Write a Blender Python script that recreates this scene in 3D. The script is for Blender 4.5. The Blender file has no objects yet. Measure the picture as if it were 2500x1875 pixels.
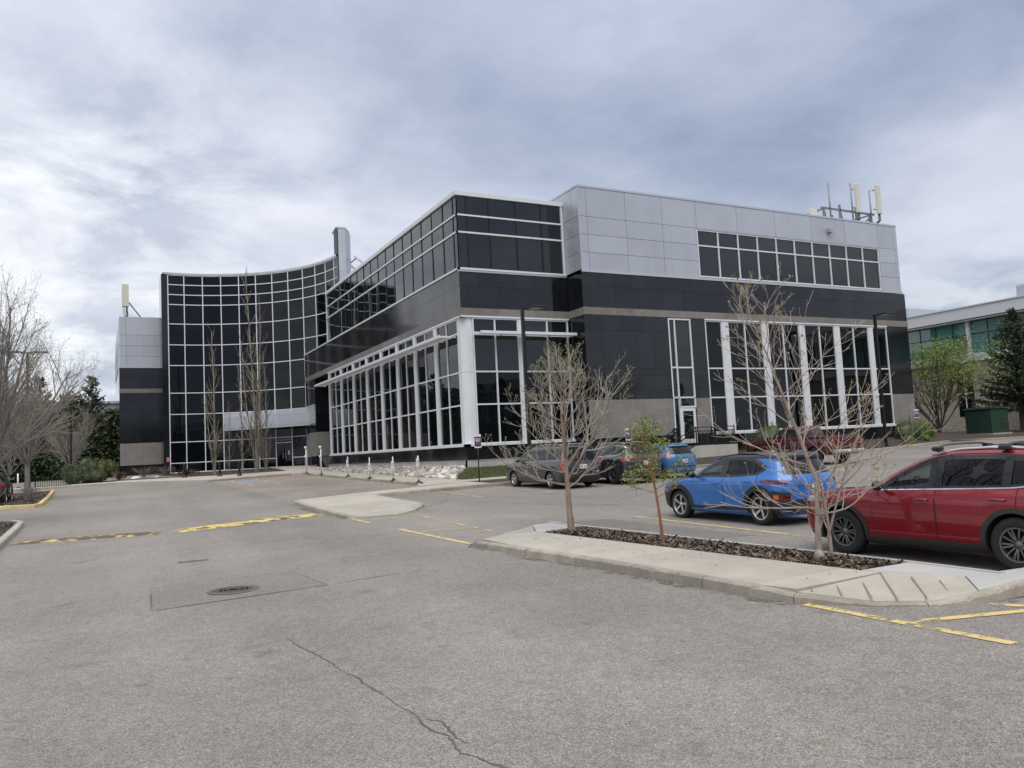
import bpy, bmesh, math, random
import numpy as np
from math import sin, cos, pi, radians, sqrt, atan2, hypot
from mathutils import Vector, Matrix, Quaternion

random.seed(11)
SC = bpy.context.scene
COL = SC.collection
Z0 = 2.13                      # camera height above the asphalt under it

# ------------------------------------------------------------------ camera
YAW, PITCH, ROLL = radians(27.7189), radians(4.7829), radians(-2.9731)
cam_d = bpy.data.cameras.new('camera')
cam_d.sensor_width = 36.0
cam_d.lens = 1933.38 / 2500 * 36.0
cam_d.clip_start, cam_d.clip_end = 0.1, 6000
cam = bpy.data.objects.new('camera', cam_d)
COL.objects.link(cam)
_f = Vector((sin(YAW) * cos(PITCH), cos(YAW) * cos(PITCH), sin(PITCH)))
_r0 = Vector((cos(YAW), -sin(YAW), 0)); _u0 = _r0.cross(_f)
_r = _r0 * cos(ROLL) + _u0 * sin(ROLL); _u = -_r0 * sin(ROLL) + _u0 * cos(ROLL)
cam.matrix_world = Matrix(((_r.x, _u.x, -_f.x, 0), (_r.y, _u.y, -_f.y, 0), (_r.z, _u.z, -_f.z, Z0), (0, 0, 0, 1)))
SC.camera = cam
SC.view_settings.view_transform = 'Standard'
SC.view_settings.look = 'None'
SC.view_settings.exposure = 0.60
SC.view_settings.gamma = 1
SC.view_settings.use_curve_mapping = False
SC.cycles.max_bounces = 7
SC.cycles.diffuse_bounces = 3
SC.cycles.glossy_bounces = 4
SC.cycles.transparent_max_bounces = 12
SC.cycles.sample_clamp_indirect = 6

# ------------------------------------------------------------------ sky: overcast cloud over a Nishita sky
SUN_EL, SUN_AZ = radians(58), radians(200)      # azimuth clockwise from +Y
world = bpy.data.worlds.new('World'); SC.world = world; world.use_nodes = True
wn, wl = world.node_tree.nodes, world.node_tree.links
wn.clear()
def wnode(t, **k):
    n = wn.new(t)
    for a, b in k.items(): setattr(n, a, b)
    return n
w_out = wnode('ShaderNodeOutputWorld'); w_bg = wnode('ShaderNodeBackground')
w_tc = wnode('ShaderNodeTexCoord'); w_sep = wnode('ShaderNodeSeparateXYZ')
wl.new(w_tc.outputs['Generated'], w_sep.inputs[0])
def wmath(op, a, b=None, clamp=False):
    n = wnode('ShaderNodeMath', operation=op); n.use_clamp = clamp
    for i, v in enumerate((a, b)):
        if v is None: continue
        if isinstance(v, (int, float)): n.inputs[i].default_value = v
        else: wl.new(v, n.inputs[i])
    return n.outputs[0]
zc = wmath('MAXIMUM', w_sep.outputs[2], 0.0)
den = wmath('ADD', zc, 0.24)
cx = wmath('DIVIDE', w_sep.outputs[0], den); cy = wmath('DIVIDE', w_sep.outputs[1], den)
w_cmb = wnode('ShaderNodeCombineXYZ'); wl.new(cx, w_cmb.inputs[0]); wl.new(cy, w_cmb.inputs[1])
def wnoise(scale, detail, rough, dist, off):
    m = wnode('ShaderNodeMapping'); m.inputs['Location'].default_value = off
    wl.new(w_cmb.outputs[0], m.inputs[0])
    n = wnode('ShaderNodeTexNoise'); n.inputs['Scale'].default_value = scale; n.inputs['Detail'].default_value = detail
    n.inputs['Roughness'].default_value = rough; n.inputs['Distortion'].default_value = dist
    wl.new(m.outputs[0], n.inputs['Vector']); return n.outputs[0]
def wramp(fac, stops):
    r = wnode('ShaderNodeValToRGB'); wl.new(fac, r.inputs[0])
    e = r.color_ramp.elements
    while len(e) < len(stops): e.new(0.5)
    for i, (p, c) in enumerate(stops): e[i].position = p; e[i].color = (*c, 1)
    return r.outputs[0]
def wmix(fac, a, b, mode='MIX'):
    n = wnode('ShaderNodeMix', data_type='RGBA', blend_type=mode)
    for s, v in ((n.inputs[0], fac), (n.inputs[6], a), (n.inputs[7], b)):
        if isinstance(v, (int, float)): s.default_value = v
        elif isinstance(v, tuple): s.default_value = (*v, 1)
        else: wl.new(v, s)
    return n.outputs[2]
n_big = wnoise(0.50, 2.0, 0.5, 0.15, (3.1, 0.4, 0))
n_mid = wnoise(0.85, 8.0, 0.57, 0.15, (7.3, 2.2, 0))
n_wisp = wnoise(3.0, 9.0, 0.62, 0.3, (1.7, 9.2, 0))
# thinner, brighter cloud low towards the north-west (left of the view) and low in the east
side = wmath('SUBTRACT', wmath('MULTIPLY', w_sep.outputs[1], 0.72), wmath('MULTIPLY', w_sep.outputs[0], 0.92))
thin = wmath('MULTIPLY', wmath('MULTIPLY', wmath('ADD', side, -0.22), 2.3, True), wmath('MULTIPLY', wmath('SUBTRACT', 0.56, zc), 4.0, True), True)
low_r = wmath('MULTIPLY', wmath('SUBTRACT', 1.15, wmath('MULTIPLY', zc, 3.8), True), wmath('MULTIPLY', wmath('ADD', w_sep.outputs[0], -0.52), 3.2, True), True)
dens = wmath('ADD', wmath('MULTIPLY', n_big, 0.40), wmath('MULTIPLY', n_mid, 0.60))
base = wramp(dens, [(0.415, (0.570, 0.595, 0.690)), (0.482, (0.415, 0.460, 0.572)), (0.555, (0.272, 0.322, 0.438))])
bright = wmath('ADD', thin, wmath('MULTIPLY', low_r, 0.9), True)
wisp = wramp(n_wisp, [(0.40, (0, 0, 0)), (0.60, (1, 1, 1))])
bfac = wmath('MULTIPLY', bright, wmath('ADD', wmath('MULTIPLY', wisp, 0.80), 0.20), True)
cloud = wmix(bfac, base, (0.86, 0.88, 0.915))
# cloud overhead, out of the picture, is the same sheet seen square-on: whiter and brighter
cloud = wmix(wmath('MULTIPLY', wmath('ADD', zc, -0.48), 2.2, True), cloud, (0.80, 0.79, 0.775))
w_sky = wnode('ShaderNodeTexSky', sky_type='NISHITA', sun_disc=False)
w_sky.sun_elevation = SUN_EL; w_sky.sun_rotation = SUN_AZ
nish = wmix(1.0, w_sky.outputs[0], (0.10, 0.10, 0.10), 'MULTIPLY')
mixed = wmix(0.90, nish, cloud)
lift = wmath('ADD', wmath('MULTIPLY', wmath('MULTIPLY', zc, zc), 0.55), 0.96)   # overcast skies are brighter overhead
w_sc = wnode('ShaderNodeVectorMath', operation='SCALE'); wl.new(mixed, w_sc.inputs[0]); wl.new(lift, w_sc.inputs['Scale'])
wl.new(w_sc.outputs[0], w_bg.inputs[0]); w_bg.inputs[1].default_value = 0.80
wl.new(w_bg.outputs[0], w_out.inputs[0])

# ------------------------------------------------------------------ the sun behind the overcast
sun_d = bpy.data.lights.new('sun', 'SUN'); sun_d.energy = 1.5; sun_d.angle = radians(58); sun_d.color = (1.0, 0.94, 0.86)
sun = bpy.data.objects.new('sun', sun_d); COL.objects.link(sun)
_sd = Vector((sin(SUN_AZ) * cos(SUN_EL), cos(SUN_AZ) * cos(SUN_EL), sin(SUN_EL)))
sun.rotation_euler = _sd.to_track_quat('Z', 'Y').to_euler(); sun.location = (0, 0, 80)

# ------------------------------------------------------------------ helpers
def G(x, y):                    # terrain height (world z)
    yy = min(max(y, -40.0), 90.0)
    xx = min(max(x, -60.0), 95.0)
    return Z0 - 2.13 + .012 * xx + .009 * yy + .0001 * yy * abs(yy)
def Zr(z): return z + Z0        # eye-relative height to world height

def tag(o, label=None, cat=None, group=None, kind=None):
    if label: o['label'] = label
    if cat: o['category'] = cat
    if group: o['group'] = group
    if kind: o['kind'] = kind
    return o
def empty(name, loc=(0, 0, 0), rz=0.0, parent=None):
    o = bpy.data.objects.new(name, None); COL.objects.link(o)
    o.location = loc; o.rotation_euler = (0, 0, rz); o.empty_display_size = 0.2
    if parent: o.parent = parent
    return o
def wloc(o):
    v = Vector((0, 0, 0))
    while o is not None: v += Vector(o.location); o = o.parent
    return v
class MB:
    def __init__(s): s.v = []; s.f = []; s.m = []
    def add(s, vs, fs, mi=0):
        b = len(s.v); s.v += [tuple(p) for p in vs]; s.f += [tuple(b + i for i in f) for f in fs]; s.m += [mi] * len(fs); return s
    def hexa(s, c, mi=0):       # 8 corners: bottom 0-3 ccw, top 4-7
        return s.add(c, [(3, 2, 1, 0), (4, 5, 6, 7), (0, 1, 5, 4), (1, 2, 6, 5), (2, 3, 7, 6), (3, 0, 4, 7)], mi)
    def box(s, x0, x1, y0, y1, z0, z1, mi=0):
        return s.hexa([(x0, y0, z0), (x1, y0, z0), (x1, y1, z0), (x0, y1, z0), (x0, y0, z1), (x1, y0, z1), (x1, y1, z1), (x0, y1, z1)], mi)
    def bevbox(s, x0, x1, y0, y1, z0, z1, b=.01, mi=0):
        vs = []
        for z, i in ((z0, b), (z0 + b, 0), (z1 - b, 0), (z1, b)):
            vs += [(x0 + i, y0 + i, z), (x1 - i, y0 + i, z), (x1 - i, y1 - i, z), (x0 + i, y1 - i, z)]
        fs = [(3, 2, 1, 0), (12, 13, 14, 15)]
        for k in range(3):
            for j in range(4): fs.append((k * 4 + j, k * 4 + (j + 1) % 4, k * 4 + 4 + (j + 1) % 4, k * 4 + 4 + j))
        return s.add(vs, fs, mi)
    def prism(s, poly, z0, z1, mi=0):   # poly ccw [(x,y)], z0/z1 number or function
        n = len(poly); a = (lambda x, y: z0) if not callable(z0) else z0; b = (lambda x, y: z1) if not callable(z1) else z1
        vs = [(x, y, a(x, y)) for x, y in poly] + [(x, y, b(x, y)) for x, y in poly]
        fs = [tuple(range(n - 1, -1, -1)), tuple(range(n, 2 * n))] + [(i, (i + 1) % n, n + (i + 1) % n, n + i) for i in range(n)]
        return s.add(vs, fs, mi)
    def tube(s, pts, rad, n=6, mi=0, cap=True):
        pts = [Vector(p) for p in pts]; m = len(pts)
        if not hasattr(rad, '__len__'): rad = [rad] * m
        vs, fs = [], []; prev = None
        for i, p in enumerate(pts):
            d = (pts[min(i + 1, m - 1)] - pts[max(i - 1, 0)])
            if d.length < 1e-9: d = Vector((0, 0, 1))
            d.normalize()
            a = prev if prev is not None else (Vector((0, 0, 1)) if abs(d.z) < .9 else Vector((1, 0, 0)))
            u = (a - d * a.dot(d))
            if u.length < 1e-6: u = d.orthogonal()
            u.normalize(); w = d.cross(u); prev = u
            for k in range(n):
                t = 2 * pi * k / n; vs.append(p + (u * cos(t) + w * sin(t)) * rad[i])
        for i in range(m - 1):
            for k in range(n):
                fs.append((i * n + k, i * n + (k + 1) % n, (i + 1) * n + (k + 1) % n, (i + 1) * n + k))
        if cap: fs.append(tuple(range(n - 1, -1, -1))); fs.append(tuple(range((m - 1) * n, m * n)))
        return s.add(vs, fs, mi)
    def bar(s, a, b, w, h, mi=0, up=(0, 0, 1)):
        a, b = Vector(a), Vector(b); d = (b - a).normalized(); u = Vector(up)
        if abs(d.dot(u)) > .98: u = Vector((0, 1, 0))
        r = d.cross(u).normalized() * w / 2; q = r.cross(d).normalized() * h / 2
        return s.hexa([a - r - q, b - r - q, b + r - q, a + r - q, a - r + q, b - r + q, b + r + q, a + r + q][0:8] if False else
                      [a - r - q, a + r - q, b + r - q, b - r - q, a - r + q, a + r + q, b + r + q, b - r + q], mi)
    def lathe(s, prof, n=20, axis='z', c=(0, 0, 0), mi=0, close=False, caps=True):
        vs, fs = [], []; m = len(prof)
        for r, h in prof:
            for k in range(n):
                t = 2 * pi * k / n; p = (r * cos(t), r * sin(t), h)
                if axis == 'x': p = (h, r * cos(t), r * sin(t))
                vs.append((p[0] + c[0], p[1] + c[1], p[2] + c[2]))
        for i in range(m - 1 if not close else m):
            j = (i + 1) % m
            for k in range(n): fs.append((i * n + k, i * n + (k + 1) % n, j * n + (k + 1) % n, j * n + k))
        if not close and caps:
            if prof[0][0] > 1e-6: fs.append(tuple(range(n - 1, -1, -1)))
            if prof[-1][0] > 1e-6: fs.append(tuple(range((m - 1) * n, m * n)))
        return s.add(vs, fs, mi)
    def grid(s, P, mi=0, closed=False):  # P[i][j] points
        m, n = len(P), len(P[0]); vs = [p for row in P for p in row]; fs = []
        for i in range(m - 1):
            for j in range(n - 1 if not closed else n):
                k = (j + 1) % n; fs.append((i * n + j, i * n + k, (i + 1) * n + k, (i + 1) * n + j))
        return s.add(vs, fs, mi)
    def blob(s, c, r, sub=1, jit=.15, mi=0, rnd=random):
        bm = bmesh.new(); bmesh.ops.create_icosphere(bm, subdivisions=sub, radius=1)
        vs = [];
        for v in bm.verts:
            k = 1 + rnd.uniform(-jit, jit); vs.append((c[0] + v.co.x * r[0] * k, c[1] + v.co.y * r[1] * k, c[2] + v.co.z * r[2] * k))
        fs = [tuple(v.index for v in f.verts) for f in bm.faces]; bm.free()
        return s.add(vs, fs, mi)
    def mesh(s, name, mats, smooth=None):
        me = bpy.data.meshes.new(name); me.from_pydata(s.v, [], s.f)
        for m in (mats if isinstance(mats, (list, tuple)) else [mats]): me.materials.append(m)
        if any(s.m): me.polygons.foreach_set('material_index', s.m)
        if smooth:
            me.polygons.foreach_set('use_smooth', [True] * len(me.polygons))
            if smooth is not True: me.set_sharp_from_angle(angle=radians(smooth))
        me.update(); return me
    def build(s, name, mats, parent=None, smooth=None, world=False, loc=None, kind=None):
        return put(name, s.mesh(name, mats, smooth), parent, world, loc, kind)
def put(name, me, parent=None, world=False, loc=None, kind=None, rz=None):
    o = bpy.data.objects.new(name, me); COL.objects.link(o)
    if parent:
        o.parent = parent
        if world: o.location = -wloc(parent)
    if loc is not None: o.location = loc
    if rz is not None: o.rotation_euler = (0, 0, rz)
    if kind: o['kind'] = kind
    return o
def copy_tree(o, parent=None):
    c = o.copy(); COL.objects.link(c); c.parent = parent
    for ch in list(o.children): copy_tree(ch, c)
    return c

# ------------------------------------------------------------------ materials
MATS = {}
def pm(name, col, rough=.5, metal=0., ior=1.45, coat=0., rand=0., noise=None, bump=None, spec=None, noise2=None, emit=None, rnoise=None, sss=0):
    """procedural principled material; noise=(scale, amount, detail) multiplies the colour, bump=(scale, strength, distance)"""
    m = bpy.data.materials.new(name); m.use_nodes = True; nt = m.node_tree; N, L = nt.nodes, nt.links
    b = N['Principled BSDF']; b.inputs['Roughness'].default_value = rough; b.inputs['Metallic'].default_value = metal
    b.inputs['IOR'].default_value = ior; b.inputs['Coat Weight'].default_value = coat; b.inputs['Coat Roughness'].default_value = .03
    b.inputs['Base Color'].default_value = (*col, 1)
    if spec is not None: b.inputs['Specular IOR Level'].default_value = spec
    geo = N.new('ShaderNodeNewGeometry')
    cur = None
    def mul(fac_out, lo, hi):
        nonlocal cur
        mr = N.new('ShaderNodeMapRange'); mr.inputs[1].default_value = 0.25; mr.inputs[2].default_value = .75
        mr.inputs[3].default_value = lo; mr.inputs[4].default_value = hi; L.new(fac_out, mr.inputs[0])
        x = N.new('ShaderNodeVectorMath'); x.operation = 'SCALE'
        if cur is None: x.inputs[0].default_value = col
        else: L.new(cur, x.inputs[0])
        L.new(mr.outputs[0], x.inputs['Scale']); cur = x.outputs[0]
    for nz in (noise, noise2):
        if nz:
            t = N.new('ShaderNodeTexNoise'); t.inputs['Scale'].default_value = nz[0]; t.inputs['Detail'].default_value = nz[2] if len(nz) > 2 else 4
            t.inputs['Roughness'].default_value = .6
            if len(nz) > 3:
                mp = N.new('ShaderNodeMapping'); mp.inputs['Scale'].default_value = nz[3]; L.new(geo.outputs['Position'], mp.inputs[0]); L.new(mp.outputs[0], t.inputs['Vector'])
            else: L.new(geo.outputs['Position'], t.inputs['Vector'])
            mul(t.outputs[0], 1 - nz[1], 1 + nz[1])
    if rand:
        oi = N.new('ShaderNodeObjectInfo'); mul(oi.outputs['Random'], 1 - rand / 2, 1 + rand / 2)
    if cur is not None: L.new(cur, b.inputs['Base Color'])
    if rnoise:
        t = N.new('ShaderNodeTexNoise'); t.inputs['Scale'].default_value = rnoise[0]; t.inputs['Detail'].default_value = 3; L.new(geo.outputs['Position'], t.inputs['Vector'])
        mr = N.new('ShaderNodeMapRange'); mr.inputs[1].default_value = .3; mr.inputs[2].default_value = .7; mr.inputs[3].default_value = rnoise[1]; mr.inputs[4].default_value = rnoise[2]
        L.new(t.outputs[0], mr.inputs[0]); L.new(mr.outputs[0], b.inputs['Roughness'])
    if bump:
        t = N.new('ShaderNodeTexNoise'); t.inputs['Scale'].default_value = bump[0]; t.inputs['Detail'].default_value = 3 if len(bump) < 4 else bump[3]
        L.new(geo.outputs['Position'], t.inputs['Vector'])
        bp = N.new('ShaderNodeBump'); bp.inputs['Strength'].default_value = bump[1]; bp.inputs['Distance'].default_value = bump[2]
        L.new(t.outputs[0], bp.inputs['Height']); L.new(bp.outputs[0], b.inputs['Normal'])
        if coat: L.new(bp.outputs[0], b.inputs['Coat Normal'])
    if emit: b.inputs['Emission Color'].default_value = (*emit[0], 1); b.inputs['Emission Strength'].default_value = emit[1]
    MATS[name] = m; return m
def glass_thin(name, tint, f0=.045, rough=0.0):
    m = bpy.data.materials.new(name); m.use_nodes = True; nt = m.node_tree; N, L = nt.nodes, nt.links
    N.clear(); o = N.new('ShaderNodeOutputMaterial'); mx = N.new('ShaderNodeMixShader'); lw = N.new('ShaderNodeLayerWeight'); lw.inputs[0].default_value = .5
    pw = N.new('ShaderNodeMath'); pw.operation = 'POWER'; L.new(lw.outputs['Facing'], pw.inputs[0]); pw.inputs[1].default_value = 4.0
    ma = N.new('ShaderNodeMath'); ma.operation = 'MULTIPLY_ADD'; L.new(pw.outputs[0], ma.inputs[0]); ma.inputs[1].default_value = 1 - f0; ma.inputs[2].default_value = f0
    t = N.new('ShaderNodeBsdfTransparent'); t.inputs[0].default_value = (*tint, 1); g = N.new('ShaderNodeBsdfGlossy'); g.inputs['Roughness'].default_value = rough
    L.new(ma.outputs[0], mx.inputs[0]); L.new(t.outputs[0], mx.inputs[1]); L.new(g.outputs[0], mx.inputs[2]); L.new(mx.outputs[0], o.inputs[0])
    MATS[name] = m; return m

M_STONE = pm('granite_dark', (.010, .0105, .012), .10, ior=1.58, rand=.5, noise=(1.1, .35, 5), noise2=(60, .25, 2), rnoise=(1.3, .07, .12))
M_BEIGE = pm('stone_beige', (.19, .176, .16), .6, rand=.22, noise=(1.6, .2, 6), noise2=(30, .12, 2))
M_GREY = pm('stone_grey', (.21, .20, .187), .55, rand=.12, noise=(1.2, .22, 7), noise2=(9, .12, 4), bump=(25, .08, .01))
M_METAL = pm('aluminium_panel', (.465, .49, .535), .36, metal=.30, rand=.08, noise=(.6, .05, 2), noise2=(1.6, .035, 5, (2.2, 2.2, .12)), bump=(.7, .10, .06))
M_WHITE = pm('white_frame', (.66, .685, .71), .4, noise=(3, .05, 3))
M_SILVER = pm('silver_trim', (.55, .57, .60), .35, metal=.5)
M_BLACK = pm('black_trim', (.012, .012, .013), .4)
M_GLASS = pm('vision_glass', (.008, .012, .011), .012, ior=1.66, rand=.5, bump=(.55, .09, .04, 1))
M_GLASSW = pm('lobby_glass', (.003, .004, .005), .012, ior=1.42, rand=.5, bump=(.6, .11, .04, 1))
M_GLASSB = pm('spandrel_glass', (.004, .006, .010), .02, ior=1.72, rand=.5, bump=(.55, .09, .04, 1))
M_GLASSL = pm('tower_glass', (.0025, .0035, .006), .012, ior=1.40, rand=.5, bump=(.6, .11, .04, 1))
M_GREENGL = pm('green_glass', (.10, .25, .215), .03, ior=1.8, rand=.5)
M_DARKIN = pm('dark_interior', (.02, .02, .022), .8)
M_CONC = pm('concrete', (.385, .362, .315), .85, rand=.12, noise=(1.3, .16, 6), noise2=(40, .10, 3), bump=(60, .12, .006))
M_CONCN = pm('concrete_new', (.40, .40, .395), .85, rand=.06, noise=(1.0, .12, 5), noise2=(45, .07, 3), bump=(60, .1, .005))
M_KERB = pm('kerb_concrete', (.315, .288, .243), .88, rand=.22, noise=(2.4, .25, 7), noise2=(35, .18, 4), bump=(30, .3, .012))
M_CONCW = pm('concrete_wall', (.42, .41, .37), .8, noise=(.9, .2, 6, (1, 1, .35)), noise2=(12, .1, 4))
M_ROOF = pm('roof_membrane', (.3, .3, .3), .9)
M_BLKMETAL = pm('black_painted_metal', (.010, .010, .011), .38)
# ================================================================== the office building
class Fac:
    def __init__(s, o, u, n): s.o, s.u, s.n = o, u, n; s.flip = (u[0] * n[1] - u[1] * n[0]) < 0
    def P(s, u, z, d): return (s.o[0] + s.u[0] * u + s.n[0] * d, s.o[1] + s.u[1] * u + s.n[1] * d, z + Z0)
    def corners(s, u0, u1, z0, z1, d0, d1):
        if s.flip: d0, d1 = d1, d0
        q = [(u0, d0), (u1, d0), (u1, d1), (u0, d1)]
        return [s.P(u, z0, d) for u, d in q] + [s.P(u, z1, d) for u, d in q]
    def box(s, name, u0, u1, z0, z1, d0, d1, mat, parent, mb=None):
        m = mb or MB(); m.hexa(s.corners(u0, u1, z0, z1, d0, d1))
        if mb is None: return m.build(name, mat, parent, world=True)
    def panels(s, name, us, zs, d0, d1, mat, parent, gap=.012):
        for i in range(len(us) - 1):
            for j in range(len(zs) - 1):
                s.box(name, us[i] + gap / 2, us[i + 1] - gap / 2, zs[j] + gap / 2, zs[j + 1] - gap / 2, d0, d1 + random.uniform(-.0015, .0015), mat, parent)
    def pane(s, u0, u1, z0, z1, d, mat, parent, tilt=.007, name='glass_pane'):
        a, b = random.uniform(-tilt, tilt), random.uniform(-tilt, tilt)
        c = s.corners(u0, u1, z0, z1, d - .02, d)
        cu, cz = (u0 + u1) / 2, (z0 + z1) / 2 + Z0
        out = []
        for p in c:
            uu = (p[0] - s.o[0]) * s.u[0] + (p[1] - s.o[1]) * s.u[1]
            k = (uu - cu) * a + (p[2] - cz) * b
            out.append((p[0] + s.n[0] * k, p[1] + s.n[1] * k, p[2]))
        return MB().hexa(out).build(name, mat, parent, world=True)
    def curtain(s, us, zs, parent, matf, d=-.06, vw=.06, hw=.06, vmat=None, hmat=None, vd=.05, hd=.045, ends=True, vskip=(), hskip=()):
        for i in range(len(us) - 1):
            for j in range(len(zs) - 1):
                s.pane(us[i], us[i + 1], zs[j], zs[j + 1], d, matf(i, j), parent)
        for i, u in enumerate(us):
            if i in vskip: continue
            s.box('mullion', u - vw / 2, u + vw / 2, zs[0] - hw / 2, zs[-1] + hw / 2, d - .01, d + vd, vmat or M_WHITE, parent)
        for j, z in enumerate(zs):
            if j in hskip: continue
            s.box('transom', us[0] + .001, us[-1] - .001, z - hw / 2, z + hw / 2, d - .008, d + hd, hmat or M_WHITE, parent)
def rng(a, b, step):
    n = max(1, round((b - a) / step)); return [a + (b - a) * i / n for i in range(n + 1)]
XL, YF, YR = 18.024, 40.0, 38.285
B = empty('office_building', (25, 45, G(25, 40)))
tag(B, 'large office building in black granite and grey metal with concave glass front', 'building')
FL = Fac((XL, 0), (0, 1), (-1, 0))       # long side facade, u = y
FF = Fac((0, YF), (1, 0), (0, -1))       # front of the corner block, u = x
FR = Fac((0, YR), (1, 0), (0, -1))       # front of the projecting block, u = x
FS = Fac((25.12, 0), (0, 1), (-1, 0))    # its return, u = y
FW = Fac((0, 87.5), (1, 0), (0, -1))     # far wing front
FWS = Fac((1.95, 0), (0, 1), (-1, 0))
ZG, ZB1, ZB2, ZS, ZBT, ZBB, ZH1, ZH2, ZSB, ZP = 14.53, 13.44, 12.44, 10.30, 8.106, 7.668, 4.505, 2.66, .41, 15.38
Z_BASE = -.42
# --- dark cores so nothing shows through the joints
def core(poly, z0, z1, mat=M_DARKIN, name='wall_core'):
    return MB().prism(poly, z0 + Z0, z1 + Z0).build(name, mat, B, world=True)
core([(XL + .45, YF + .45), (25.3, YF + .45), (25.3, 68.7), (XL + .45, 68.7)], -2.6, 14.5)
core([(25.45, YR + .4), (53.35, YR + .4), (53.35, 66), (25.45, 66)], -2.6, 15.25)
core([(XL + .14, 68.7), (24, 68.7), (24, 77.6), (XL + .14, 77.6)], 7.62, 10.2)
core([(2.1, 87.64), (7.0, 87.64), (7.0, 108), (2.1, 108)], -2.6, 15.3)
core([(19.4, 69.2), (24, 69.2), (24, 77), (19.4, 77)], -2.6, 7.6)
# --- roofs and parapet caps
MB().prism([(XL - .1, YF - .1), (25.1, YF - .1), (25.1, 68.9), (XL - .1, 68.9)], 14.56 + Z0, 14.80 + Z0).build('parapet_cap', M_WHITE, B, world=True)
MB().prism([(25.05, YR - .03), (53.55, YR - .03), (53.55, 66.2), (25.05, 66.2)], 15.30 + Z0, 15.42 + Z0).build('parapet_cap', M_SILVER, B, world=True)
# --- side facade, upper ribbon of glass
ul = [40.05, 40.55] + [42.05 + 1.742 * i for i in range(16)]
ul[-1] = 68.72
cw = empty('curtain_wall', (0, 0, 0), parent=B); cw.location = -Vector(B.location)
def rib(fac, us, parent, endl=None):
    for i in range(len(us) - 1):
        for z0, z1, m in ((ZS + .10, ZB2 - .06, M_GLASS), (ZB2 + .06, ZB1 - .06, M_GLASSB), (ZB1 + .06, ZG, M_GLASSB)):
            fac.pane(us[i] + .03, us[i + 1] - .03, z0, z1, -.02, m, parent)
    for u in us[1:-1]: fac.box('mullion', u - .05, u + .05, ZS + .09, ZG + .02, -.05, .012, M_BLACK, parent)
rib(FL, ul, cw)
for z in (ZB1, ZB2): FL.box('transom', YF - .06, 68.78, z - .048, z + .048, -.04, .06, M_WHITE, cw)
FL.box('window_sill', YF - .08, 77.76, ZS - .02, ZS + .09, -.05, .08, M_WHITE, B)
FL.box('corner_trim', 68.72, 68.80, ZS + .09, ZG + .05, -.05, .06, M_WHITE, B)
# --- front of the corner block, upper
uf = [18.06, 18.67, 20.09, 21.83, 23.54, 24.90]
cwf = empty('curtain_wall', (0, 0, 0), parent=B); cwf.location = -Vector(B.location)
rib(FF, uf, cwf)
for z in (ZB1, ZB2): FF.box('transom', XL - .06, 24.93, z - .048, z + .048, -.04, .06, M_WHITE, cwf)
FF.box('window_sill', XL - .08, 25.10, ZS - .02, ZS + .09, -.05, .08, M_WHITE, B)
FF.box('window_sill', XL - .05, 25.10, ZS - .13, ZS - .024, -.05, .05, M_SILVER, B)
FF.box('window_frame', 24.90, 25.02, ZS + .091, 14.56, -.05, .07, M_WHITE, B)
FF.box('window_frame', 25.022, 25.10, ZS + .091, 14.55, -.05, .03, M_SILVER, B)
# --- granite bands
def stone_band(fac, a, b):
    fac.panels('stone_panel', rng(a, b, 1.153), [9.36, ZS - .14 if fac is not FL else ZS - .03], -.06, 0, M_STONE, B)
    fac.panels('stone_panel', [a] + [v + .58 for v in rng(a, b - 1.16, 1.742)[0:]] + [b], [ZBT, 9.36], -.06, 0, M_STONE, B)
stone_band(FL, YF + .0, 77.76); stone_band(FF, XL + .001, 25.10); stone_band(FR, 25.06, 53.81)
FS.panels('stone_panel', [YR + .001, 39.2, 39.99], [ZBT, 9.36, ZS - .14], -.06, 0, M_STONE, B)
FL.panels('stone_band', rng(YF - .02, 77.77, 3.46), [ZBB, ZBT], -.06, .02, M_BEIGE, B, .006)
FF.panels('stone_band', rng(XL - .02, 25.11, 2.4), [ZBB, ZBT], -.06, .022, M_BEIGE, B, .006)
FR.panels('stone_band', rng(25.04, 53.83, 3.46), [ZBB, ZBT], -.06, .02, M_BEIGE, B, .006)
FS.panels('stone_band', [YR + .001, 39.97], [ZBB, ZBT], -.06, .02, M_BEIGE, B, .006)
MB().prism([(XL - .02, 68.7), (19.45, 68.7), (19.45, 77.77), (XL - .02, 77.77)], ZBB - .03 + Z0, ZBB - .004 + Z0).build('soffit', M_BEIGE, B, world=True)
# --- white drip line under the band
FL.box('drip_trim', YF - .08, 69.1, ZBB - .09, ZBB - .004, -.06, .06, M_WHITE, B)
FF.box('drip_trim', XL - .06, 25.08, ZBB - .09, ZBB - .004, -.06, .06, M_WHITE, B)
FR.box('drip_trim', 34.1, 51.42, ZBB - .09, ZBB - .004, -.06, .06, M_WHITE, B)
# --- tall lobby windows, side facade: 8 bays
pil = [68.68, 64.95, 61.35, 57.80, 54.30, 50.88, 47.45, 43.93]
cl = empty('curtain_wall', (0, 0, 0), parent=B); cl.location = -Vector(B.location)
zr = [ZSB + .06, ZH2, ZH1, 6.72, ZBB - .13]
edges = []
for k in range(8):
    hi = pil[k] - .17; lo = pil[k + 1] + .23 if k < 7 else 40.80
    FL.curtain([lo, (lo + hi) / 2, hi], zr, cl, lambda i, j: M_GLASSW, d=-.07, vw=.075, hw=.085, vd=.06, hd=.055, vskip=(0, 2))
    if k < 7: FL.box('pilaster', lo - .46 + .0, lo + .01, ZSB + .03, ZBB - .09, -.2, .03, M_WHITE, B)
FL.box('pilaster', 68.51, 68.95, ZSB + .03, ZBB - .09, -.2, .03, M_WHITE, B)
FL.box('window_sill', YF - .1, 69.2, ZSB - .08, ZSB + .06, -.2, .10, M_WHITE, B)
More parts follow.
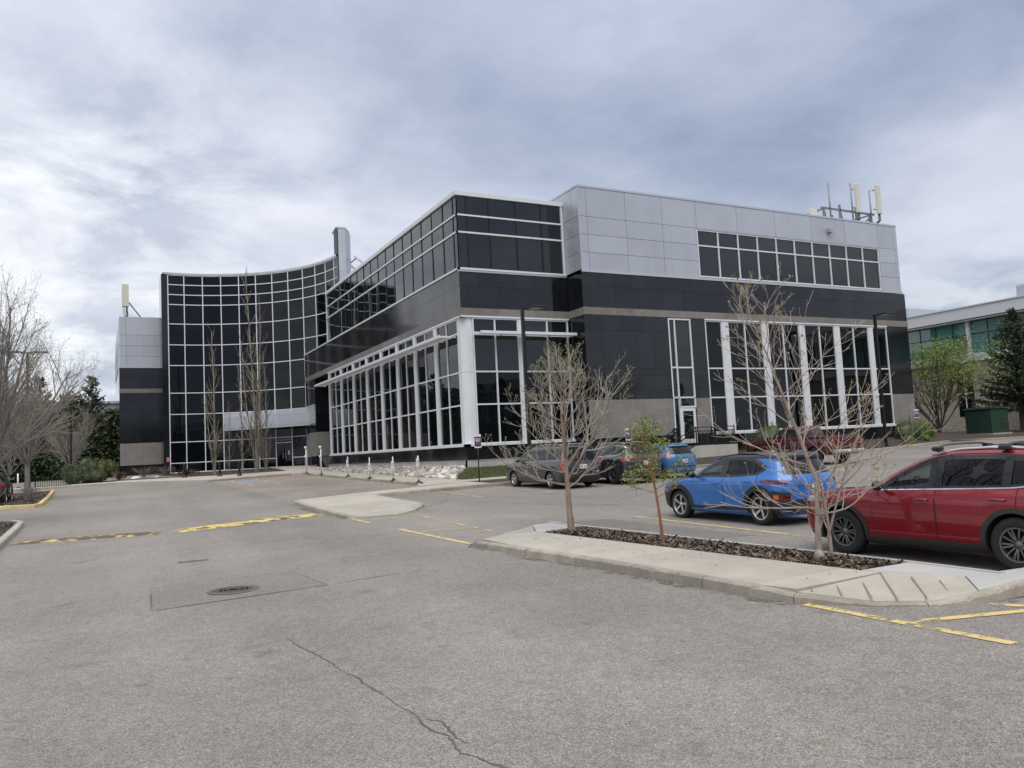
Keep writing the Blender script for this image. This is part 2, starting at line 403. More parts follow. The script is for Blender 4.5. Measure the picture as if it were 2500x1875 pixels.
# --- corner column and front lobby windows
ccm = MB()
for poly in ([(XL + .06, YF + .80), (XL + .06, YF + .36), (XL + .36, YF + .06), (XL + .66, YF + .06), (XL + .66, YF + .80)],):
    ccm.prism(poly, ZSB + .05 + Z0, 4.47 + Z0); ccm.prism(poly, 4.485 + Z0, ZBB - .09 + Z0)
ccm.build('corner_column', M_WHITE, B, world=True)
cff = empty('curtain_wall', (0, 0, 0), parent=B); cff.location = -Vector(B.location)
FF.curtain([18.74, 20.11, 21.60], zr, cff, lambda i, j: M_GLASSW if j < 2 else M_GLASS, d=-.10, vw=.085, hw=.085, vd=.09, hd=.085)
FF.curtain([21.95, 23.56, 24.98], zr, cff, lambda i, j: M_GLASSW if j < 2 else M_GLASS, d=-.10, vw=.085, hw=.085, vd=.09, hd=.085)
FF.box('pilaster', 21.645, 21.905, ZSB + .05, ZBB - .09, -.2, .02, M_WHITE, B)
FF.box('window_sill', XL - .1, 25.06, ZSB - .08, ZSB + .055, -.2, .10, M_WHITE, B)
# --- dark base and concrete footing
FL.panels('stone_panel', rng(YF - .04, 69.9, 1.73), [Z_BASE, ZSB - .085], -.06, .02, M_STONE, B, .008)
FF.panels('stone_panel', rng(XL - .02, 25.08, 1.73), [Z_BASE, ZSB - .085], -.06, .022, M_STONE, B, .008)
FL.box('footing', YF - .08, 70, -2.4, Z_BASE - .03, -.2, .06, M_CONCW, B)
FF.box('footing', XL - .06, 25.1, -2.6, Z_BASE - .03, -.2, .065, M_CONCW, B)
FL.box('base_trim', YF - .1, 70, Z_BASE - .03, Z_BASE - .002, -.06, .09, M_SILVER, B)
FF.box('base_trim', XL - .09, 25.1, Z_BASE - .03, Z_BASE - .002, -.06, .09, M_SILVER, B)
# --- sun shades (frame + slats)
def shade(fac, a, b, z, dp, n):
    s = empty('sun_shade', (0, 0, 0), parent=B); s.location = -Vector(B.location)
    fac.box('front_rail', a, b, z - .02, z + .14, dp - .05, dp, M_WHITE, s)
    fac.box('back_rail', a, b, z, z + .09, .1, .15, M_WHITE, s)
    m = MB()
    for k in range(9):
        d = .2 + k * (dp - .3) / 8.5
        fac.box('', a + .02, b - .02, z + .03, z + .055, d, d + .055, None, None, mb=m)
    m.build('slat', M_WHITE, s, world=True)
    for u in rng(a, b, (b - a) / n): fac.box('bracket', max(a, u - .03), min(b, u + .03), z - .01, z + .085, -.1, dp - .051, M_WHITE, s)
shade(FL, 41.0, 70.3, 6.55, .95, 16); shade(FF, 18.75, 25.02, 6.55, .95, 4)
# --- projecting block: metal panels
FR.panels('metal_panel', [25.16, 25.67, 28.5, 31.27, 34.02], [10.33, 11.38, 12.45, 13.54, 15.30], -.06, 0, M_METAL, B, .022)
FR.panels('metal_panel', [34.02, 37.51, 40.93, 44.4, 47.84, 51.36], [13.54, 15.30], -.06, 0, M_METAL, B, .022)
FR.panels('metal_panel', [51.36, 53.16, 53.50], [10.33, 11.38, 12.45, 13.54, 15.30], -.06, 0, M_METAL, B, .022)
FS.panels('metal_panel', [YR + .001, 39.05, 40.2, 42.5, 46.5], [10.33, 11.38, 12.45, 13.54, 15.30], -.06, .03, M_METAL, B, .022)
FR.box('corner_trim', 25.08, 25.155, 10.33, 15.30, -.06, .02, M_METAL, B)
cr = empty('curtain_wall', (0, 0, 0), parent=B); cr.location = -Vector(B.location)
FR.curtain([34.05 + 1.7245 * i for i in range(11)], [10.42, 12.43, 13.44], cr, lambda i, j: M_GLASS if j == 0 else M_GLASSB, d=-.10, vw=.085, hw=.09, vd=.09, hd=.085)
FR.box('window_head', 34.0, 51.36, 13.485, 13.53, -.06, .02, M_SILVER, B)
FR.box('window_sill', 25.1, 53.55, ZS - .12, 10.325, -.06, .05, M_SILVER, B)
Fend = Fac((53.81, 0), (0, 1), (1, 0)); Fendm = Fac((53.50, 0), (0, 1), (1, 0))
Fend.panels('stone_panel', rng(YR, 62, 1.73), [Z_BASE - 1, 2.65, 4.5, ZBB, ZBT, ZS - .13], -.3, 0, M_STONE, B)
Fendm.panels('metal_panel', rng(YR, 62, 3.4), [10.33, 12.45, 15.30], -.06, 0, M_METAL, B, .022)
# lower stone
low_rows = [2.65, 3.2, 4.08, 4.515, 6.745, ZBB]
def lower_stone(a, b, steps):
    off = 0
    for j in range(5):
        us = [a] + [v for v in rng(a, b, steps[j % 2])[1:-1]] + [b]
        if j % 2 == 0 and len(us) > 2: us = [a] + [u - .35 for u in us[1:-1]] + [b]
        FR.panels('stone_panel', us, [low_rows[j], low_rows[j + 1]], -.06, 0, M_STONE, B)
lower_stone(25.06, 31.17, (1.74, 1.15)); lower_stone(32.98, 34.12, (1.2, 1.2)); lower_stone(51.45, 53.81, (1.3, 1.18))
for a, b, us in ((25.06, 31.17, [25.06, 27.13, 30.73, 31.17]), (32.98, 34.12, [32.98, 34.12]), (51.45, 53.81, [51.45, 53.0, 53.81])):
    FR.panels('stone_panel_grey', us, [ZSB + .02, 2.65], -.06, .002, M_GREY, B, .008)
    FR.panels('stone_panel', rng(a, b, 1.73), [-1.9, ZSB + .01], -.06, .01, M_STONE, B)
FS.panels('stone_panel', [YR + .001, 39.2, 39.99], low_rows, -.06, 0, M_STONE, B)
FS.panels('stone_panel', [YR + .001, 39.99], [-1.9, ZSB, 2.65], -.06, 0, M_STONE, B)
# lower windows of the projecting block
clr = empty('curtain_wall', (0, 0, 0), parent=B); clr.location = -Vector(B.location)
wz = [ZSB + .07, ZH2, 4.515, ZBB - .13]
for a, m_, b in ((34.17, None, 35.50), (36.06, 37.48, 39.02), (39.56, 40.92, 42.42), (42.95, 44.39, 45.86), (46.40, 47.82, 49.38), (49.86, None, 51.36)):
    FR.curtain([a, m_, b] if m_ else [a, b], wz, clr, lambda i, j: M_GLASSW, d=-.09, vw=.085, hw=.085, vd=.09, hd=.085)
for a, b in ((35.545, 36.015), (39.065, 39.515), (42.465, 42.905), (45.905, 46.355), (49.425, 49.815)):
    FR.box('pilaster', a, b, ZSB + .03, ZBB - .09, -.2, .02, M_WHITE, B)
FR.box('window_sill', 34.1, 51.44, ZSB - .09, ZSB + .06, -.2, .10, M_WHITE, B)
FR.panels('stone_panel', rng(34.12, 51.45, 1.73), [-1.9, ZSB - .095], -.06, .01, M_STONE, B)
# door bay
cd = empty('curtain_wall', (0, 0, 0), parent=B); cd.location = -Vector(B.location)
FR.curtain([31.23, 31.68, 32.92], [2.70, 4.56, 7.58], cd, lambda i, j: M_GLASS, d=-.08, vw=.09, hw=.09, vd=.09, hd=.085)
FR.curtain([31.23, 31.68], [-.12, 2.66], cd, lambda i, j: M_GLASS, d=-.08, vw=.09, hw=.09, vd=.09, hd=.085, hskip=(1,))
FR.curtain([31.73, 32.92], [2.12, 2.66], cd, lambda i, j: M_GLASS, d=-.08, vw=.09, hw=.09, vd=.09, hd=.085, hskip=(1,))
dr = FR.box('door', 31.74, 31.90, -.12, 2.07, -.1, -.02, M_WHITE, B)
m = MB()
for u0, u1, z0, z1 in ((32.72, 32.90, -.12, 2.07), (31.90, 32.72, 1.86, 2.07), (31.90, 32.72, -.12, .14)): FR.box('', u0, u1, z0, z1, -.1, -.02, None, None, mb=m)
FR.pane(31.89, 32.73, .13, 1.87, -.06, M_GLASS, dr)
m.build('door_frame', M_WHITE, dr, world=True)
MB().tube([(31.83, YR - .02, .62 + Z0), (31.83, YR - .10, .66 + Z0), (31.83, YR - .10, 1.16 + Z0), (31.83, YR - .02, 1.2 + Z0)], .018, 6).build('handle', M_SILVER, dr, True, world=True)
# wall flood light on the metal
fl = MB(); fl.hexa(FR.corners(47.05 - 1.1, 47.45 - 1.1, 14.22, 14.5, 0.001, .28)); fl.build('wall_light', M_CONCN, B, world=True)
# --- far wing
FW.panels('metal_panel', [1.95, 2.55, 5.85], [10.33, 11.38, 12.45, 13.54, 15.40], -.06, 0, M_METAL, B, .02)
FW.box('window_sill', 1.9, 5.9, 10.2, 10.325, -.06, .05, M_SILVER, B)
FW.panels('stone_panel', [1.9, 3.9, 5.9], [ZBT, 9.3, 10.19], -.06, 0, M_STONE, B)
FW.panels('stone_band', [1.88, 5.92], [ZBB, ZBT], -.06, .02, M_BEIGE, B)
FW.panels('stone_panel', [1.9, 3.7, 5.9], [2.65, 4.08, 5.9, 6.745, ZBB], -.06, 0, M_STONE, B)
FW.panels('stone_panel_grey', [1.9, 3.9, 5.65, 5.9], [.45, 2.65], -.06, .002, M_GREY, B)
FW.panels('stone_panel', [1.86, 5.9], [-1.2, .44], -.06, .03, M_STONE, B)
FWS.panels('metal_panel', rng(87.5, 108, 3.4), [10.33, 12.45, 15.40], -.06, 0, M_METAL, B, .022)
FWS.panels('stone_panel', rng(87.5, 108, 3.4), [-1.2, 2.65, 5, ZBB, 10.2], -.06, .05, M_STONE, B)
FWS.curtain(rng(92, 106, 1.75), [10.6, 12.43, 13.44], B, lambda i, j: M_GLASS, d=.02)
# --- the concave glass tower: arc about (7.414, 71.754)
AC, AR = (7.414, 71.754), 12.99
angs = [95.1, 88.45, 80.75, 73.0, 65.12, 57.4, 49.5, 41.25, 32.9, 24.9, 17.3, 9.6, 6.4]
rows = [-.49, .44, 2.5, 5.25, 7.36, 10.12, 12.19, 14.30, 16.26, 17.27, 18.28, 19.25]
def AP(a, z, d=0.):     # d > 0 towards the arc centre (outdoors)
    t = radians(a); return (AC[0] + (AR - d) * cos(t), AC[1] + (AR - d) * sin(t), z + Z0)
tw = empty('concave_curtain_wall', (0, 0, 0), parent=B); tw.location = -Vector(B.location)
def arc_hexa(a0, a1, z0, z1, d0, d1):
    q = [(a0, d1), (a1, d1), (a1, d0), (a0, d0)]
    return [AP(a, z0, d) for a, d in q] + [AP(a, z1, d) for a, d in q]
ENTR = (6, 7)           # columns of the entrance (door, side light)
for i in range(len(angs) - 1):
    for j in range(len(rows) - 1):
        if i in ENTR and j < 2: continue
        if 3 <= i <= 7 and j == 2: continue
        c = arc_hexa(angs[i], angs[i + 1], rows[j], rows[j + 1], -.02, 0)
        a, b = random.uniform(-.004, .004), random.uniform(-.009, .009)
        c = [(p[0], p[1] + (p[2] - Z0 - (rows[j] + rows[j + 1]) / 2) * b, p[2]) for p in c]
        MB().hexa(c).build('glass_pane', M_GLASSL, tw, world=True)
for i, a in enumerate(angs[:-1]):
    da = degrees_ = .045 / AR * 180 / pi
    z0 = rows[0] if i not in (7,) else 3.3
    MB().hexa(arc_hexa(a + da, a - da, -.52, 19.27, -.01, .07)).build('mullion', M_WHITE, tw, world=True)
for j, z in enumerate(rows):
    for i in range(len(angs) - 1):
        if j in (0, 1) and i == 6: continue
        MB().hexa(arc_hexa(angs[i], angs[i + 1], z - .042, z + .042, -.008, .06)).build('transom', M_WHITE, tw, world=True)
# coping, thickness, left end pier
NA = 26
aa = [96.9 + (6.0 - 96.9) * k / NA for k in range(NA + 1)]
m = MB(); m.grid([[AP(a, 19.30, .12), AP(a, 19.30, -.7), AP(a, 19.50, -.7), AP(a, 19.50, .12)] for a in aa], closed=True)
m.build('coping', M_SILVER, tw, world=True)
m = MB(); m.grid([[AP(a, -2.5, -.06), AP(a, -2.5, -.6), AP(a, 19.30, -.6), AP(a, 19.30, -.06)] for a in aa], closed=True)
m.build('tower_core', M_DARKIN, tw, world=True)
for z0, z1 in ((-1.2, 2.65), (2.66, 6.7), (6.71, 10.2), (10.21, 14.3), (14.31, 19.28)):
    p0, p1 = AP(95.35, 0, .05), AP(97.85, 0, .05)
    MB().prism([(p1[0], p1[1]), (p0[0], p0[1]), (p0[0] + .05, 87.6), (p1[0], 87.6)], z0 + Z0, z1 + Z0).build('stone_panel', M_STONE, B, world=True)
MB().prism([(5.66, 84.66), (5.70, 84.66), (5.70, 87.6), (5.66, 87.6)], -1 + Z0, 19.3 + Z0).build('corner_trim', M_SILVER, B, world=True)
# fin at the right end
fp = [(20.22, 73.75), (20.34, 72.98), (20.42, 72.98), (20.42, 73.9)]
MB().prism(fp, 8 + Z0, 21.75 + Z0).build('fin_edge', M_STONE, B, world=True)
fin = [(20.43, 72.97), (21.10, 72.92), (21.9, 74.3), (22.5, 76.0)]
zf = [8, 11.9, 13.85, 15.85, 17.85, 19.8, 22.0]
for k in range(len(fin) - 1):
    for j in range(len(zf) - 1):
        a, b = Vector(fin[k]), Vector(fin[k + 1]); n_ = Vector((-(b - a).y, (b - a).x)).normalized() * .1
        e = .006
        MB().prism([tuple(a), tuple(b), tuple(b + n_), tuple(a + n_)], zf[j] + e + Z0, zf[j + 1] - e + Z0).build('metal_panel', M_METAL, B, world=True)
MB().prism([(20.2, 72.9)] + [(p[0], p[1] - .05) for p in fin] + [(20.4, 75)], 21.99 + Z0, 22.12 + Z0).build('parapet_cap', M_SILVER, B, world=True)
# sloping roof light beside the fin
sk = empty('roof_light', (0, 0, 0), parent=B); sk.location = -Vector(B.location)
for k, y in enumerate((73.8, 76.5, 79.5)):
    MB().bar((22.2, y, 19.6 + Z0), (28.5, y, 15.2 + Z0), .14, .2).build('rafter', M_WHITE, sk, world=True)
for t in (0.05, .35, .65, .95):
    MB().bar((22.2 + 6.3 * t, 73.8, 19.72 - 4.4 * t + Z0), (22.2 + 6.3 * t, 79.5, 19.72 - 4.4 * t + Z0), .1, .1).build('purlin', M_WHITE, sk, world=True)
# entrance canopy: straight fascia on the chord, soffit behind it
P0, P1 = Vector((11.20, 83.70)), Vector((18.05, 76.3))
du = (P1 - P0); Lc = du.length; du.normalize(); nn = Vector((-du.y, du.x)) * -1
FC = Fac(tuple(P0), tuple(du), tuple(nn))
cn = empty('entrance_canopy', (0, 0, 0), parent=B); cn.location = -Vector(B.location)
FC.panels('fascia_panel', [0, 2.1, 4.3, 6.55, Lc], [3.62, 4.78], -.05, 0, M_METAL, cn, .015)
FC.panels('fascia_panel', [0, 2.1, 4.3, 6.55, Lc], [3.40, 3.605], -.05, .01, M_METAL, cn, .015)
FC.box('canopy_top', 0, Lc, 4.70, 4.76, -1.6, -.051, M_SILVER, cn)
FC.box('canopy_end', Lc - .05, Lc, 3.44, 4.70, -1.6, -.051, M_METAL, cn)
FC.box('canopy_soffit', 0, Lc, 3.38, 3.44, -1.6, -.051, M_BLACK, cn)
for i in range(3, 8):
    MB().hexa(arc_hexa(angs[i] - .15, angs[i + 1] + .15, 3.5, 5.2, -.02, .03)).build('metal_panel', M_METAL, tw, world=True)
for i in range(3, 8):
    MB().hexa(arc_hexa(angs[i], angs[i + 1], 2.5, 3.5, -.02, 0)).build('glass_pane', M_GLASSL, tw, world=True)
# entrance doors
for a0, a1 in ((49.3, 45.45), (45.35, 41.5)):
    d_ = MB().hexa(arc_hexa(a0, a1, -.46, 1.93, -.06, -.03)).build('door', M_GLASSL, B, world=True)
    hx = AP((a0 + a1) / 2 + (1.35 if a0 < 46 else -1.35), 0, .1)
    MB().tube([(hx[0], hx[1], .35 + Z0), (hx[0], hx[1], .95 + Z0)], .02, 6).build('handle', M_SILVER, d_, world=True)
MB().hexa(arc_hexa(49.5, 41.25, 1.93, 2.01, -.05, .06)).build('door_head', M_WHITE, B, world=True)
MB().hexa(arc_hexa(49.4, 41.35, 2.02, 2.46, -.05, -.02)).build('glass_pane', M_GLASSL, tw, world=True)
MB().hexa(arc_hexa(41.2, 33.0, .46, 2.46, -.05, -.02)).build('glass_pane', M_GLASSL, tw, world=True)
MB().hexa(arc_hexa(41.2, 33.0, -.46, .40, -.05, -.02)).build('glass_pane', M_GLASSL, tw, world=True)
M_NOTICE = pm('notice_paper', (.55, .47, .28), .7)
nb = MB(); nb.hexa(arc_hexa(43.8, 42.9, .72, 1.15, -.022, -.012)); nb.build('door_notice', M_NOTICE, B, world=True)
def text_mesh(txt, size, name='lettering', align='CENTER', bold=0.0):
    c = bpy.data.curves.new(name, 'FONT'); c.body = txt; c.size = size; c.align_x = align; c.align_y = 'CENTER'; c.offset = bold; c.resolution_u = 2
    o = bpy.data.objects.new(name, c); COL.objects.link(o)
    bpy.context.view_layer.update()
    me = bpy.data.meshes.new_from_object(o.evaluated_get(bpy.context.evaluated_depsgraph_get()))
    bpy.data.objects.remove(o); bpy.data.curves.remove(c); me.name = name; return me
def put_text(txt, size, mat, parent, center, right, up=(0, 0, 1), name='lettering', bold=0.0, sx=1.0):
    me = text_mesh(txt, size, name, bold=bold); me.materials.clear(); me.materials.append(mat)
    r, u = Vector(right).normalized(), Vector(up).normalized(); n = r.cross(u)
    M = Matrix(((r.x * sx, u.x, n.x, center[0]), (r.y * sx, u.y, n.y, center[1]), (r.z * sx, u.z, n.z, center[2]), (0, 0, 0, 1)))
    me.transform(M); return put(name, me, parent, world=True)
M_LETTER = pm('white_lettering', (.62, .63, .66), .5)
c = AP(45.4, 2.235, .02); t0 = AP(49.4, 0, 0); t1 = AP(41.4, 0, 0)
put_text('1100 Quarry Park Blvd S.E.', .20, M_LETTER, B, c, (t1[0] - t0[0], t1[1] - t0[1], 0), sx=.80)
# fire-department notice on the tower pier
MB().prism([(5.92, 84.60), (6.17, 84.60), (6.17, 84.63), (5.92, 84.63)], .62 + Z0, 1.05 + Z0).build('wall_notice', pm('notice_red', (.48, .2, .15), .6), B, world=True)
# pier and recess under the overhang
FL.panels('stone_panel', [74.0, 75.9, 77.7], [2.65, 3.5], -.06, 0, M_STONE, B)
FL.panels('metal_panel', [74.3, 77.7], [3.5, 5.3], -.06, .02, M_METAL, B)
FL.panels('stone_panel', [74.0, 75.9, 77.7], [5.3, ZBB - .03], -.06, 0, M_STONE, B)
FL.panels('stone_panel_grey', [74.0, 77.7], [.43, 2.65], -.06, 0, M_GREY, B); FL.panels('stone_panel', [74.0, 77.7], [-1, .42], -.06, .0, M_STONE, B)
FP = Fac((0, 74.0), (1, 0), (0, -1))
FP.panels('stone_panel', [XL, 19.42], [2.65, 4.5, 6.2, ZBB - .03], -.06, 0, M_STONE, B); FP.panels('stone_panel_grey', [XL, 19.42], [.43, 2.65], -.06, 0, M_GREY, B); FP.panels('stone_panel', [XL, 19.42], [-1, .42], -.06, 0, M_STONE, B)
# ================================================================== ground, parking lot, kerbs, paint
def asphalt(name, col, patch=False):
    m = bpy.data.materials.new(name); m.use_nodes = True; nt = m.node_tree; N, L = nt.nodes, nt.links
    b = N['Principled BSDF']; b.inputs['Roughness'].default_value = .85
    geo = N.new('ShaderNodeNewGeometry'); pos = geo.outputs['Position']
    def noise(s, d, r=.6):
        t = N.new('ShaderNodeTexNoise'); t.inputs['Scale'].default_value = s; t.inputs['Detail'].default_value = d; t.inputs['Roughness'].default_value = r; L.new(pos, t.inputs['Vector']); return t.outputs[0]
    def mr(o, a, b_, c, d):
        x = N.new('ShaderNodeMapRange'); x.inputs[1].default_value = a; x.inputs[2].default_value = b_; x.inputs[3].default_value = c; x.inputs[4].default_value = d; L.new(o, x.inputs[0]); return x.outputs[0]
    def mth(op, a, c):
        x = N.new('ShaderNodeMath'); x.operation = op
        for i, v in enumerate((a, c)):
            if isinstance(v, (int, float)): x.inputs[i].default_value = v
            else: L.new(v, x.inputs[i])
        return x.outputs[0]
    vo = N.new('ShaderNodeTexVoronoi'); vo.inputs['Scale'].default_value = 105; L.new(pos, vo.inputs['Vector'])
    sp = N.new('ShaderNodeSeparateColor'); L.new(vo.outputs['Color'], sp.inputs[0])
    vo2 = N.new('ShaderNodeTexVoronoi'); vo2.inputs['Scale'].default_value = 36; L.new(pos, vo2.inputs['Vector'])
    sp2 = N.new('ShaderNodeSeparateColor'); L.new(vo2.outputs['Color'], sp2.inputs[0])
    # aggregate: most stones mid grey, a few pale, some dark gaps
    a1 = mr(sp.outputs[0], 0, 1, .55, 1.30); a2 = mr(sp2.outputs[0], 0, 1, .88, 1.10)
    pale = mr(sp.outputs[1], .93, 1.0, 0, .75); a1 = mth('ADD', a1, pale)
    gap = mr(vo.outputs['Distance'], .35, .75, 1.0, .72)
    k = mth('MULTIPLY', mth('MULTIPLY', a1, a2), gap)
    k = mth('MULTIPLY', k, mr(noise(.16, 4), .3, .7, .82, 1.10))
    k = mth('MULTIPLY', k, mr(noise(.8, 6, .65), .3, .7, .90, 1.08))
    k = mth('MULTIPLY', k, mr(noise(6, 4, .65), .3, .7, .90, 1.10))
    k = mth('MULTIPLY', k, mr(noise(30, 4, .8), .3, .7, .94, 1.06))
    if not patch:
        mp = N.new('ShaderNodeMapping'); mp.inputs['Scale'].default_value = (.42, .035, 1); L.new(pos, mp.inputs[0])
        t = N.new('ShaderNodeTexNoise'); t.inputs['Scale'].default_value = 1.0; t.inputs['Detail'].default_value = 4; L.new(mp.outputs[0], t.inputs['Vector'])
        k = mth('MULTIPLY', k, mr(t.outputs[0], .35, .65, .88, 1.06))      # wheel tracks along the aisle
        # oil drips and stains
        st = noise(1.6, 3, .55); k = mth('MULTIPLY', k, mr(st, .60, .74, 1.0, .72)); s3 = noise(7.0, 2, .5); k = mth('MULTIPLY', k, mr(s3, .70, .76, 1.0, .72))
    x = N.new('ShaderNodeVectorMath'); x.operation = 'SCALE'; x.inputs[0].default_value = col; L.new(k, x.inputs['Scale'])
    wm = N.new('ShaderNodeMix'); wm.data_type = 'RGBA'; wm.blend_type = 'MULTIPLY'; wm.inputs[0].default_value = 1
    L.new(x.outputs[0], wm.inputs[6])
    ww = N.new('ShaderNodeCombineColor'); L.new(mr(sp.outputs[2], 0, 1, 1.08, .96), ww.inputs[0]); ww.inputs[1].default_value = 1; L.new(mr(sp.outputs[2], 0, 1, .93, 1.06), ww.inputs[2])
    L.new(ww.outputs[0], wm.inputs[7]); L.new(wm.outputs[2], b.inputs['Base Color'])
    bp = N.new('ShaderNodeBump'); bp.inputs['Strength'].default_value = .55; bp.inputs['Distance'].default_value = .006; bp.invert = True
    L.new(vo.outputs['Distance'], bp.inputs['Height']); L.new(bp.outputs[0], b.inputs['Normal'])
    return m
M_ASPH = asphalt('asphalt', (.284, .270, .249))
M_ASPHR = asphalt('asphalt_warm', (.325, .288, .252))
M_PATCH = asphalt('asphalt_patch', (.248, .237, .222), True)
M_PATCHD = asphalt('asphalt_dark_patch', (.205, .195, .183), True)
M_SOIL = pm('soil', (.055, .043, .034), .95, noise=(3, .4, 6), noise2=(40, .35, 3), bump=(25, .8, .03))
M_TURF = pm('turf', (.060, .075, .026), .95, noise=(.3, .3, 5), noise2=(30, .3, 3), bump=(30, .8, .04))
def paint(name, col, wear):
    """worn road paint: holes where the asphalt shows"""
    m = bpy.data.materials.new(name); m.use_nodes = True; nt = m.node_tree; N, L = nt.nodes, nt.links
    b = N['Principled BSDF']; b.inputs['Roughness'].default_value = .75; o = N['Material Output']
    geo = N.new('ShaderNodeNewGeometry')
    def noise(s, d):
        t = N.new('ShaderNodeTexNoise'); t.inputs['Scale'].default_value = s; t.inputs['Detail'].default_value = d; t.inputs['Roughness'].default_value = .7; L.new(geo.outputs['Position'], t.inputs['Vector']); return t.outputs[0]
    n1, n2, n3 = noise(9, 6), noise(1.1, 3), noise(70, 2)
    ad = N.new('ShaderNodeMath'); ad.operation = 'ADD'; L.new(n1, ad.inputs[0]); L.new(n2, ad.inputs[1])
    ad2 = N.new('ShaderNodeMath'); ad2.operation = 'MULTIPLY_ADD'; L.new(n3, ad2.inputs[0]); ad2.inputs[1].default_value = .5; L.new(ad.outputs[0], ad2.inputs[2])
    mr = N.new('ShaderNodeMapRange'); mr.inputs[1].default_value = 1.0 + wear; mr.inputs[2].default_value = 1.10 + wear; L.new(ad2.outputs[0], mr.inputs[0])
    r2 = N.new('ShaderNodeMapRange'); r2.inputs[1].default_value = .3; r2.inputs[2].default_value = .7; r2.inputs[3].default_value = .82; r2.inputs[4].default_value = 1.1; L.new(n1, r2.inputs[0])
    x = N.new('ShaderNodeVectorMath'); x.operation = 'SCALE'; x.inputs[0].default_value = col; L.new(r2.outputs[0], x.inputs['Scale']); L.new(x.outputs[0], b.inputs['Base Color'])
    tr = N.new('ShaderNodeBsdfTransparent'); mx = N.new('ShaderNodeMixShader'); L.new(mr.outputs[0], mx.inputs[0]); L.new(tr.outputs[0], mx.inputs[1]); L.new(b.outputs[0], mx.inputs[2]); L.new(mx.outputs[0], o.inputs[0])
    return m
M_YEL = paint('yellow_paint', (.60, .475, .205), .095); M_YELW = paint('worn_yellow_paint', (.56, .45, .21), .14); M_YELF = paint('faded_yellow_paint', (.42, .35, .22), .24)
M_BLUE = paint('blue_paint', (.20, .30, .42), .06); M_PALE = paint('pale_line_paint', (.46, .42, .33), .15)
M_YKERB = pm('yellow_kerb', (.56, .455, .22), .8, noise=(4, .2, 6), noise2=(30, .15, 3), rand=.2)
M_TAR = pm('crack_tar', (.10, .092, .08), .8, noise=(20, .3, 3))
M_MULCH = pm('mulch', (.075, .056, .045), .95, rand=0, noise=(18, .5, 4), noise2=(60, .3, 2))

gm = MB()
xs = [-900, -300, -120, -60, -40] + [i * 3 for i in range(-10, 33)] + [110, 200, 500, 1200]
ys = [-900, -300, -100, -60, -40] + [i * 3 for i in range(-12, 31)] + [100, 130, 200, 400, 800, 1500]
gm.grid([[(x, y, G(x, y) - .03) for x in xs] for y in ys])
tag(gm.build('ground', M_TURF), kind='structure')
lot = MB()
xs = [-45] + [i * 2.5 for i in range(-14, 27)] + [70]
ys = [i * 2.5 for i in range(-16, 36)]
lot.grid([[(x, y, G(x, y)) for x in xs] for y in ys])
LOT = tag(lot.build('parking_lot', M_ASPH), kind='structure')

def drape(poly, h, n=None, mid=False):
    """sheet over the terrain from a polygon, height offset h"""
    return [(x, y, G(x, y) + h) for x, y in poly]
def sheet(name, polys, h, mat, parent=None, kind=None, sub=0):
    m = MB()
    for p in polys: m.add(drape(p, h), [tuple(range(len(p)))])
    o = m.build(name, mat, parent)
    if kind: o['kind'] = kind
    return o
def stripe(name, a, b, w, mat, h=.005, parent=None, n=None):
    a, b = Vector(a), Vector(b); d = (b - a); L_ = d.length; n = n or max(1, int(L_ / 1.5)); nrm = Vector((-d.y, d.x)).normalized() * w / 2
    m = MB(); P = []
    for k in range(n + 1):
        p = a + d * k / n; q0, q1 = p - nrm, p + nrm
        P.append([(q0.x, q0.y, G(q0.x, q0.y) + h), (q1.x, q1.y, G(q1.x, q1.y) + h)])
    m.grid(P); return m.build(name, mat, parent or LOT)
def crackline(pts, w, name='crack', h=.004, jit=.03, seed=1, mat=None, gaps=.0):
    """a wandering crack: thin ribbon of tar-dark dirt, its width swelling and dying away"""
    r = random.Random(seed); P = []; wk = 0.0; ww = w * .6
    pts = [Vector(p) for p in pts]
    for i in range(len(pts) - 1):
        n = max(2, int((pts[i + 1] - pts[i]).length / .045))
        for k in range(n):
            p = pts[i].lerp(pts[i + 1], k / n); d = (pts[i + 1] - pts[i]).normalized(); q = Vector((-d.y, d.x))
            wk = wk * .93 + r.gauss(0, jit * .30); ww = min(w, max(w * .10, ww + r.gauss(0, w * .16)))
            p = p + q * (wk + r.gauss(0, w * .10)); e = min(1, len(P) / 12)
            P.append([(*(p - q * ww * e / 2), 0), (*(p + q * ww * e * r.uniform(.3, 1) / 2), 0)])
    P = [[(x, y, G(x, y) + h) for x, y, _ in row] for row in P]
    m = MB(); m.grid(P); return m.build(name, mat or M_TAR, LOT)
# asphalt of the accessible stalls, patches
sheet('warm_asphalt_bay', [[(7.0, y, )[0:1] + (y,) for y in ()] or [(7.0, 35.6), (13.85, 36.6), (13.85, 44), (7, 44)], [(7, 44), (13.85, 44), (13.85, 53), (7, 53)], [(7, 53), (13.85, 53), (13.7, 62.4), (7, 60.6)]], .004, M_ASPHR, LOT)
sheet('manhole_patch', [[(.66, 12.48), (3.18, 12.65), (3.04, 14.68), (.75, 14.70)]], .004, M_PATCH, LOT)
for a, b in (((.66, 12.48), (3.18, 12.65)), ((.66, 12.48), (.72, 14.1)), ((3.05, 14.6), (3.18, 12.65)), ((.75, 14.70), (1.9, 14.72)), ((3.18, 12.65), (4.9, 12.9))):
    crackline([a, b], .028, seed=int(a[0] * 100), jit=.008, h=.007)
sheet('dark_asphalt_patch', [[(9.95, 16.9), (10.4, 11.9), (11.25, 11.6), (11.2, 16.6)]], .004, M_PATCHD, LOT)
sheet('joint_patch', [[(1.42, 17.60), (2.0, 17.52), (1.99, 17.70), (1.41, 17.79)]], .005, M_TAR, LOT)
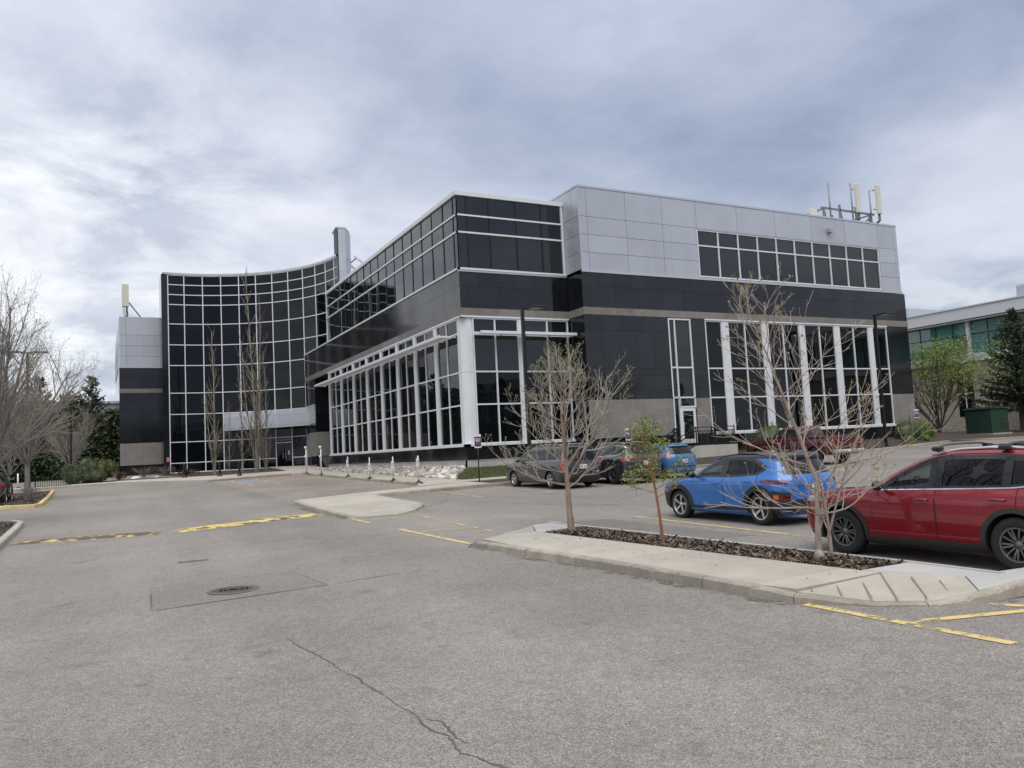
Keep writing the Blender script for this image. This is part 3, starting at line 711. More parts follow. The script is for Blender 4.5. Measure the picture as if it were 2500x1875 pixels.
crackline([(1.88, 10.2), (1.9, 9.23), (2.02, 8.07), (2.12, 7.38), (2.15, 6.63), (2.17, 6.01), (2.23, 5.56), (2.19, 5.21), (2.32, 4.91), (2.5, 4.2), (2.45, 3.6)], .024, seed=4, jit=.03)
crackline([(2.16, 6.3), (2.3, 5.9), (2.26, 5.3)], .025, seed=9, jit=.05)
crackline([(9.6, 24.9), (11.0, 26.6), (12.3, 29.3), (12.9, 31.4)], .05, seed=5, jit=.03)
crackline([(11.0, 26.6), (12.0, 23.9), (12.6, 21.2), (13.5, 19.3), (15.0, 17.2)], .05, seed=6, jit=.06)
crackline([(14.2, 17.5), (13.2, 19.8), (17, 22.4), (24, 24.5)], .04, seed=16, jit=.05)
crackline([(7.2, 45.8), (10, 46.6), (13.8, 47.3)], .06, seed=7, jit=.05)
crackline([(9.9, 37.2), (10.9, 37.5)], .12, seed=8, jit=.05)
crackline([(-2, 56), (3, 55), (6.8, 54)], .05, seed=12, jit=.06)
crackline([(-2, 47), (0, 46.4), (3, 46.9), (6, 46.2)], .04, seed=13, jit=.06)
crackline([(-2.1, 25.3), (0, 24.3), (2, 24.15), (4, 24.6), (6.4, 25.4)], .05, seed=14, jit=.03)
# manhole cover, grate
mh = MB(); cx_, cy_ = 1.88, 13.36; gz = G(cx_, cy_)
mh.lathe([(.0, .012), (.29, .012), (.30, .009)], 32, c=(cx_, cy_, gz)); 
for r0 in (.08, .15, .22): mh.lathe([(r0, .012), (r0 + .012, .018), (r0 + .028, .018), (r0 + .04, .012)], 32, c=(cx_, cy_, gz))
M_IRON = pm('cast_iron', (.085, .08, .075), .6, metal=.4, noise=(12, .3, 4))
M_IRON2 = pm('cast_iron_frame', (.12, .115, .11), .7, metal=.2, noise=(12, .3, 4))
MH = mh.build('manhole_cover', M_IRON, LOT)
MB().lathe([(.31, .006), (.32, .016), (.37, .016), (.40, .006)], 36, c=(cx_, cy_, gz)).build('manhole_frame', M_IRON2, LOT)
# --- speed bumps
def bump(name, a, b, w, label, mat):
    a, b = Vector(a), Vector(b); d = b - a; q = Vector((-d.y, d.x)).normalized(); P = []; n = 24
    for k in range(n + 1):
        p = a + d * k / n; row = []
        e = min(1, min(k, n - k) / 1.5)
        for t in (-1, -.8, -.45, 0, .45, .8, 1): 
            s = p + q * t * w / 2; row.append((s.x, s.y, G(s.x, s.y) + .003 + .065 * e * (1 - t * t)))
        P.append(row)
    m = MB(); m.grid(P); o = m.build(name, mat, smooth=True); tag(o, label, 'speed bump', 'speed bumps across the aisle'); return o
M_BUMP = pm('speed_bump_base', (.10, .09, .075), .85, noise=(7, .3, 5))
def bump_mat(name, thr):
    m = pm(name, (.11, .095, .075), .85); nt = m.node_tree; N, L = nt.nodes, nt.links; b = N['Principled BSDF']; geo = N.new('ShaderNodeNewGeometry')
    mp = N.new('ShaderNodeMapping'); mp.inputs['Scale'].default_value = (.55, 1.6, 1); L.new(geo.outputs['Position'], mp.inputs[0])
    t = N.new('ShaderNodeTexNoise'); t.inputs['Scale'].default_value = 4.5; t.inputs['Detail'].default_value = 7; t.inputs['Roughness'].default_value = .7; L.new(mp.outputs[0], t.inputs['Vector'])
    r = N.new('ShaderNodeValToRGB'); r.color_ramp.elements[0].position = thr; r.color_ramp.elements[0].color = (.10, .085, .065, 1); r.color_ramp.elements[1].position = thr + .06; r.color_ramp.elements[1].color = (.62, .47, .17, 1)
    L.new(t.outputs[0], r.inputs[0]); L.new(r.outputs[0], b.inputs['Base Color']); return m
bump('speed_bump', (-2.1, 26.0), (1.53, 24.85), .75, 'worn speed bump with mostly missing yellow paint by the left kerb', bump_mat('speed_bump_worn', .53))
bump('speed_bump', (1.95, 24.85), (6.45, 26.15), .80, 'yellow painted speed bump ending at the pedestrian ramp', bump_mat('speed_bump_yellow', .44))
# --- painted lines
for a, b, w, mt in (((12.88, 31.6), (12.46, 25.3), .10, M_YELW), ((15.36, 31.5), (15.15, 26.0), .10, M_YELW), ((18.0, 31.4), (17.8, 26.0), .1, M_YELW), ((20.5, 31.4), (20.4, 26.0), .1, M_YELW),
                    ((11.9, 16.42), (11.66, 10.6), .10, M_YEL), ((11.66, 10.6), (11.6, 5), .1, M_YELW),
                    ((6.74, 24.9), (6.66, 21.6), .13, M_YEL), ((8.45, 24.2), (8.12, 16.7), .10, M_YELW), ((6.72, 19.3), (6.82, 15.2), .13, M_YEL),
                    ((6.9, 24.25), (8.45, 24.35), .13, M_YEL), ((6.75, 23.3), (8.3, 23.1), .08, M_YELF), ((6.75, 22.2), (8.3, 22.0), .08, M_YELF), ((6.8, 18.2), (8.1, 17.9), .09, M_YELW), ((6.8, 16.9), (8.1, 16.9), .09, M_YELF),
                    ((7.32, 6.85), (7.40, 4.5), .13, M_YEL), ((7.33, 5.62), (9.1, 4.98), .12, M_YEL), ((8.72, 5.55), (9.1, 4.9), .12, M_YEL), ((7.4, 4.5), (7.44, 2.4), .10, M_YELF),
                    ((7.2, 35.3), (13.9, 36.45), .12, M_PALE), ((8.1, 39.5), (13.9, 40.2), .10, M_PALE), ((8.0, 43.2), (13.9, 43.6), .1, M_PALE), ((8.0, 46.6), (13.9, 47.0), .1, M_YELF), ((8.2, 52.9), (13.9, 53.0), .1, M_YELF), ((8.2, 56.8), (13.8, 57.0), .1, M_YELF), ((8.1, 49.2), (13.9, 49.8), .1, M_YELF)):
    stripe('painted_line', a, b, w, mt, h=.0075)
for y0 in (51.1, 55.1, 58.6):
    stripe('blue_stall_mark', (8.45, y0), (9.85, y0), 1.05, M_BLUE, h=.0075)
    for x0 in (8.30, 9.97): stripe('stall_mark_edge', (x0, y0 - .5), (x0, y0 + .5), .22, M_YEL, h=.0075)
# --- kerb and slab builders
def offset_path(pts, d):
    out = []; n = len(pts)
    for i in range(n):
        a, b = Vector(pts[max(0, i - 1)]), Vector(pts[min(n - 1, i + 1)]); t = (b - a).normalized(); q = Vector((-t.y, t.x)) * d
        out.append((pts[i][0] + q.x, pts[i][1] + q.y))
    return out
def kerb(parent, pts, w=.16, h=.15, seg=2.4, mat=None, hs=None, name='kerb_stone', chip=0.0):
    """kerb stones along a path, body to the left of it, with open joints"""
    mat = mat or M_KERB
    # resample
    P = [Vector(p) for p in pts]; acc = [0]
    for i in range(1, len(P)): acc.append(acc[-1] + (P[i] - P[i - 1]).length)
    tot = acc[-1]; n = max(1, round(tot / seg))
    def at(s):
        s = min(max(s, 0), tot)
        for i in range(1, len(P)):
            if s <= acc[i] + 1e-9:
                t = (s - acc[i - 1]) / max(1e-9, acc[i] - acc[i - 1]); return P[i - 1].lerp(P[i], t), i, t
        return P[-1], len(P) - 1, 1
    for k in range(n):
        s0, s1 = tot * k / n + .006, tot * (k + 1) / n - .006
        ss = [s0] + [a for a in acc if s0 + .02 < a < s1 - .02] + [s1]
        if chip: ss = sorted(ss + [s0 + (s1 - s0) * (i + random.uniform(-.3, .3)) / 18 for i in range(1, 18)])
        rows = []
        for s in ss:
            p, i, t = at(s); pa, _, _ = at(s - .15); pb, _, _ = at(s + .15); d = (pb - pa).normalized(); q = Vector((-d.y, d.x))
            hh = h if hs is None else hs[i - 1] + (hs[i] - hs[i - 1]) * t
            c = min(.025, hh * .4)
            ring = []
            for off, z in ((0.0, -.12), (.012, hh - c), (.012 + c, hh), (w, hh + .002), (w, -.12)):
                if chip and z > -.1: off += abs(random.gauss(0, chip)) * (2.2 if random.random() < .08 else .6) * (1 if off < w else 0); z -= abs(random.gauss(0, chip)) * (2.5 if random.random() < .07 else .5) * (1 if off < w else .2)
                r = p + q * off; ring.append((r.x, r.y, G(r.x, r.y) + z))
            rows.append(ring)
        m = MB(); m.grid(rows, closed=True)
        m.f.append(tuple(range(5))[::-1]); m.m.append(0); b_ = (len(rows) - 1) * 5; m.f.append(tuple(b_ + i for i in range(5))); m.m.append(0)
        m.build(name, mat, parent)
def slab(parent, poly, h=.15, th=.12, mat=None, name='concrete_slab', hs=None, b=.008):
    """one concrete slab: polygon shrunk by a joint, top draped on terrain (+h or per-corner hs)"""
    mat = mat or M_CONC
    cx0 = sum(p[0] for p in poly) / len(poly); cy0 = sum(p[1] for p in poly) / len(poly)
    def shr(p, e): d = Vector((cx0 - p[0], cy0 - p[1])); d.normalize(); return (p[0] + d.x * e, p[1] + d.y * e)
    n = len(poly); H = hs or [h] * n
    lo = [shr(p, .006) for p in poly]; hi = [shr(p, .006 + b) for p in poly]
    vs = [(x, y, G(x, y) - .1) for x, y in lo] + [(x, y, G(x, y) + H[i] - b * .7) for i, (x, y) in enumerate(lo)] + [(x, y, G(x, y) + H[i]) for i, (x, y) in enumerate(hi)]
    fs = [tuple(range(2 * n, 3 * n))] + [(i, (i + 1) % n, n + (i + 1) % n, n + i) for i in range(n)] + [(n + i, n + (i + 1) % n, 2 * n + (i + 1) % n, 2 * n + i) for i in range(n)]
    return MB().add(vs, fs).build(name, mat, parent)
def chips(parent, poly_fn, n, bounds, h, size, mats, seed, name='mulch_chips', tallz=.03):
    r = random.Random(seed); m = MB(); c = 0
    while c < n:
        x, y = r.uniform(*bounds[0]), r.uniform(*bounds[1])
        if not poly_fn(x, y): continue
        c += 1; a = r.uniform(0, pi * 2); l = size * r.uniform(.5, 1.5); w = size * r.uniform(.15, .4); t1 = r.uniform(-.7, .7); t2 = r.uniform(-.8, .8)
        z = G(x, y) + h + r.uniform(0, tallz)
        u = Vector((cos(a) * cos(t1), sin(a) * cos(t1), sin(t1))) * l / 2; v = Vector((-sin(a) * cos(t2), cos(a) * cos(t2), sin(t2))) * w / 2; p = Vector((x, y, z))
        m.add([p - u - v, p + u - v, p + u + v, p - u + v], [(0, 1, 2, 3)], r.randrange(len(mats)))
    return m.build(name, mats, parent, kind='stuff')
M_CHIP = [pm('bark_chip_a', (.06, .042, .032), .9), pm('bark_chip_b', (.125, .092, .070), .9), pm('bark_chip_c', (.19, .155, .125), .9), pm('bark_chip_d', (.030, .023, .019), .9)]
def inpoly(poly):
    def f(x, y):
        c = False; n = len(poly)
        for i in range(n):
            x1, y1 = poly[i]; x2, y2 = poly[(i + 1) % n]
            if (y1 > y) != (y2 > y) and x < (x2 - x1) * (y - y1) / (y2 - y1) + x1: c = not c
        return c
    return f
# --- near island (walk, mulch bed, kerb)
ISL = tag(empty('kerbed_island', (8, 11, G(8, 11))), kind='structure')
ISL.location = (0, 0, 0)
front = [(9.9, 16.2), (9.07, 16.22), (8.05, 16.05), (7.2, 15.45), (6.72, 14.75), (6.72, 13.1), (6.87, 11.8), (6.98, 10.5), (7.09, 9.0), (7.15, 7.55), (7.28, 6.98), (7.76, 6.24), (8.29, 5.80), (8.85, 5.60), (9.4, 5.52), (11.0, 5.40)]
hts = [.13, .12, .04, .03, .10, .15, .15, .15, .15, .15, .10, .035, .03, .10, .15, .15]
kerb(ISL, front[::1], w=.14, seg=1.45, hs=hts, chip=.006)
M_GRIME = paint('gutter_grime', (.115, .098, .078), .30)
def grime(pts, w=.16, h=.0045):
    o = offset_path(pts, .02); i_ = offset_path(pts, -w); P = []
    for k in range(len(pts) - 1):
        for t in [j / 8 for j in range(8)]:
            a = Vector(o[k]).lerp(Vector(o[k + 1]), t); b = Vector(i_[k]).lerp(Vector(i_[k + 1]), t); P.append([(a.x, a.y, G(a.x, a.y) + h), (b.x, b.y, G(b.x, b.y) + h)])
    m = MB(); m.grid(P); m.build('gutter_grime', M_GRIME, LOT)
grime(front)
inn = offset_path(front, .145)
back_x = lambda y: 9.28 + (15 - y) * .060
mul = [(8.20, 14.62), (9.22, 14.78), (9.72, 7.30), (8.86, 7.34)]
walk_out = inn[4:11]; yb = [p[1] for p in walk_out]
def mulx(y): t = (14.62 - y) / (14.62 - 7.34); return 8.20 + t * (8.86 - 8.20)
for i in range(len(walk_out) - 1):
    (xa, ya), (xb, yb_) = walk_out[i], walk_out[i + 1]
    xa2 = mulx(ya); xb2 = mulx(yb_)
    slab(ISL, [(xa, ya), (xb, yb_), (xb2, yb_), (xa2, ya)][::1], hs=[.148, .148, .15, .15])
slab(ISL, [inn[4], (8.2, inn[4][1]), (8.2, 14.9), (8.75, 16.0), (8.05, 15.9), (7.3, 15.3)][::-1], hs=[.04, .045, .13, .15, .15, .12])
slab(ISL, [(8.21, 14.64), (9.26, 14.80), (9.3, 16.05), (8.76, 16.02), (8.22, 14.9)], mat=M_CONCN, h=.14)
slab(ISL, [inn[10], inn[11], inn[12], inn[13], (9.35, 6.2), (8.86, 7.32), (mulx(7.0), 7.0)], hs=[.11, .045, .04, .10, .15, .15, .15])
slab(ISL, [inn[13], inn[14], (11.0, 5.56), (10.9, 5.95), (9.86, 6.1), (9.74, 7.26), (8.88, 7.31), (9.36, 6.2)], mat=M_CONCN, hs=[.11, .15, .15, .15, .15, .15, .15, .15])
groov = MB()
for k in range(6):        # scored grooves of the ramp
    t = k / 5; a = Vector((8.08 - .42 * t + .35 * t, 7.05 - .12 * t)); 
for (ax, ay), (bx, by) in (((8.0, 7.42), (7.55, 6.94)), ((8.41, 7.42), (7.70, 6.64)), ((8.74, 7.28), (7.84, 6.34)), ((8.83, 6.98), (8.02, 6.14)), ((8.90, 6.60), (8.30, 5.98)), ((8.98, 6.28), (8.62, 5.92))):
    v = Vector((bx - ax, by - ay)); q = Vector((-v.y, v.x)).normalized() * .009
    def hz(x, y): return .045 + .105 * min(1, max(0, ((x - 7.7) * .55 + (y - 6.15) * .83) / .95)) + .004
    groov.add([(ax - q.x, ay - q.y, G(ax, ay) + hz(ax, ay)), (bx - q.x, by - q.y, G(bx, by) + hz(bx, by)), (bx + q.x, by + q.y, G(bx, by) + hz(bx, by)), (ax + q.x, ay + q.y, G(ax, ay) + hz(ax, ay))], [(0, 1, 2, 3)])
groov.build('ramp_groove', pm('groove_dirt', (.21, .195, .165), .9), ISL)
kerb(ISL, [(9.87, 6.0), (9.87, 7.3), (9.40, 14.9), (9.36, 16.1)], w=.13, h=.16, seg=3.0, mat=M_CONCN, name='back_kerb')
sheet('mulch_bed', [mul], .12, M_MULCH, ISL)
MULF = inpoly([(8.24, 14.58), (9.24, 14.74), (9.74, 7.36), (8.90, 7.38)])
chips(ISL, MULF, 9000, ((8.1, 9.8), (7.3, 14.8)), .122, .065, M_CHIP, 3)
chips(ISL, MULF, 500, ((8.1, 9.8), (7.3, 14.8)), .135, .13, M_CHIP[1:3], 31, 'bark_strips')
chips(ISL, inpoly([(7.5, 14), (8.3, 14), (8.9, 8), (7.6, 8)]), 45, ((7.4, 9), (8, 14)), .152, .04, M_CHIP, 32, 'stray_chips', .004)
# --- middle ramp island and walkway to the building
MID = tag(empty('ramp_island', (0, 0, 0)), kind='structure')
kerb(MID, [(6.70, 31.5), (6.48, 27.0), (6.45, 25.0), (6.55, 24.1), (6.75, 23.55), (7.2, 23.15), (8.0, 23.15), (8.8, 23.75), (9.5, 24.75), (9.62, 25.3), (9.92, 31.42), (11.5, 31.62), (13.1, 31.75), (15.4, 31.85), (18.5, 31.9), (24, 32.0), (29, 32.1), (34, 32.4), (43.2, 33.3), (53.8, 35.6), (57, 33.2), (64, 26)],
     seg=2.3, hs=[.15, .15, .15, .10, .04, .03, .03, .06, .14, .15, .15, .15, .15, .15, .15, .15, .15, .15, .15, .15, .15, .15])
slab(MID, [(6.86, 31.45), (6.64, 27.3), (9.62, 27.3), (9.78, 31.45)], h=.15)
slab(MID, [(6.64, 27.28), (6.61, 25.0), (6.7, 24.15), (6.9, 23.65), (7.25, 23.32), (7.95, 23.32), (8.7, 23.9), (9.36, 24.85), (9.48, 25.3), (9.62, 27.28)], hs=[.15, .15, .11, .05, .035, .035, .06, .14, .15, .15])
slab(MID, [(6.86, 31.47), (9.78, 31.47), (9.78, 33.1), (6.9, 31.9)], h=.15)
for x0 in [9.8 + 1.75 * k for k in range(4)]:
    x1 = min(x0 + 1.73, 15.5)
    if x1 - x0 < .4: break
    slab(MID, [(x0, 31.58 + (x0 - 9.8) * .06), (x1, 31.58 + (x1 - 9.8) * .06), (x1, 33.15 + (x1 - 9.8) * .25 * .9), (x0, 33.12 + (x0 - 9.8) * .25 * .9)], h=.15)
for k in range(9):        # walk along the front planting
    x0 = 15.5 + 1.75 * k; x1 = x0 + 1.73
    slab(MID, [(x0, 34.6), (x1, 34.6), (x1, 36.0), (x0, 36.0)], h=.17)
grime([(6.70, 31.5), (6.48, 27.0), (6.45, 25.0), (6.55, 24.1), (6.75, 23.55), (7.2, 23.15), (8.0, 23.15), (8.8, 23.75), (9.5, 24.75), (9.62, 25.3), (9.92, 31.42), (11.5, 31.62), (13.1, 31.75), (15.4, 31.85), (18.5, 31.9), (24, 32.0)], .2)
# plaza and side walk
PL = tag(empty('sidewalk', (0, 0, 0)), kind='structure')
kerb(PL, [(6.8, 60.7), (7.1, 60.75), (12.0, 62.2), (13.2, 62.3), (13.75, 61.8), (13.88, 61), (13.9, 52), (13.95, 44), (13.95, 37.2), (13.3, 35.2), (12.2, 34.3), (9.7, 33.2), (6.9, 31.95)], w=-.16 if False else .16, seg=2.2, hs=[.02, .15, .15, .15, .15, .15, .15, .15, .15, .12, .05, .05, .1])
for k in range(16):
    y0 = 36.4 + 1.62 * k; slab(PL, [(14.12, y0), (16.05, y0), (16.05, y0 + 1.61), (14.12, y0 + 1.61)], h=.15)
slab(PL, [(12.9, 34.6), (15.5, 34.6), (16.05, 36.39), (14.1, 36.39)], h=.15)
plz = [[(-6, 68.9), (-1.5, 68.9), (-1.5, 71.4), (-6, 71.4)], [(-1.5, 68.9), (1.0, 68.8), (1.3, 71.4), (-1.5, 71.4)], [(1.0, 68.8), (4.0, 65.2), (5.2, 70.6), (1.3, 71.4)], [(4.0, 65.2), (6.9, 61.2), (8.3, 68.6), (5.2, 70.6)],
       [(6.9, 61.2), (9.6, 61.75), (10.2, 68.2), (8.3, 68.6)], [(9.6, 61.75), (12.1, 62.4), (12.4, 68.4), (10.2, 68.2)], [(12.1, 62.4), (14.1, 62.4), (15.6, 68.6), (12.4, 68.4)], [(14.12, 62.35), (16.05, 62.35), (17.4, 68.6), (15.6, 68.6)],
       [(14.2, 68.5), (17.4, 68.65), (18.0, 72.5), (14.5, 72.5)], [(14.5, 72.5), (18.0, 72.5), (18.0, 76.5), (14.8, 76.5)], [(14.8, 76.5), (18.3, 76.5), (18.4, 79), (15.2, 82)]]
for p in plz: slab(PL, p, h=.12 if p[0][0] < 1 else .15, hs=None)
# --- left islands
LI = tag(empty('yellow_kerbed_island', (0, 0, 0)), kind='structure')
kerb(LI, [(-6.4, 45.5), (-4.0, 45.35), (-3.2, 44.75), (-2.75, 44.7), (-2.45, 45.3), (-2.45, 53), (-2.6, 62.3), (-3.4, 63.2)][::-1][::-1], w=.2, seg=2.4, mat=M_YKERB, h=.17)
sheet('planting_soil', [[(-6.5, 45.7), (-4.0, 45.5), (-2.65, 45.3), (-2.65, 53), (-2.8, 62.2), (-6.5, 62.2)]], .12, M_SOIL, LI)
LN = tag(empty('grey_kerbed_island', (0, 0, 0)), kind='structure')
kerb(LN, [(-2.2, 18), (-2.25, 24.5), (-2.28, 30), (-2.32, 33), (-2.7, 34.3), (-3.6, 35.0), (-9, 35.6)], w=.2, seg=2.4, h=.16, mat=M_CONC)
sheet('planting_soil', [[(-9, 18), (-2.4, 18), (-2.48, 33), (-3.0, 34.3), (-9, 35.2)]], .12, M_SOIL, LN)
chips(LN, inpoly([(-6, 20), (-2.45, 20), (-2.5, 33), (-3.1, 34.2), (-6, 35)]), 2500, ((-6, -2.4), (20, 35)), .125, .09, M_CHIP, 5)
chips(LI, inpoly([(-6, 46), (-2.7, 45.6), (-2.8, 60), (-6, 60)]), 1500, ((-6, -2.6), (45.6, 60)), .125, .1, M_CHIP, 6)
# --- planting ground in front of the building
PB = tag(empty('planting_bed', (0, 0, 0)), kind='structure')
def slope_sheet(name, pts, mat, parent): 
    return MB().add(pts, [tuple(range(len(pts)))]).build(name, mat, parent)
zb = Zr(-.82)
slope_sheet('turf_slope', [(15.5, 36.05, G(15.5, 36) + .12), (25.1, 36.05, G(25, 36) + .12), (25.1, 40.0, zb), (17.95, 40.0, zb), (16.1, 37.4, G(16, 37.4) + .14)], M_TURF, PB)
slope_sheet('soil_strip', [(15.5, 31.9, G(15.5, 32) + .12), (30, 32.1, G(30, 32) + .12), (30, 34.6, G(30, 34.6) + .14), (15.5, 34.6, G(15.5, 34.6) + .14)], M_SOIL, PB)
slope_sheet('rock_slope', [(16.05, 37.3, G(16, 37.3) + .12), (17.98, 40.1, zb), (17.98, 69.8, Zr(-.70)), (16.05, 66, G(16, 66) + .14)], M_SOIL, PB)
slope_sheet('soil_terrace', [(25.1, 32.2, G(25, 32) + .12), (57, 35.9, G(57, 36) + .13), (57, 38.3, Zr(-.35)), (25.1, 38.3, Zr(-1.0))], M_SOIL, PB)
slope_sheet('soil_right', [(53.5, 35.7, G(53.5, 35.7) + .12), (57, 33.3, G(57, 33.3) + .12), (66, 25, G(66, 25) + .12), (120, 25, 1.6), (120, 90, 2.6), (53.9, 90, 2.4), (53.9, 38.3, Zr(-.3))], M_SOIL, PB)
slope_sheet('tower_bed', [(-1, 71.4, G(-1, 71) + .11), (5.2, 70.6, G(5, 70.6) + .14), (8.3, 68.6, G(8, 68.6) + .14), (14.2, 68.5, G(14, 68.5) + .14), (15.2, 82, Zr(-.5)), (6, 84.5, Zr(-.55)), (1, 87.4, Zr(-.6)), (-3, 87.4, Zr(-.8))], M_SOIL, PB)
# ================================================================== vehicles
def interp(cv, z):
    """smooth monotone interpolation through (z, value) knots"""
    if z <= cv[0][0]: return cv[0][1]
    if z >= cv[-1][0]: return cv[-1][1]
    for i in range(len(cv) - 1):
        if z <= cv[i + 1][0]:
            x0, y0 = cv[i]; x1, y1 = cv[i + 1]; h = x1 - x0; d = (y1 - y0) / h
            def slope(k):
                if k == 0 or k == len(cv) - 1: return d
                a = (cv[k][1] - cv[k - 1][1]) / (cv[k][0] - cv[k - 1][0]); b = (cv[k + 1][1] - cv[k][1]) / (cv[k + 1][0] - cv[k][0])
                return 0 if a * b <= 0 else 2 * a * b / (a + b)
            m0, m1 = slope(i), slope(i + 1); t = (z - x0) / h
            return (2 * t ** 3 - 3 * t * t + 1) * y0 + (t ** 3 - 2 * t * t + t) * h * m0 + (-2 * t ** 3 + 3 * t * t) * y1 + (t ** 3 - t * t) * h * m1
def paintmat(name, col, rough=.28, metal=.25):
    m = pm(name, col, rough, metal=metal, coat=1.0); m.node_tree.nodes['Principled BSDF'].inputs['Coat Roughness'].default_value = .015; return m
M_TYRE = pm('tyre_rubber', (.018, .018, .018), .75, noise=(40, .25, 3))
M_RIMG = pm('rim_gunmetal', (.16, .165, .17), .3, metal=.8); M_RIMS = pm('rim_silver', (.55, .55, .56), .25, metal=.85); M_RIMK = pm('rim_black', (.012, .012, .013), .3)
M_CLAD = pm('black_plastic', (.028, .029, .031), .55, noise=(60, .12, 2)); M_GLOSSK = pm('gloss_black', (.008, .008, .009), .12, coat=.6)
M_CHROME = pm('chrome', (.75, .76, .78), .12, metal=1.0)
M_RED = pm('tail_lens', (.28, .008, .012), .08, coat=1); M_REDD = pm('tail_lens_dark', (.10, .006, .01), .08, coat=1); M_AMBER = pm('amber_lens', (.55, .16, .02), .1, coat=1); M_CLEAR = pm('clear_lens', (.45, .47, .5), .06, metal=.4, coat=1)
M_WELL = pm('wheel_well', (.006, .006, .006), .9); M_SEAT = pm('seat_fabric', (.03, .03, .032), .8)
M_PLATE = pm('licence_plate', (.68, .68, .70), .5); M_PLATETXT = pm('plate_text', (.35, .04, .05), .6)
M_CGF = glass_thin('car_glass_clear', (.80, .87, .84)); M_CGT = glass_thin('car_glass_tinted', (.085, .09, .092)); M_CGW = glass_thin('windscreen_glass', (.42, .48, .47))
_d = bpy.context.evaluated_depsgraph_get
class Car:
    def __init__(s, name, label, loc, spec, paint, group=None, rz=0.0, cat='car'):
        s.sp = spec; s.paint = paint; s.z0 = loc[2]
        s.root = empty(name, loc, rz); tag(s.root, label, cat, group)
    def W(s, y, z):       # half width
        c = s.sp; w = interp(c['w'], z); yf, yr = interp(c['yf'], z), interp(c['yr'], z); df, dr = interp(c['df'], z), interp(c['dr'], z); n = c.get('n', 2.6)
        tf = c.get('taper', 0.0); k = 1 - tf * max(0, (-y) / 2.3) ** 2 * min(1, max(0, (z - .9) / .5))
        if y > yf - df: t = min(1, (y - (yf - df)) / df); return w * k * max(0, 1 - t ** n) ** (1 / n)
        if y < yr + dr: t = min(1, ((yr + dr) - y) / dr); return w * k * max(0, 1 - t ** n) ** (1 / n)
        return w * k
    def Y(s, x, z, front):
        c = s.sp; w = interp(c['w'], z) * (1 - (c.get('taper', 0) * min(1, max(0, (z - .9) / .5)) * .85 if not front else 0)); n = c.get('n', 2.6); t = min(1, abs(x) / w)
        if front: yf, df = interp(c['yf'], z), interp(c['df'], z); return yf - df + df * max(0, 1 - t ** n) ** (1 / n)
        yr, dr = interp(c['yr'], z), interp(c['dr'], z); return yr + dr - dr * max(0, 1 - t ** n) ** (1 / n)
    def ring(s, z, K=46, Q=12):
        c = s.sp; w = interp(c['w'], z); yf, yr = interp(c['yf'], z), interp(c['yr'], z); df, dr = interp(c['df'], z), interp(c['dr'], z); n = c.get('n', 2.6)
        pts = []
        for k in range(Q + 1):           # rear quarter, centre to side
            a = (pi / 2) * k / Q; t = cos(a) ** (2 / n); u = sin(a) ** (2 / n); pts.append((u, yr + dr - dr * t))
        for k in range(1, K): pts.append((1, (yr + dr) + (yf - df - yr - dr) * k / K))
        for k in range(Q + 1):
            a = (pi / 2) * k / Q; t = sin(a) ** (2 / n); u = cos(a) ** (2 / n); pts.append((u, yf - df + df * t))
        tf = c.get('taper', 0.0)
        out = []
        for u, y in pts:
            k = 1 - tf * max(0, (-y) / 2.3) ** 2 * min(1, max(0, (z - .9) / .5)); out.append((u * w * k, y))
        L_ = [(-x, y, z) for x, y in out]; R_ = [(x, y, z) for x, y in out[-2:0:-1]]
        return L_ + R_
    def body(s):
        c = s.sp; zs = c['zs']; rings = [s.ring(z) for z in zs]; n = len(rings[0])
        m = MB(); m.grid(rings, closed=True); b = (len(rings) - 1) * n
        # caps as fans
        m.f.append(tuple(range(n))); m.m.append(0); m.f.append(tuple(range(b + n - 1, b - 1, -1))); m.m.append(0)
        me = m.mesh('body', [s.paint, M_WELL]); o = bpy.data.objects.new('tmp', me); COL.objects.link(o)
        bm = bmesh.new(); bm.from_mesh(me); bmesh.ops.recalc_face_normals(bm, faces=bm.faces); bm.to_mesh(me); bm.free()
        cut = MB()
        for y in (c['wf'], c['wr']):
            for sx in (-1, 1):
                ra = c['ra']; N_ = 40
                cut.lathe([(ra, -.5), (ra, .0)], N_, 'x', (sx * (c['wmax'] + .05) + (0.5 if sx < 0 else 0), y, c['r'])) 
        cm = cut.mesh('cut', M_WELL); bm = bmesh.new(); bm.from_mesh(cm); bmesh.ops.recalc_face_normals(bm, faces=bm.faces); bm.to_mesh(cm); bm.free()
        co = bpy.data.objects.new('cut', cm); COL.objects.link(co)
        md = o.modifiers.new('b', 'BOOLEAN'); md.operation = 'DIFFERENCE'; md.object = co; md.solver = 'EXACT'; md.material_mode = 'TRANSFER'
        bpy.context.view_layer.update()
        me2 = bpy.data.meshes.new_from_object(o.evaluated_get(_d())); me2.name = 'body'
        bpy.data.objects.remove(o); bpy.data.objects.remove(co)
        bm = bmesh.new(); bm.from_mesh(me2); kill = []
        for f in bm.faces:
            p = f.calc_center_median()
            if p.z < c['belt'] + .0: continue
            if any(fn(p) for fn in c['open']): kill.append(f)
        bmesh.ops.delete(bm, geom=kill, context='FACES')
        for f in bm.faces: f.smooth = True
        for e in bm.edges:
            if len(e.link_faces) == 2 and e.calc_face_angle(0) > radians(28): e.smooth = False
        bm.to_mesh(me2); bm.free()
        s.b = put('body', me2, s.root); return s.b
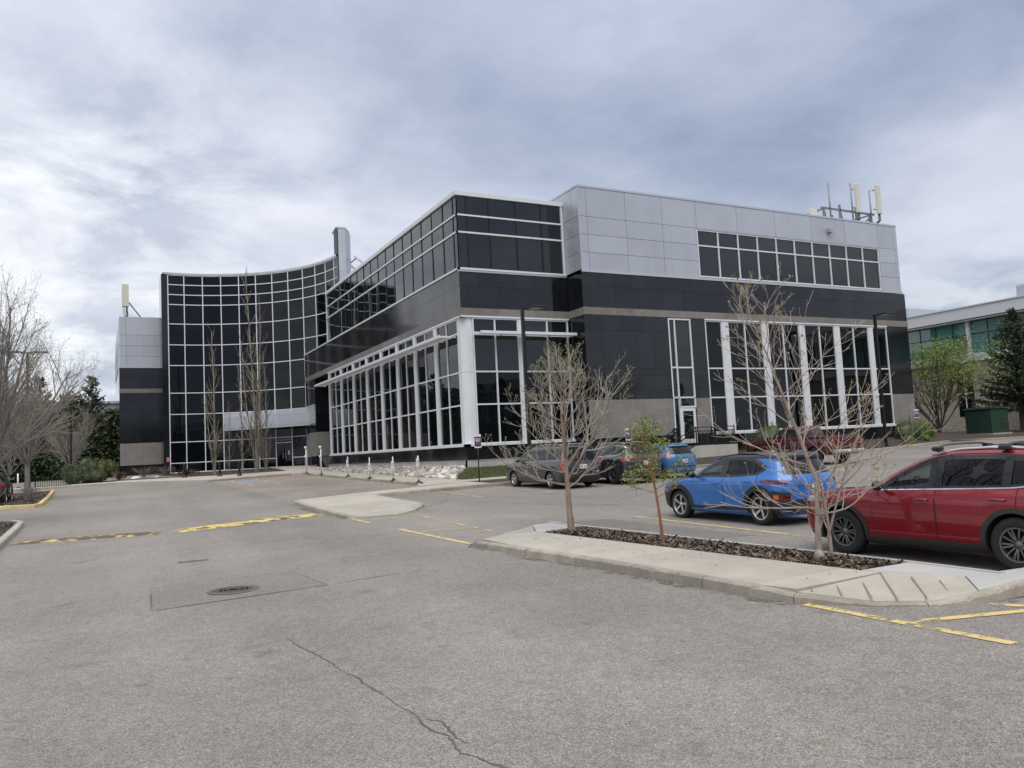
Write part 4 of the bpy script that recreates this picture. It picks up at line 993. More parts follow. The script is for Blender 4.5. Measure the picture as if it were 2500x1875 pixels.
    def side(s, name, cols, mat, off=.006, rows=6, parent=None, sides=(-1,), smooth=True, edge=True):
        """patch on the flank: cols = [(y, zlo, zhi), ...]"""
        out = []; c = s.sp
        def cl(y, z): return min(max(y, interp(c['yr'], z) + .2 * interp(c['dr'], z)), interp(c['yf'], z) - .2 * interp(c['df'], z))
        for sx in sides:
            P = []
            for y, zl, zh in cols:
                row = []
                for j in range(rows + 1):
                    z = zl + (zh - zl) * j / rows; yy = cl(y, z); row.append((sx * (s.W(yy, z) + off), yy - (off * 1.2 if yy > y else 0) + (off * 1.2 if yy < y else 0), z))
                P.append(row)
            m = MB(); m.grid(P)
            if edge:                 # turned-in rim
                nr, nc = rows + 1, len(cols); ring = [(i, 0) for i in range(nc)] + [(nc - 1, j) for j in range(1, nr)] + [(i, nr - 1) for i in range(nc - 2, -1, -1)] + [(0, j) for j in range(nr - 2, 0, -1)]
                a = [P[i][j] for i, j in ring]; q = [(p[0] - sx * (off + .004), p[1], p[2]) for p in a]; k = len(a)
                m.add(a + q, [(i, (i + 1) % k, k + (i + 1) % k, k + i) for i in range(k)])
            out.append(m.build(name, mat, parent or s.root, 40 if smooth else None))
        return out
    def end(s, name, rows_, mat, front=False, off=.006, cols=10, parent=None):
        """patch on nose or tail: rows_ = [(z, x0, x1), ...]"""
        sg = 1 if front else -1
        P = [[(x0 + (x1 - x0) * j / cols, s.Y(x0 + (x1 - x0) * j / cols, z, front) + sg * off, z) for j in range(cols + 1)] for z, x0, x1 in rows_]
        m = MB(); m.grid(P); return m.build(name, mat, parent or s.root, 40)
    def arch(s, yc, r0, r1, mat, off=.016, a0=-14, a1=194, zmin=.2, sides=(-1, 1), name='arch_cladding'):
        c = s.sp
        for sx in sides:
            P = []
            for k in range(33):
                a = radians(a0 + (a1 - a0) * k / 32); row = []
                for j, t in enumerate((0, 0, .5, 1, 1)):
                    rr = r0 + (r1 - r0) * t; y = yc + rr * cos(a); z = max(zmin, c['r'] + rr * sin(a)); o_ = off if j in (1, 2, 3) else -.03
                    row.append((sx * (s.W(y, z) + o_), y, z))
                P.append(row)
            m = MB(); m.grid(P); m.build(name, mat, s.root, 40)
    def wheels(s, r, rim, width=.22, style='multi', mrim=M_RIMG, mback=M_WELL, track=None):
        c = s.sp; R = rim; tr = track or (c['wmax'] - .125)
        ty = MB(); ty.lathe([(R + .005, -.10), (R + .02, -.108), (r - .05, -.112), (r - .015, -.10), (r, -.075), (r, .075), (r - .015, .10), (r - .05, .112), (R + .02, .108), (R + .005, .10)], 40, 'x', caps=False)
        tm = ty.mesh('tyre', M_TYRE, 50)
        rm = MB()
        rm.lathe([(R + .006, -.095), (R + .004, -.108), (R - .012, -.106), (R - .022, -.085), (R - .028, .06)], 40, 'x', mi=0, caps=False)
        rm.lathe([(.0, -.045), (R - .024, -.045), (R - .026, -.02)], 24, 'x', mi=1, caps=False)
        rm.lathe([(.0, -.088), (.032, -.088), (.045, -.078), (.06, -.07), (.06, -.04)], 18, 'x', mi=0)
        def spoke(a, w0, w1, r0=.04, r1=None, tw=0.0, mi=0, xf=-.078):
            r1 = r1 or R - .012; ca, sa = cos(a), sin(a); cb, sb = cos(a + tw), sin(a + tw)
            pts = []
            for rr, (cc, ss), w, x in ((r0, (ca, sa), w0, xf), ((r0 + r1) / 2, (cos(a + tw / 2), sin(a + tw / 2)), (w0 + w1) / 2, xf - .012), (r1, (cb, sb), w1, xf - .012)):
                for sgn in (-1, 1):
                    for dx in (0, .028): pts.append((x + dx, rr * cc - sgn * w / 2 * ss, rr * ss + sgn * w / 2 * cc))
            fs = []
            for k in range(2):
                b = 4 * k; fs += [(b, b + 2, b + 6, b + 4), (b + 1, b + 5, b + 7, b + 3), (b, b + 4, b + 5, b + 1), (b + 2, b + 3, b + 7, b + 6)]
            rm.add(pts, fs, mi)
        if style == 'multi':
            for k in range(5):
                a = k * 2 * pi / 5 + .31
                for d, w in ((-.13, .022), (.13, .022), (.62, .018)): spoke(a + d, w * .9, w * 1.15, .055)
        elif style == 'five':
            for k in range(5):
                a = k * 2 * pi / 5 + pi / 2; spoke(a - .10, .035, .060, .05, tw=.14, mi=0); spoke(a + .22, .03, .035, .06, mi=2, xf=-.06)
        elif style == 'fiveD':
            for k in range(5):
                a = k * 2 * pi / 5 + pi / 2; spoke(a - .13, .03, .04, .05); spoke(a + .13, .03, .04, .05)
        else:
            for k in range(6):
                a = k * 2 * pi / 6 + .3; spoke(a, .05, .07, .05)
        for k in range(5): rm.lathe([(.009, -.075), (.009, -.06)], 6, 'x', (0, .062 * cos(k * 1.2566), .062 * sin(k * 1.2566)), mi=1)
        rmm = rm.mesh('rim', [mrim, mback, M_RIMK], 40)
        for y in (c['wf'], c['wr']):
            for sx in (-1, 1):
                w = empty('wheel', (sx * tr, y, r), 0, s.root)
                if sx > 0: w.rotation_euler = (0, 0, pi)
                w.rotation_euler.x = random.uniform(0, 1.2)
                put('tyre', tm, w); put('rim', rmm, w)
    def glassband(s, dlo, frame=.05, mat=None):
        pass
def cols_from(y0, y1, lo, hi, n=14):
    """columns between two knot curves lo/hi of (y, z)"""
    lo = sorted(lo); hi = sorted(hi)
    return [(y0 + (y1 - y0) * k / n, interp(lo, y0 + (y1 - y0) * k / n), max(interp(lo, y0 + (y1 - y0) * k / n) + .004, interp(hi, y0 + (y1 - y0) * k / n))) for k in range(n + 1)]
def suv(name, label, loc, paint, D, group=None, rz=0.0, cat='car', roofpaint=None):
    """D: dict of dimensions, profiles and trims"""
    lo, hi = sorted(D['dlo_lo']), sorted(D['dlo_hi']); ya, yb = D['dlo']     # front tip, rear tip
    def in_dlo(p):
        if abs(p.x) < .35 or not (yb < p.y < ya): return False
        return interp(lo, p.y) + .0 < p.z < interp(hi, p.y) - .0
    wz0, wz1 = D['ws']; rz0, rz1 = D['rw']
    def in_ws(p): return p.y > .0 and wz0 < p.z < wz1 and abs(p.x) < (interp(D['w'], p.z) - .09) and p.y > interp(D['yf'], p.z) - .34
    def in_rw(p): return p.y < -.6 and rz0 < p.z < rz1 and abs(p.x) < interp(D['w'], p.z) * .80 and p.y < interp(D['yr'], p.z) + .2
    D['open'] = [in_dlo, in_ws, in_rw]
    c = Car(name, label, loc, D, paint, group, rz, cat); c.body()
    # surround and panes
    c.side('window_surround', cols_from(ya + .05, yb - .05, [(y, z - .022) for y, z in lo], [(y, z + .025) for y, z in hi], 30)[0:0] or [(y, zl, zl + .05) for y, zl, zh in cols_from(ya + .03, yb - .03, [(y, z - .03) for y, z in lo], hi, 30)], M_GLOSSK, .004, 1, sides=(-1, 1), edge=False)
    c.side('window_surround', [(y, max(zl, zh - .055), zh + .03) for y, zl, zh in cols_from(ya + .03, yb - .03, lo, hi, 30)], M_GLOSSK, .004, 1, sides=(-1, 1), edge=False)
    for y0, y1 in D['pillars']:
        c.side('pillar', cols_from(y0, y1, lo, hi, 3), D.get('pillar_mat', M_GLOSSK), .006, 6, sides=(-1, 1), edge=False)
    for k, (y0, y1, mt) in enumerate(D['panes']):
        c.side('side_window', cols_from(y0, y1, lo, hi, 14), mt, -.006, 6, sides=(-1, 1), edge=False)
    ws = [(wz0 - .03 + (wz1 - wz0 + .05) * k / 8,) for k in range(9)]
    c.end('windscreen', [(z[0], -(interp(D['w'], z[0]) - .06), interp(D['w'], z[0]) - .06) for z in ws], M_CGW, True, -.004, 16)
    rs = [rz0 - .03 + (rz1 - rz0 + .06) * k / 6 for k in range(7)]
    c.end('rear_window', [(z, -interp(D['w'], z) * .83, interp(D['w'], z) * .83) for z in rs], M_CGT, False, .004, 14)
    # dark floor and seats
    fl = MB(); fl.box(-D['wmax'] + .14, D['wmax'] - .14, -1.75, .9, D['belt'] - .22, D['belt'] - .20); fl.build('cabin_floor', M_SEAT, c.root)
    st = MB()
    for x in (-.36, .36):
        st.bevbox(x - .24, x + .24, -.42, -.22, D['belt'] - .2, D['belt'] + .17, .06); st.bevbox(x - .13, x + .13, -.44, -.32, D['belt'] + .19, D['belt'] + .36, .04)
        st.bevbox(x - .24, x + .24, -1.28, -1.12, D['belt'] - .2, D['belt'] + .14, .06)
    st.build('seat', M_SEAT, c.root, 50)
    da = MB(); da.bevbox(-.7, .7, .35, .78, D['belt'] - .2, D['belt'] + .02, .05); da.build('dashboard', M_SEAT, c.root, 50)
    sw = MB(); sw.lathe([(.165, -.012), (.178, 0), (.165, .012), (.152, 0)], 22, 'z', close=True); o = sw.build('steering_wheel', M_SEAT, c.root, True); o.location = (-.36, .30, D['belt'] + .02); o.rotation_euler = (radians(62), 0, 0)
    # doors: raised skins over a dark seam sheet
    for y0, y1, lo_, hi_, hy in D['doors']:
        c.side('door_seam', cols_from(y0 + .006, y1 - .006, [(y, z - .006) for y, z in lo_], [(y, z + .004) for y, z in hi_], 12), M_BLACK, .0015, 10, sides=(-1, 1), edge=False)
        for dd in c.side('door', cols_from(y0 - .004, y1 + .004, lo_, hi_, 16), paint, .005, 12, sides=(-1, 1)):
            sx = -1 if dd.data.vertices[0].co.x < 0 else 1
            if hy:
                hyy, hz = hy; w_ = c.W(hyy, hz)
                h = MB(); h.tube([(sx * (w_ + .008), hyy + .115, hz), (sx * (w_ + .038), hyy + .09, hz + .004), (sx * (w_ + .042), hyy, hz + .006), (sx * (w_ + .038), hyy - .09, hz + .004), (sx * (w_ + .008), hyy - .115, hz)], [.012, .015, .016, .015, .012], 8)
                h.build('handle', D.get('handle_mat', paint), dd, True)
                cu = MB(); cu.blob((sx * (w_ - .012), hyy, hz - .008), (.022, .075, .038), 2, 0); cu.build('handle_recess', D.get('recess_mat', M_CLAD), dd, True)
    # mirrors
    for sx in (-1, 1):
        my, mz = D['mirror']; w_ = c.W(my, mz); mi = MB(); mi.blob((sx * (w_ + .17), my, mz + .06), (.11, .055, .08), 2, 0); mi.bar((sx * (w_ - .02), my - .02, mz), (sx * (w_ + .12), my - .01, mz + .02), .05, .035)
        mi.build('side_mirror', D.get('mirror_mat', M_GLOSSK), c.root, 50)
    # plate
    pz = D['plate']; py = c.Y(0, pz, False) - .02
    pl = MB(); pl.bevbox(-.155, .155, py - .012, py, pz - .078, pz + .078, .004); po = pl.build('licence_plate', M_PLATE, c.root)
    mk = MB()
    for k in range(7):
        if k != 3: mk.box(-.118 + .034 * k, -.118 + .034 * k + .020, py - .0145, py - .0125, pz - .035, pz + .03)
    mk.build('plate_marks', M_PLATETXT, po)
    return c
def levels(*segs):
    out = []
    for a, b, n in segs: out += [a + (b - a) * k / n for k in range(n)]
    return out + [segs[-1][1]]
# ------------------------------------------------------------------ red crossover (nearest)
CX = dict(yf=[(.20, 2.06), (.30, 2.20), (.45, 2.27), (.62, 2.29), (.80, 2.275), (.90, 2.23), (.965, 2.10), (1.01, 1.80), (1.045, 1.38), (1.08, 1.02), (1.13, .88), (1.25, .66), (1.40, .36), (1.50, .12), (1.56, -.08), (1.60, -.32), (1.63, -.60), (1.645, -.80)],
          yr=[(.20, -2.02), (.32, -2.18), (.50, -2.28), (.72, -2.30), (.95, -2.28), (1.05, -2.24), (1.12, -2.19), (1.25, -2.10), (1.40, -1.98), (1.50, -1.92), (1.555, -1.93), (1.585, -1.82), (1.61, -1.55), (1.635, -1.15), (1.645, -.90)],
          w=[(.20, .76), (.26, .86), (.34, .895), (.46, .905), (.62, .918), (.78, .925), (.90, .922), (.975, .905), (1.03, .872), (1.07, .845), (1.12, .822), (1.30, .748), (1.45, .680), (1.53, .635), (1.575, .585), (1.61, .50), (1.635, .36), (1.645, .22)],
          df=[(.2, .36), (.6, .38), (.9, .44), (1.0, .62), (1.07, .5), (1.15, .30), (1.5, .30), (1.645, .25)], dr=[(.2, .4), (.7, .42), (1.05, .42), (1.3, .40), (1.645, .3)], n=2.7, taper=.05,
          zs=levels((.20, .46, 6), (.46, .90, 9), (.90, 1.08, 9), (1.08, 1.56, 13), (1.56, 1.645, 7)), wf=1.35, wr=-1.35, ra=.415, r=.36, wmax=.92, belt=1.03,
          dlo=(.62, -1.93), dlo_lo=[(.7, 1.052), (0, 1.072), (-.9, 1.098), (-1.35, 1.115), (-1.62, 1.16), (-1.8, 1.25), (-1.95, 1.36)], dlo_hi=[(.62, 1.075), (.45, 1.19), (.25, 1.30), (0, 1.42), (-.25, 1.49), (-.6, 1.522), (-1.0, 1.518), (-1.4, 1.485), (-1.75, 1.42), (-1.93, 1.37)],
          pillars=[(-.13, -.335), (-1.18, -1.30)], panes=[(.60, -.14, M_CGF), (-.33, -1.19, M_CGT), (-1.29, -1.92, M_CGT)], ws=(1.10, 1.53), rw=(1.16, 1.46),
          doors=[(.78, -.26, [(.80, .30), (-.3, .30)], [(.80, 1.0), (.6, 1.035), (-.3, 1.06)], (-.06, .905)), (-.275, -1.40, [(-.27, .30), (-.88, .30), (-.93, .40), (-1.0, .62), (-1.12, .76), (-1.40, .83)], [(-.27, 1.06), (-1.42, 1.105)], (-1.16, .935))],
          mirror=(.56, 1.045), plate=.86, platetxt='CKR-2094')
M_PRED = paintmat('red_paint', (.23, .005, .016), .22, .35)
CXC = (11.42, 7.58)
c = suv('parked_crossover', 'red crossover with roof rails and black wheel arches, nearest the camera', (CXC[0], CXC[1], G(*CXC)), M_PRED, CX, 'cars parked in the lot')
for y in (1.35, -1.35): c.arch(y, .41, .475, M_CLAD, .014)
c.side('sill_cladding', cols_from(.92, -.92, [(1, .215), (-1, .215)], [(1, .335), (-1, .335)], 20), M_CLAD, .018, 5, sides=(-1, 1))
c.side('front_bumper_trim', cols_from(2.0, 1.80, [(3, .22), (0, .22)], [(3, .36), (0, .30)], 6), M_CLAD, .01, 4, sides=(-1, 1)); c.side('rear_bumper_trim', cols_from(-1.78, -2.1, [(3, .22), (-3, .22)], [(0, .38), (-3, .46)], 6), M_CLAD, .01, 4, sides=(-1, 1))
c.side('belt_chrome', [(y, z - .028, z - .012) for y, z, _ in cols_from(.66, -1.95, CX['dlo_lo'], CX['dlo_hi'], 40)], M_CHROME, .012, 1, sides=(-1, 1))
c.side('headlight', cols_from(2.12, 1.72, [(2.3, .80), (1.6, .86)], [(2.3, .90), (2.0, .92), (1.6, .905)], 8), M_CLEAR, .008, 4, sides=(-1, 1)); c.side('tail_light', cols_from(-1.86, -2.2, [(0, .95), (-3, .93)], [(0, .985), (-3, 1.06)], 8), M_RED, .01, 4, sides=(-1, 1))
c.end('grille', [(.50, -.42, .42), (.60, -.55, .55), (.80, -.6, .6)], M_GLOSSK, True, .008, 12)
c.wheels(.36, .222, .225, 'multi', M_RIMG)
for sx in (-1, 1):
    rl = MB(); pts = [(sx * (interp(CX['w'], z) - .035), y, z + h) for y, z, h in ((-.10, 1.515, .012), (-.25, 1.55, .022), (-.5, 1.578, .03), (-.9, 1.587, .032), (-1.4, 1.572, .03), (-1.75, 1.545, .02), (-1.95, 1.51, .0))]
    rl.tube(pts, [.012, .016, .019, .02, .019, .016, .012], 8); rl.build('roof_rail', M_CHROME, c.root, True)
for y in (-.18, -1.15):
    cb = MB(); P = []
    for k in range(17):
        t = -1 + k / 8; P.append([(t * .60, y + dy, 1.645 + .03 * (1 - t ** 4) + dz - (.06 * max(0, abs(t) - .86) / .14)) for dy, dz in ((-.045, 0), (0, .016), (.045, 0), (0, -.014))])
    cb.grid(P, closed=True)
    for sx in (-1, 1): cb.bevbox(sx * .605 - .03, sx * .605 + .03, y - .075, y + .075, 1.585, 1.655, .018)
    cb.build('roof_crossbar', M_CLAD, c.root, 45)
# ------------------------------------------------------------------ blue compact crossover
KO = dict(yf=[(.18, 1.95), (.28, 2.06), (.42, 2.12), (.60, 2.14), (.75, 2.11), (.84, 2.02), (.90, 1.82), (.94, 1.50), (.975, 1.20), (1.01, 1.0), (1.06, .90), (1.20, .64), (1.33, .36), (1.42, .10), (1.47, -.12), (1.505, -.40), (1.525, -.68), (1.535, -.80)],
          yr=[(.18, -1.85), (.30, -1.98), (.46, -2.04), (.66, -2.06), (.82, -2.05), (.92, -2.03), (1.0, -1.99), (1.10, -1.93), (1.22, -1.85), (1.33, -1.78), (1.39, -1.82), (1.43, -1.80), (1.47, -1.66), (1.51, -1.35), (1.535, -1.05)],
          w=[(.18, .74), (.24, .83), (.32, .868), (.44, .875), (.58, .884), (.72, .896), (.84, .897), (.92, .885), (.98, .858), (1.02, .83), (1.07, .808), (1.22, .738), (1.36, .668), (1.43, .62), (1.47, .565), (1.505, .47), (1.525, .34), (1.535, .22)],
          df=[(.18, .5), (.6, .56), (.84, .66), (.94, .76), (1.01, .48), (1.1, .30), (1.4, .30), (1.535, .25)], dr=[(.18, .4), (.7, .45), (.95, .5), (1.2, .42), (1.535, .3)], n=2.8, taper=.05,
          zs=levels((.18, .44, 6), (.44, .84, 9), (.84, 1.02, 9), (1.02, 1.44, 12), (1.44, 1.535, 7)), wf=1.30, wr=-1.30, ra=.385, r=.335, wmax=.895, belt=.98,
          dlo=(.66, -1.42), dlo_lo=[(.7, .995), (0, 1.01), (-.9, 1.035), (-1.15, 1.05), (-1.3, 1.10), (-1.45, 1.17)], dlo_hi=[(.66, 1.01), (.48, 1.12), (.25, 1.245), (0, 1.345), (-.25, 1.395), (-.6, 1.405), (-1.0, 1.365), (-1.25, 1.285), (-1.42, 1.19)],
          pillars=[(-.12, -.31), (-1.08, -1.12)], panes=[(.64, -.13, M_CGF), (-.30, -1.09, M_CGT), (-1.11, -1.41, M_CGT)], ws=(1.04, 1.41), rw=(1.06, 1.34), pillar_mat=M_GLOSSK,
          doors=[(.80, -.22, [(.82, .30), (-.3, .30)], [(.82, .945), (.6, .975), (-.3, .998)], (.0, .86)), (-.235, -1.26, [(-.23, .30), (-.80, .30), (-.84, .38), (-.9, .55), (-1.02, .70), (-1.27, .75)], [(-.23, .998), (-1.28, 1.03)], (-.98, .90))],
          mirror=(.62, .985), plate=.72, platetxt='BSX-9713')
M_PBLU = paintmat('blue_paint_car', (.026, .16, .50), .25, .25)
KC = (13.22, 13.87)
c = suv('parked_crossover', 'bright blue compact crossover with black roof and grey plastic cladding', (KC[0], KC[1], G(*KC)), M_PBLU, KO, 'cars parked in the lot')
for y in (1.30, -1.30): c.arch(y, .38, .485, M_CLAD, .016, -22, 202)
c.side('rear_cladding', cols_from(-1.66, -2.03, [(0, .30), (-3, .34)], [(-1.6, .72), (-1.8, .70), (-2.05, .66)], 8), M_CLAD, .014, 6, sides=(-1, 1)); c.side('front_cladding', cols_from(1.66, 1.98, [(0, .30), (3, .30)], [(1.6, .62), (2.1, .66)], 8), M_CLAD, .014, 6, sides=(-1, 1))
c.side('sill_cladding', cols_from(.86, -.86, [(1, .285), (-1, .285)], [(1, .345), (-1, .345)], 16), M_CLAD, .013, 3, sides=(-1, 1)); c.side('side_skirt', cols_from(.88, -.92, [(1, .19), (-1, .165)], [(1, .28), (-1, .28)], 16), M_PBLU, .022, 4, sides=(-1, 1))
c.side('silver_strip', cols_from(.55, -.62, [(1, .355), (-1, .355)], [(.55, .36), (.1, .375), (-.4, .385), (-.62, .36)], 16), M_RIMS, .014, 2, sides=(-1, 1))
c.side('tail_light', cols_from(-1.36, -1.96, [(-1.3, .925), (-1.6, .855), (-2, .85)], [(-1.3, .93), (-1.6, .935), (-2, .925)], 10), M_REDD, .012, 3, sides=(-1, 1)); c.side('reverse_light', cols_from(-1.72, -1.97, [(0, .50), (-3, .50)], [(0, .655), (-3, .60)], 6), M_REDD, .022, 3, sides=(-1, 1)); c.side('indicator_light', cols_from(-1.73, -1.83, [(0, .54), (-3, .54)], [(0, .64), (-3, .62)], 4), M_AMBER, .026, 3, sides=(-1, 1))
c.side('front_marker', cols_from(1.93, 1.97, [(0, .56), (3, .56)], [(0, .66), (3, .66)], 3), M_AMBER, .02, 3, sides=(-1, 1))
c.end('rear_bumper', [(.24, -.7, .7), (.34, -.76, .76), (.46, -.66, .66), (.52, -.6, .6)], M_CLAD, False, .012, 14); c.end('skid_plate', [(.25, -.45, .45), (.37, -.55, .55)], M_RIMG, False, .022, 10); c.end('tailgate_chrome', [(.79, -.5, .5), (.802, -.5, .5)], M_CHROME, False, .014, 10)
c.end('tailgate_seam', [(.53, -.63, -.625), (.80, -.635, -.63), (.98, -.60, -.595)], M_BLACK, False, .004, 1)
# black roof skin
rf = MB(); P = []
for z in levels((1.372, 1.535, 10)): P.append([(x, y, zz + .004) for x, y, zz in c.ring(z + .0)])
rf.grid([[(x * 1.004, y, z) for x, y, z in row] for row in P], closed=True); rf.f.append(tuple(range(len(P) * len(P[0]) - 1, (len(P) - 1) * len(P[0]) - 1, -1))); rf.m.append(0); rf.build('roof', M_GLOSSK, c.root, 30)
for sx in (-1, 1):
    rl = MB(); rl.tube([(sx * (interp(KO['w'], z) - .03), y, z + h) for y, z, h in ((.12, 1.36, .012), (-.12, 1.425, .025), (-.55, 1.455, .035), (-1.0, 1.445, .032), (-1.35, 1.40, .02), (-1.5, 1.36, .0))], [.011, .015, .017, .017, .014, .01], 8); rl.build('roof_rail', M_CLAD, c.root, True)
MB().tube([(0, -1.15, 1.51), (0, -1.2, 1.56), (0, -1.27, 1.585)], [.03, .02, .008], 6).build('roof_antenna', M_GLOSSK, c.root, True)
c.wheels(.335, .232, .22, 'five', M_RIMS, M_RIMK)
fu = c.side('fuel_door', cols_from(-1.42, -1.57, [(0, .775), (-3, .775)], [(0, .905), (-3, .905)], 4), M_PBLU, .004, 4)
# ------------------------------------------------------------------ grey minivan
VA = dict(yf=[(.20, 2.40), (.32, 2.52), (.5, 2.56), (.68, 2.55), (.82, 2.51), (.92, 2.42), (.985, 2.22), (1.04, 1.92), (1.09, 1.68), (1.17, 1.48), (1.30, 1.21), (1.45, .90), (1.57, .62), (1.64, .38), (1.68, .05), (1.70, -.35), (1.71, -.55)],
          yr=[(.20, -2.42), (.34, -2.54), (.50, -2.58), (.74, -2.57), (.95, -2.54), (1.15, -2.50), (1.35, -2.44), (1.52, -2.38), (1.60, -2.36), (1.65, -2.28), (1.685, -2.0), (1.70, -1.6), (1.71, -1.3)],
          w=[(.20, .80), (.28, .93), (.40, .965), (.60, .975), (.80, .975), (.95, .955), (1.04, .93), (1.10, .905), (1.30, .845), (1.50, .765), (1.60, .71), (1.66, .63), (1.695, .50), (1.71, .35)],
          df=[(.2, .45), (.7, .48), (.95, .6), (1.05, .55), (1.2, .34), (1.71, .3)], dr=[(.2, .3), (1.0, .28), (1.6, .3), (1.71, .3)], n=3.0, taper=.02,
          zs=levels((.20, .45, 5), (.45, .92, 8), (.92, 1.1, 7), (1.1, 1.62, 12), (1.62, 1.71, 6)), wf=1.54, wr=-1.54, ra=.385, r=.335, wmax=.97, belt=1.04,
          dlo=(1.16, -2.30), dlo_lo=[(1.25, 1.06), (0, 1.085), (-1.2, 1.105), (-2.4, 1.12)], dlo_hi=[(1.16, 1.10), (.94, 1.26), (.64, 1.41), (.32, 1.515), (0, 1.555), (-1.2, 1.565), (-2.0, 1.55), (-2.2, 1.50), (-2.3, 1.40)],
          pillars=[(.36, .25), (-.78, -.86)], panes=[(1.14, .35, M_CGF), (.26, -.79, M_CGT), (-.85, -2.29, M_CGT)], ws=(1.15, 1.63), rw=(1.10, 1.56), mirror=(.9, 1.06), plate=.82, platetxt='BTP-4804',
          doors=[(1.08, .30, [(1.1, .34), (.2, .34)], [(1.1, 1.02), (.2, 1.055)], (.42, .93)), (.285, -.80, [(.3, .34), (-.8, .34)], [(.3, 1.055), (-.85, 1.075)], (.16, .935))])
M_PGRY = paintmat('graphite_paint', (.036, .037, .040), .28, .4)
VC = (16.84, 28.97)
c = suv('parked_minivan', 'dark grey minivan with silver wheels behind the bare island tree', (VC[0], VC[1], G(*VC)), M_PGRY, VA, 'cars parked in the lot', cat='minivan')
c.side('belt_chrome', [(y, z - .03, z - .016) for y, z, _ in cols_from(1.05, -2.3, VA['dlo_lo'], VA['dlo_hi'], 30)], M_CHROME, .010, 1, sides=(-1, 1)); c.side('body_moulding', cols_from(1.05, -.95, [(2, .60), (-2, .60)], [(2, .63), (-2, .63)], 10), M_RIMG, .014, 2, sides=(-1, 1)); c.side('body_moulding', cols_from(1.05, -.95, [(2, .44), (-2, .44)], [(2, .462), (-2, .462)], 10), M_RIMG, .014, 2, sides=(-1, 1))
for y in (1.54, -1.54): c.arch(y, .38, .43, M_PGRY, .014, name='wheel_arch_lip')
for sx in (-1, 1): c.side('tail_light', cols_from(-2.37, -2.56, [(0, .77), (-3, .77)], [(0, 1.16), (-3, 1.16)], 7), M_RED, .012, 5, sides=(sx,))
c.end('bumper_chrome', [(.585, -.86, .86), (.615, -.86, .86)], M_CHROME, False, .016, 14); c.end('bumper_lip', [(.22, -.8, .8), (.30, -.88, .88), (.40, -.9, .9)], M_CLAD, False, .012, 14); c.end('plate_recess', [(.72, -.32, .32), (.93, -.34, .34)], M_RIMG, False, .004, 8)
me = text_mesh('D O D G E', .085, 'badge', bold=.002); me.materials.clear(); me.materials.append(M_CHROME); by_ = c.Y(0, .99, False) - .014
me.transform(Matrix(((1.15, 0, 0, 0), (0, 0, 1, by_), (0, 1, 0, .99), (0, 0, 0, 1)))); put('badge', me, c.root)
for sx in (-1, 1): MB().tube([(sx * .60, y, z) for y, z in ((.15, 1.66), (0, 1.70), (-.8, 1.735), (-1.7, 1.725), (-2.15, 1.68))], .016, 6).build('roof_rail', M_CHROME, c.root, True)
MB().bar((-.35, -2.5, 1.17), (.12, -2.49, 1.19), .02, .02).build('rear_wiper', M_CLAD, c.root)
c.wheels(.335, .215, .22, 'fiveD', M_RIMS)
# ------------------------------------------------------------------ dark grey SUV
SF = dict(yf=[(.22, 2.14), (.32, 2.26), (.5, 2.34), (.7, 2.35), (.86, 2.31), (.96, 2.18), (1.02, 1.95), (1.06, 1.5), (1.10, 1.16), (1.16, 1.02), (1.3, .76), (1.45, .44), (1.55, .16), (1.61, -.08), (1.645, -.4), (1.665, -.7)],
          yr=[(.22, -2.20), (.36, -2.34), (.55, -2.41), (.8, -2.42), (1.0, -2.38), (1.12, -2.32), (1.25, -2.24), (1.4, -2.12), (1.52, -2.04), (1.575, -2.08), (1.61, -1.95), (1.64, -1.5), (1.665, -1.0)],
          w=[(.22, .80), (.3, .90), (.42, .935), (.6, .945), (.8, .95), (.95, .945), (1.04, .92), (1.10, .885), (1.15, .86), (1.32, .79), (1.48, .715), (1.56, .66), (1.61, .58), (1.64, .46), (1.665, .28)],
          df=[(.2, .5), (.7, .55), (.96, .7), (1.06, .7), (1.15, .32), (1.67, .3)], dr=[(.2, .38), (1.0, .40), (1.5, .38), (1.67, .3)], n=2.8, taper=.05,
          zs=levels((.22, .48, 5), (.48, .95, 8), (.95, 1.12, 8), (1.12, 1.58, 11), (1.58, 1.665, 6)), wf=1.38, wr=-1.38, ra=.425, r=.37, wmax=.95, belt=1.09,
          dlo=(.72, -2.02), dlo_lo=[(.8, 1.12), (-1.3, 1.15), (-1.7, 1.18), (-1.9, 1.25), (-2.05, 1.38)], dlo_hi=[(.72, 1.15), (.5, 1.27), (.2, 1.42), (-.1, 1.51), (-.6, 1.545), (-1.2, 1.54), (-1.7, 1.50), (-2.02, 1.42)],
          pillars=[(-.15, -.30), (-1.15, -1.25)], panes=[(.7, -.16, M_CGT), (-.29, -1.16, M_CGT), (-1.24, -2.01, M_CGT)], ws=(1.16, 1.57), rw=(1.20, 1.50), mirror=(.6, 1.12), plate=.80, platetxt='CFL-6631',
          doors=[(.82, -.24, [(.85, .4), (-.3, .4)], [(.85, 1.06), (-.3, 1.12)], (-.02, .97)), (-.255, -1.42, [(-.25, .4), (-.9, .4), (-1.0, .62), (-1.12, .8), (-1.42, .86)], [(-.25, 1.12), (-1.45, 1.15)], (-1.15, .99))])
M_PSF = paintmat('slate_paint', (.050, .056, .068), .25, .5)
SFC = (19.42, 28.20)
c = suv('parked_suv', 'slate grey SUV with chrome window line parked between minivan and light blue car', (SFC[0], SFC[1], G(*SFC)), M_PSF, SF, 'cars parked in the lot')
for y in (1.38, -1.38): c.arch(y, .42, .50, M_CLAD, .014)
